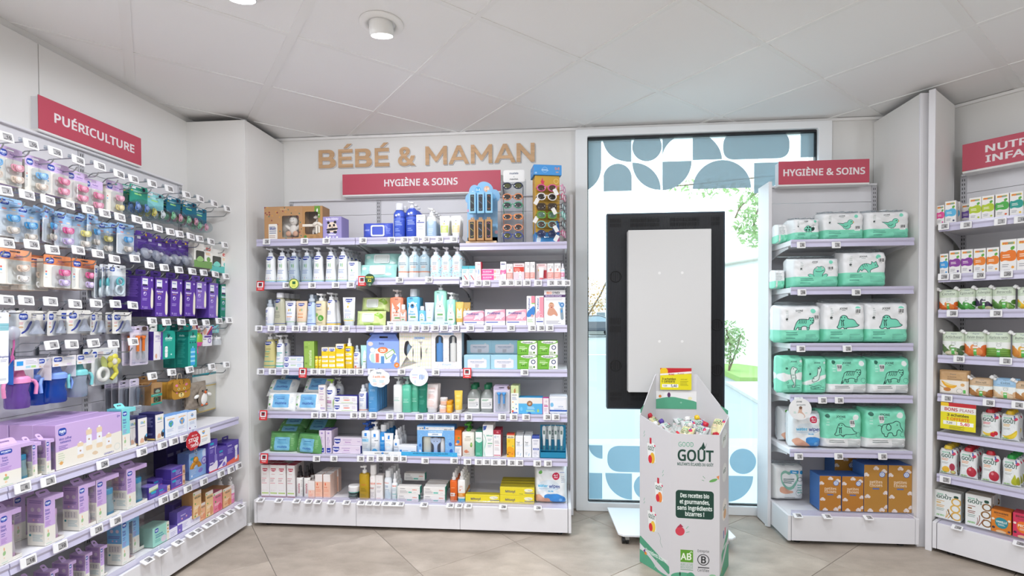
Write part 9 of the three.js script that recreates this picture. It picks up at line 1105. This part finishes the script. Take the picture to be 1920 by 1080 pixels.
stock('R','seventh infant food shelf',0.432,[['gKiw',0.076,-0.05,4],['gPom',0.16,-0.05,4],['gPom',0.249,-0.05],['gPoi',0.328,-0.05,4]]);
stock('R','base of infant food shelving',0.18,[['bisV',0.074,-0.06,4],['bisC',0.202,-0.06,4],['vanB',0.292,-0.06],['pecB',0.372,-0.06]]);
stock('L','first shelf under the hooks',0.703,[['mamW',-0.533,-0.045],['mamB',-0.462,-0.045],['mamB',-0.411,-0.045],['mamXL',-0.235,-0.05,3],['mamT',-0.044,-0.05],['navyF',-0.002,-0.07],['navyF',0.037,-0.055],['navyF',0.134,-0.05],['bluC',0.206,-0.05],['bluO',0.282,-0.05],['bluV',0.356,-0.05]]);
stock('L','second shelf under the hooks',0.425,[['mamB2',-0.553,-0.05],['mamB2',-0.378,-0.2],['mamB2',-0.396,-0.05],['mamB2',-0.256,-0.05],['mamW2',-0.158,-0.05],['mamW2',-0.005,-0.05],['lanS',0.091,-0.05],['lanL',0.157,-0.05],['lanL',0.185,-0.1,1,0,0.03],['lanX',0.251,-0.05],['lanX',0.252,-0.05,1,0,0.053],['lanBig',0.43,-0.07],['lanPB',0.518,-0.05],['lanNS',0.595,-0.05],['lanPu',0.692,-0.05],['lanBk',0.413,-0.22],['lanBk',0.465,-0.22],['lanBk',0.518,-0.22]]);
stock('L','base under the hooks',0.17,[['mamB',-0.545,-0.07],['mamB',-0.454,-0.07],['mamB',-0.381,-0.07],['mamB',-0.306,-0.07],['mamB',-0.234,-0.07],['mamB',-0.164,-0.07],['mamBl',-0.036,-0.07],['mamBl',0.076,-0.12],['mamMi',0.157,-0.07],['lpS',0.254,-0.07],['lpA',0.311,-0.07],['lpB',0.373,-0.07],['lpB',0.411,-0.07],['lpA',0.412,-0.18],['weS',0.453,-0.07],['weO',0.509,-0.07],['weP',0.579,-0.07],['weA',0.664,-0.07],['weO',0.399,-0.06,1,0,0.038],['weBt',0.723,-0.07],['weBt',0.714,-0.13]]);
hangOn('first hook row',[['pcPu',-0.416,1.971,-0.16,2,0],['pcPuB',-0.497,1.973,-0.16,2,0],['pcPuB',-0.328,1.965,-0.16,2,0],['pcPuP',-0.235,1.965,-0.16,2,0],['pcPuP',-0.151,1.956,-0.16,2,0],['pcPuP',-0.074,1.942,-0.16,2,0],['pcPuY',0.039,1.962,-0.16,2,0],['avGr',0.18,1.98,-0.16,3,0],['avMi',0.284,1.97,-0.16,3,0],['avTe',0.413,1.978,-0.16,3,0],['avTe',0.53,1.979,-0.16,3,0],['avTe',0.618,1.962,-0.16,2,0]]);
hangOn('second hook row',[['mbB',-0.427,1.774,-0.16,2,0],['mbB',-0.36,1.757,-0.16,2,0],['mbP',-0.283,1.76,-0.2,2,0],['mbB',-0.27,1.772,-0.16,2,28],['mbP',-0.208,1.763,-0.16,2,0],['mbY',-0.128,1.764,-0.16,2,0],['mbB',-0.074,1.781,-0.16,2,22],['mbY',0.029,1.766,-0.2,2,0],['mbB',0.096,1.772,-0.16,2,0],['avPu',0.14,1.733,-0.16,2,0],['avPu',0.218,1.755,-0.16,3,0],['avPu',0.286,1.751,-0.16,2,0],['avPu',0.351,1.737,-0.16,2,0],['avPu',0.417,1.747,-0.16,2,0],['avPu',0.494,1.75,-0.16,2,0],['tomG',0.604,1.747,-0.16,2,0],['tomT',0.75,1.732,-0.16,2,0]]);
hangOn('third hook row',[['orO',-0.406,1.578,-0.16,2,0],['orO',-0.456,1.569,-0.2,2,0],['orO',-0.304,1.561,-0.2,2,0],['orP',-0.242,1.574,-0.16,2,0],['orP',-0.123,1.573,-0.16,2,0],['wbl',-0.049,1.55,-0.16,2,35],['wbl',-0.016,1.558,-0.16,2,35],['wbl',0.044,1.566,-0.16,2,0],['avtA',0.193,1.551,-0.16,2,0],['avB',0.285,1.552,-0.16,2,0],['avB',0.389,1.553,-0.16,2,0],['avB',0.488,1.554,-0.16,2,0],['avtC',0.584,1.553,-0.16,2,0],['avD',0.683,1.552,-0.16,2,0],['avE',0.791,1.552,-0.16,2,0]]);
hangOn('fourth hook row',[['spoon',-0.446,1.34,-0.16,2,0],['teat',-0.347,1.339,-0.16,2,0],['teat',-0.241,1.339,-0.16,2,25],['teat',-0.144,1.345,-0.16,2,0],['teat',-0.05,1.337,-0.16,2,20],['teat',0.081,1.338,-0.16,2,0],['lcard',-0.546,1.331,-0.1,1,0],['pipO',0.154,1.269,-0.16,2,0],['pwB',0.26,1.268,-0.16,2,0],['dodS',0.329,1.27,-0.16,2,0],['dodL',0.504,1.27,-0.16,2,0],['frtF',0.559,1.275,-0.16,2,0],['pwC',0.627,1.265,-0.16,2,0],['bbC',0.733,1.268,-0.16,2,0]]);
hangOn('fifth hook row',[['cupPk',-0.401,1.15,-0.16,1,0],['cupBl',-0.283,1.147,-0.2,1,0],['cupBl',-0.25,1.151,-0.16,1,0],['cupTe',-0.154,1.15,-0.16,1,0],['teeY',-0.02,1.169,-0.16,2,0],['brush',0.128,0.998,-0.2,3,0],['brush',0.147,1.004,-0.16,1,0],['krB',0.246,1,-0.16,2,0],['deer',0.419,0.999,-0.16,2,0],['peng',0.567,0.936,-0.16,1,0],['bibC',0.755,1.005,-0.22,1,0]]);
priceTags('C','C1',-0.022,0,'tag',[[0.112,1.787],[0.359,1.787],[0.499,1.785],[0.734,1.784],[0.913,1.783],[0.995,1.783],[1.062,1.783],[1.062,1.784],[1.128,1.783],[1.212,1.781],[1.3,1.78]]);
priceTags('C','C2',-0.022,0,'tag',[[0.238,1.514],[0.405,1.512],[0.557,1.512],[0.652,1.513]]);
priceTags('C','C2',-0.012,0,'promo',[[0.074,1.511]]);
priceTags('C','C2m',-0.022,0,'tag',[[0.962,1.54],[1.145,1.539]]);
priceTags('C','C2m',-0.012,0,'promo',[[0.73,1.535]]);
priceTags('C','C2r',-0.022,0,'tag',[[1.371,1.517],[1.446,1.516],[1.498,1.515],[1.597,1.514],[1.641,1.514],[1.69,1.513],[1.741,1.513],[1.808,1.512],[1.886,1.511],[1.932,1.511],[1.977,1.51]]);
priceTags('C','C3',-0.022,0,'tag',[[0.054,1.245],[0.137,1.245],[0.212,1.244],[0.295,1.244],[0.35,1.244],[0.421,1.244],[0.483,1.244],[0.555,1.244],[0.621,1.243],[0.773,1.243],[0.88,1.243],[0.944,1.243],[0.995,1.243],[1.061,1.242],[1.061,1.245],[1.12,1.245],[1.181,1.245],[1.237,1.245],[1.307,1.245],[1.397,1.244],[1.505,1.244],[1.645,1.244],[1.771,1.243],[1.824,1.243],[1.876,1.243]]);
priceTags('C','C4',-0.022,0,'tag',[[0.063,0.973],[0.141,0.974],[0.225,0.974],[0.413,0.975],[0.463,0.975],[0.549,0.976],[0.604,0.976],[0.655,0.976],[0.706,0.977],[0.781,0.977],[0.97,0.978],[1.183,0.975],[1.725,0.978]]);
priceTags('C','C4',-0.012,0,'promo',[[0.344,0.969],[1.379,0.973]]);
priceTags('C','C5',-0.022,0,'tag',[[0.414,0.703],[0.47,0.704],[0.528,0.704],[0.666,0.706],[0.722,0.707],[0.788,0.708],[0.894,0.702],[0.96,0.703],[1.08,0.701],[1.151,0.701],[1.203,0.702],[1.252,0.703],[1.302,0.703],[1.383,0.704],[1.589,0.707],[1.659,0.708],[1.733,0.709],[1.86,0.711],[1.911,0.711]]);
priceTags('C','C5',-0.012,0,'promo',[[0.083,0.701]]);
priceTags('C','C6',-0.022,0,'tag',[[0.423,0.431],[0.535,0.434],[0.707,0.437],[0.769,0.438],[0.831,0.44],[0.879,0.441],[0.927,0.441],[0.976,0.442],[1.114,0.433],[1.294,0.437],[1.376,0.432],[1.444,0.432],[1.492,0.433],[1.542,0.432],[1.589,0.433],[1.645,0.432],[1.693,0.432],[1.8,0.431],[1.864,0.432]]);
priceTags('C','C6',-0.012,0,'promo',[[0.085,0.429]]);
priceTags('C','C7',0,1,'tag',[[0.07,0.194],[0.189,0.197],[0.305,0.195],[0.383,0.194],[0.443,0.194],[0.529,0.194],[0.626,0.193],[0.719,0.194],[0.77,0.193],[0.82,0.195],[0.874,0.196],[0.921,0.197],[0.966,0.196],[1.113,0.195],[1.274,0.195],[1.327,0.195],[1.384,0.196],[1.595,0.194],[1.803,0.191]]);
priceTags('L','L1',-0.025,0,'tag',[[-0.535,0.689],[-0.443,0.682],[-0.212,0.68],[-0.009,0.679],[0.114,0.68],[0.186,0.682],[0.259,0.68]]);
priceTags('L','L2',-0.025,0,'tag',[[-0.52,0.41],[-0.401,0.411],[-0.245,0.41],[-0.153,0.411],[0.115,0.407],[0.184,0.405],[0.279,0.407],[0.399,0.406],[0.541,0.406],[0.628,0.403],[0.701,0.405]]);
priceTags('L','L3',0,1,'tag',[[-0.024,0.209],[0.057,0.205],[0.164,0.202],[0.259,0.2],[0.304,0.203],[0.379,0.199],[0.428,0.202],[0.494,0.199],[0.567,0.196],[0.657,0.198]]);
priceTags('R','R1',-0.022,0,'tag',[[0.058,1.793],[0.151,1.787],[0.284,1.784],[0.357,1.783]]);
priceTags('R','R2',-0.022,0,'tag',[[0.059,1.519],[0.11,1.517],[0.206,1.517],[0.309,1.516]]);
priceTags('R','R3',-0.022,0,'tag',[[0.098,1.319],[0.272,1.317]]);
priceTags('R','R4',-0.022,0,'tag',[[0.128,1.074],[0.31,1.075]]);
priceTags('R','R5',-0.022,0,'tag',[[0.079,0.856],[0.248,0.855],[0.356,0.858]]);
priceTags('R','R7',-0.022,0,'tag',[[0.075,0.41]]);
priceTags('R','R8',0,1,'tag',[[0.133,0.198],[0.371,0.197]]);
priceTags('S','S1',-0.022,0,'tag',[[0.078,1.713],[0.268,1.71]]);
priceTags('S','S2',-0.022,0,'tag',[[0.083,1.443],[0.377,1.441]]);
priceTags('S','S3',-0.022,0,'tag',[[0.079,1.121],[0.33,1.122]]);
priceTags('S','S4',-0.022,0,'tag',[[0.068,0.825],[0.198,0.827],[0.289,0.828]]);
priceTags('S','S5',-0.022,0,'tag',[[0.07,0.503],[0.288,0.508],[0.524,0.512]]);
priceTags('S','S6',0,1,'tag',[[0.053,0.195],[0.212,0.199],[0.433,0.206]]);
hooks('H1',-0.12,[[-0.498,1.986],[-0.407,1.989],[-0.312,1.99],[-0.213,1.987],[-0.112,1.993],[-0.013,1.985],[0.067,1.984],[0.179,1.992],[0.291,1.994],[0.414,1.993],[0.521,1.996],[0.64,1.995],[0.756,1.991]]);
hooks('H2',-0.12,[[-0.505,1.784],[-0.425,1.788],[-0.345,1.786],[-0.262,1.787],[-0.172,1.786],[-0.091,1.786],[-0.012,1.784],[0.083,1.792],[0.144,1.774],[0.212,1.772],[0.294,1.768],[0.359,1.767],[0.442,1.767],[0.512,1.766],[0.606,1.763],[0.729,1.761]]);
hooks('H3',-0.12,[[-0.502,1.59],[-0.411,1.598],[-0.331,1.588],[-0.22,1.601],[-0.128,1.598],[-0.044,1.584],[0.068,1.599],[0.155,1.577],[0.25,1.574],[0.351,1.572],[0.451,1.573],[0.542,1.574],[0.641,1.573],[0.736,1.569]]);
hooks('H4',-0.12,[[-0.507,1.377],[-0.435,1.378],[-0.342,1.377],[-0.238,1.37],[-0.141,1.375],[-0.043,1.376],[0.052,1.372],[0.166,1.295],[0.26,1.289],[0.364,1.289],[0.454,1.287],[0.555,1.285],[0.668,1.293],[0.758,1.297]]);
hooks('H5',-0.12,[[-0.34,1.2],[-0.256,1.199],[-0.157,1.199],[-0.057,1.191],[0.051,1.196],[0.162,1.016],[0.29,1.022],[0.42,1.023],[0.598,1.023],[0.73,1.022]]);

for (const s of sheets) s.t.needsUpdate=true;
scene.environment=null;
renderer.render(scene,camera);
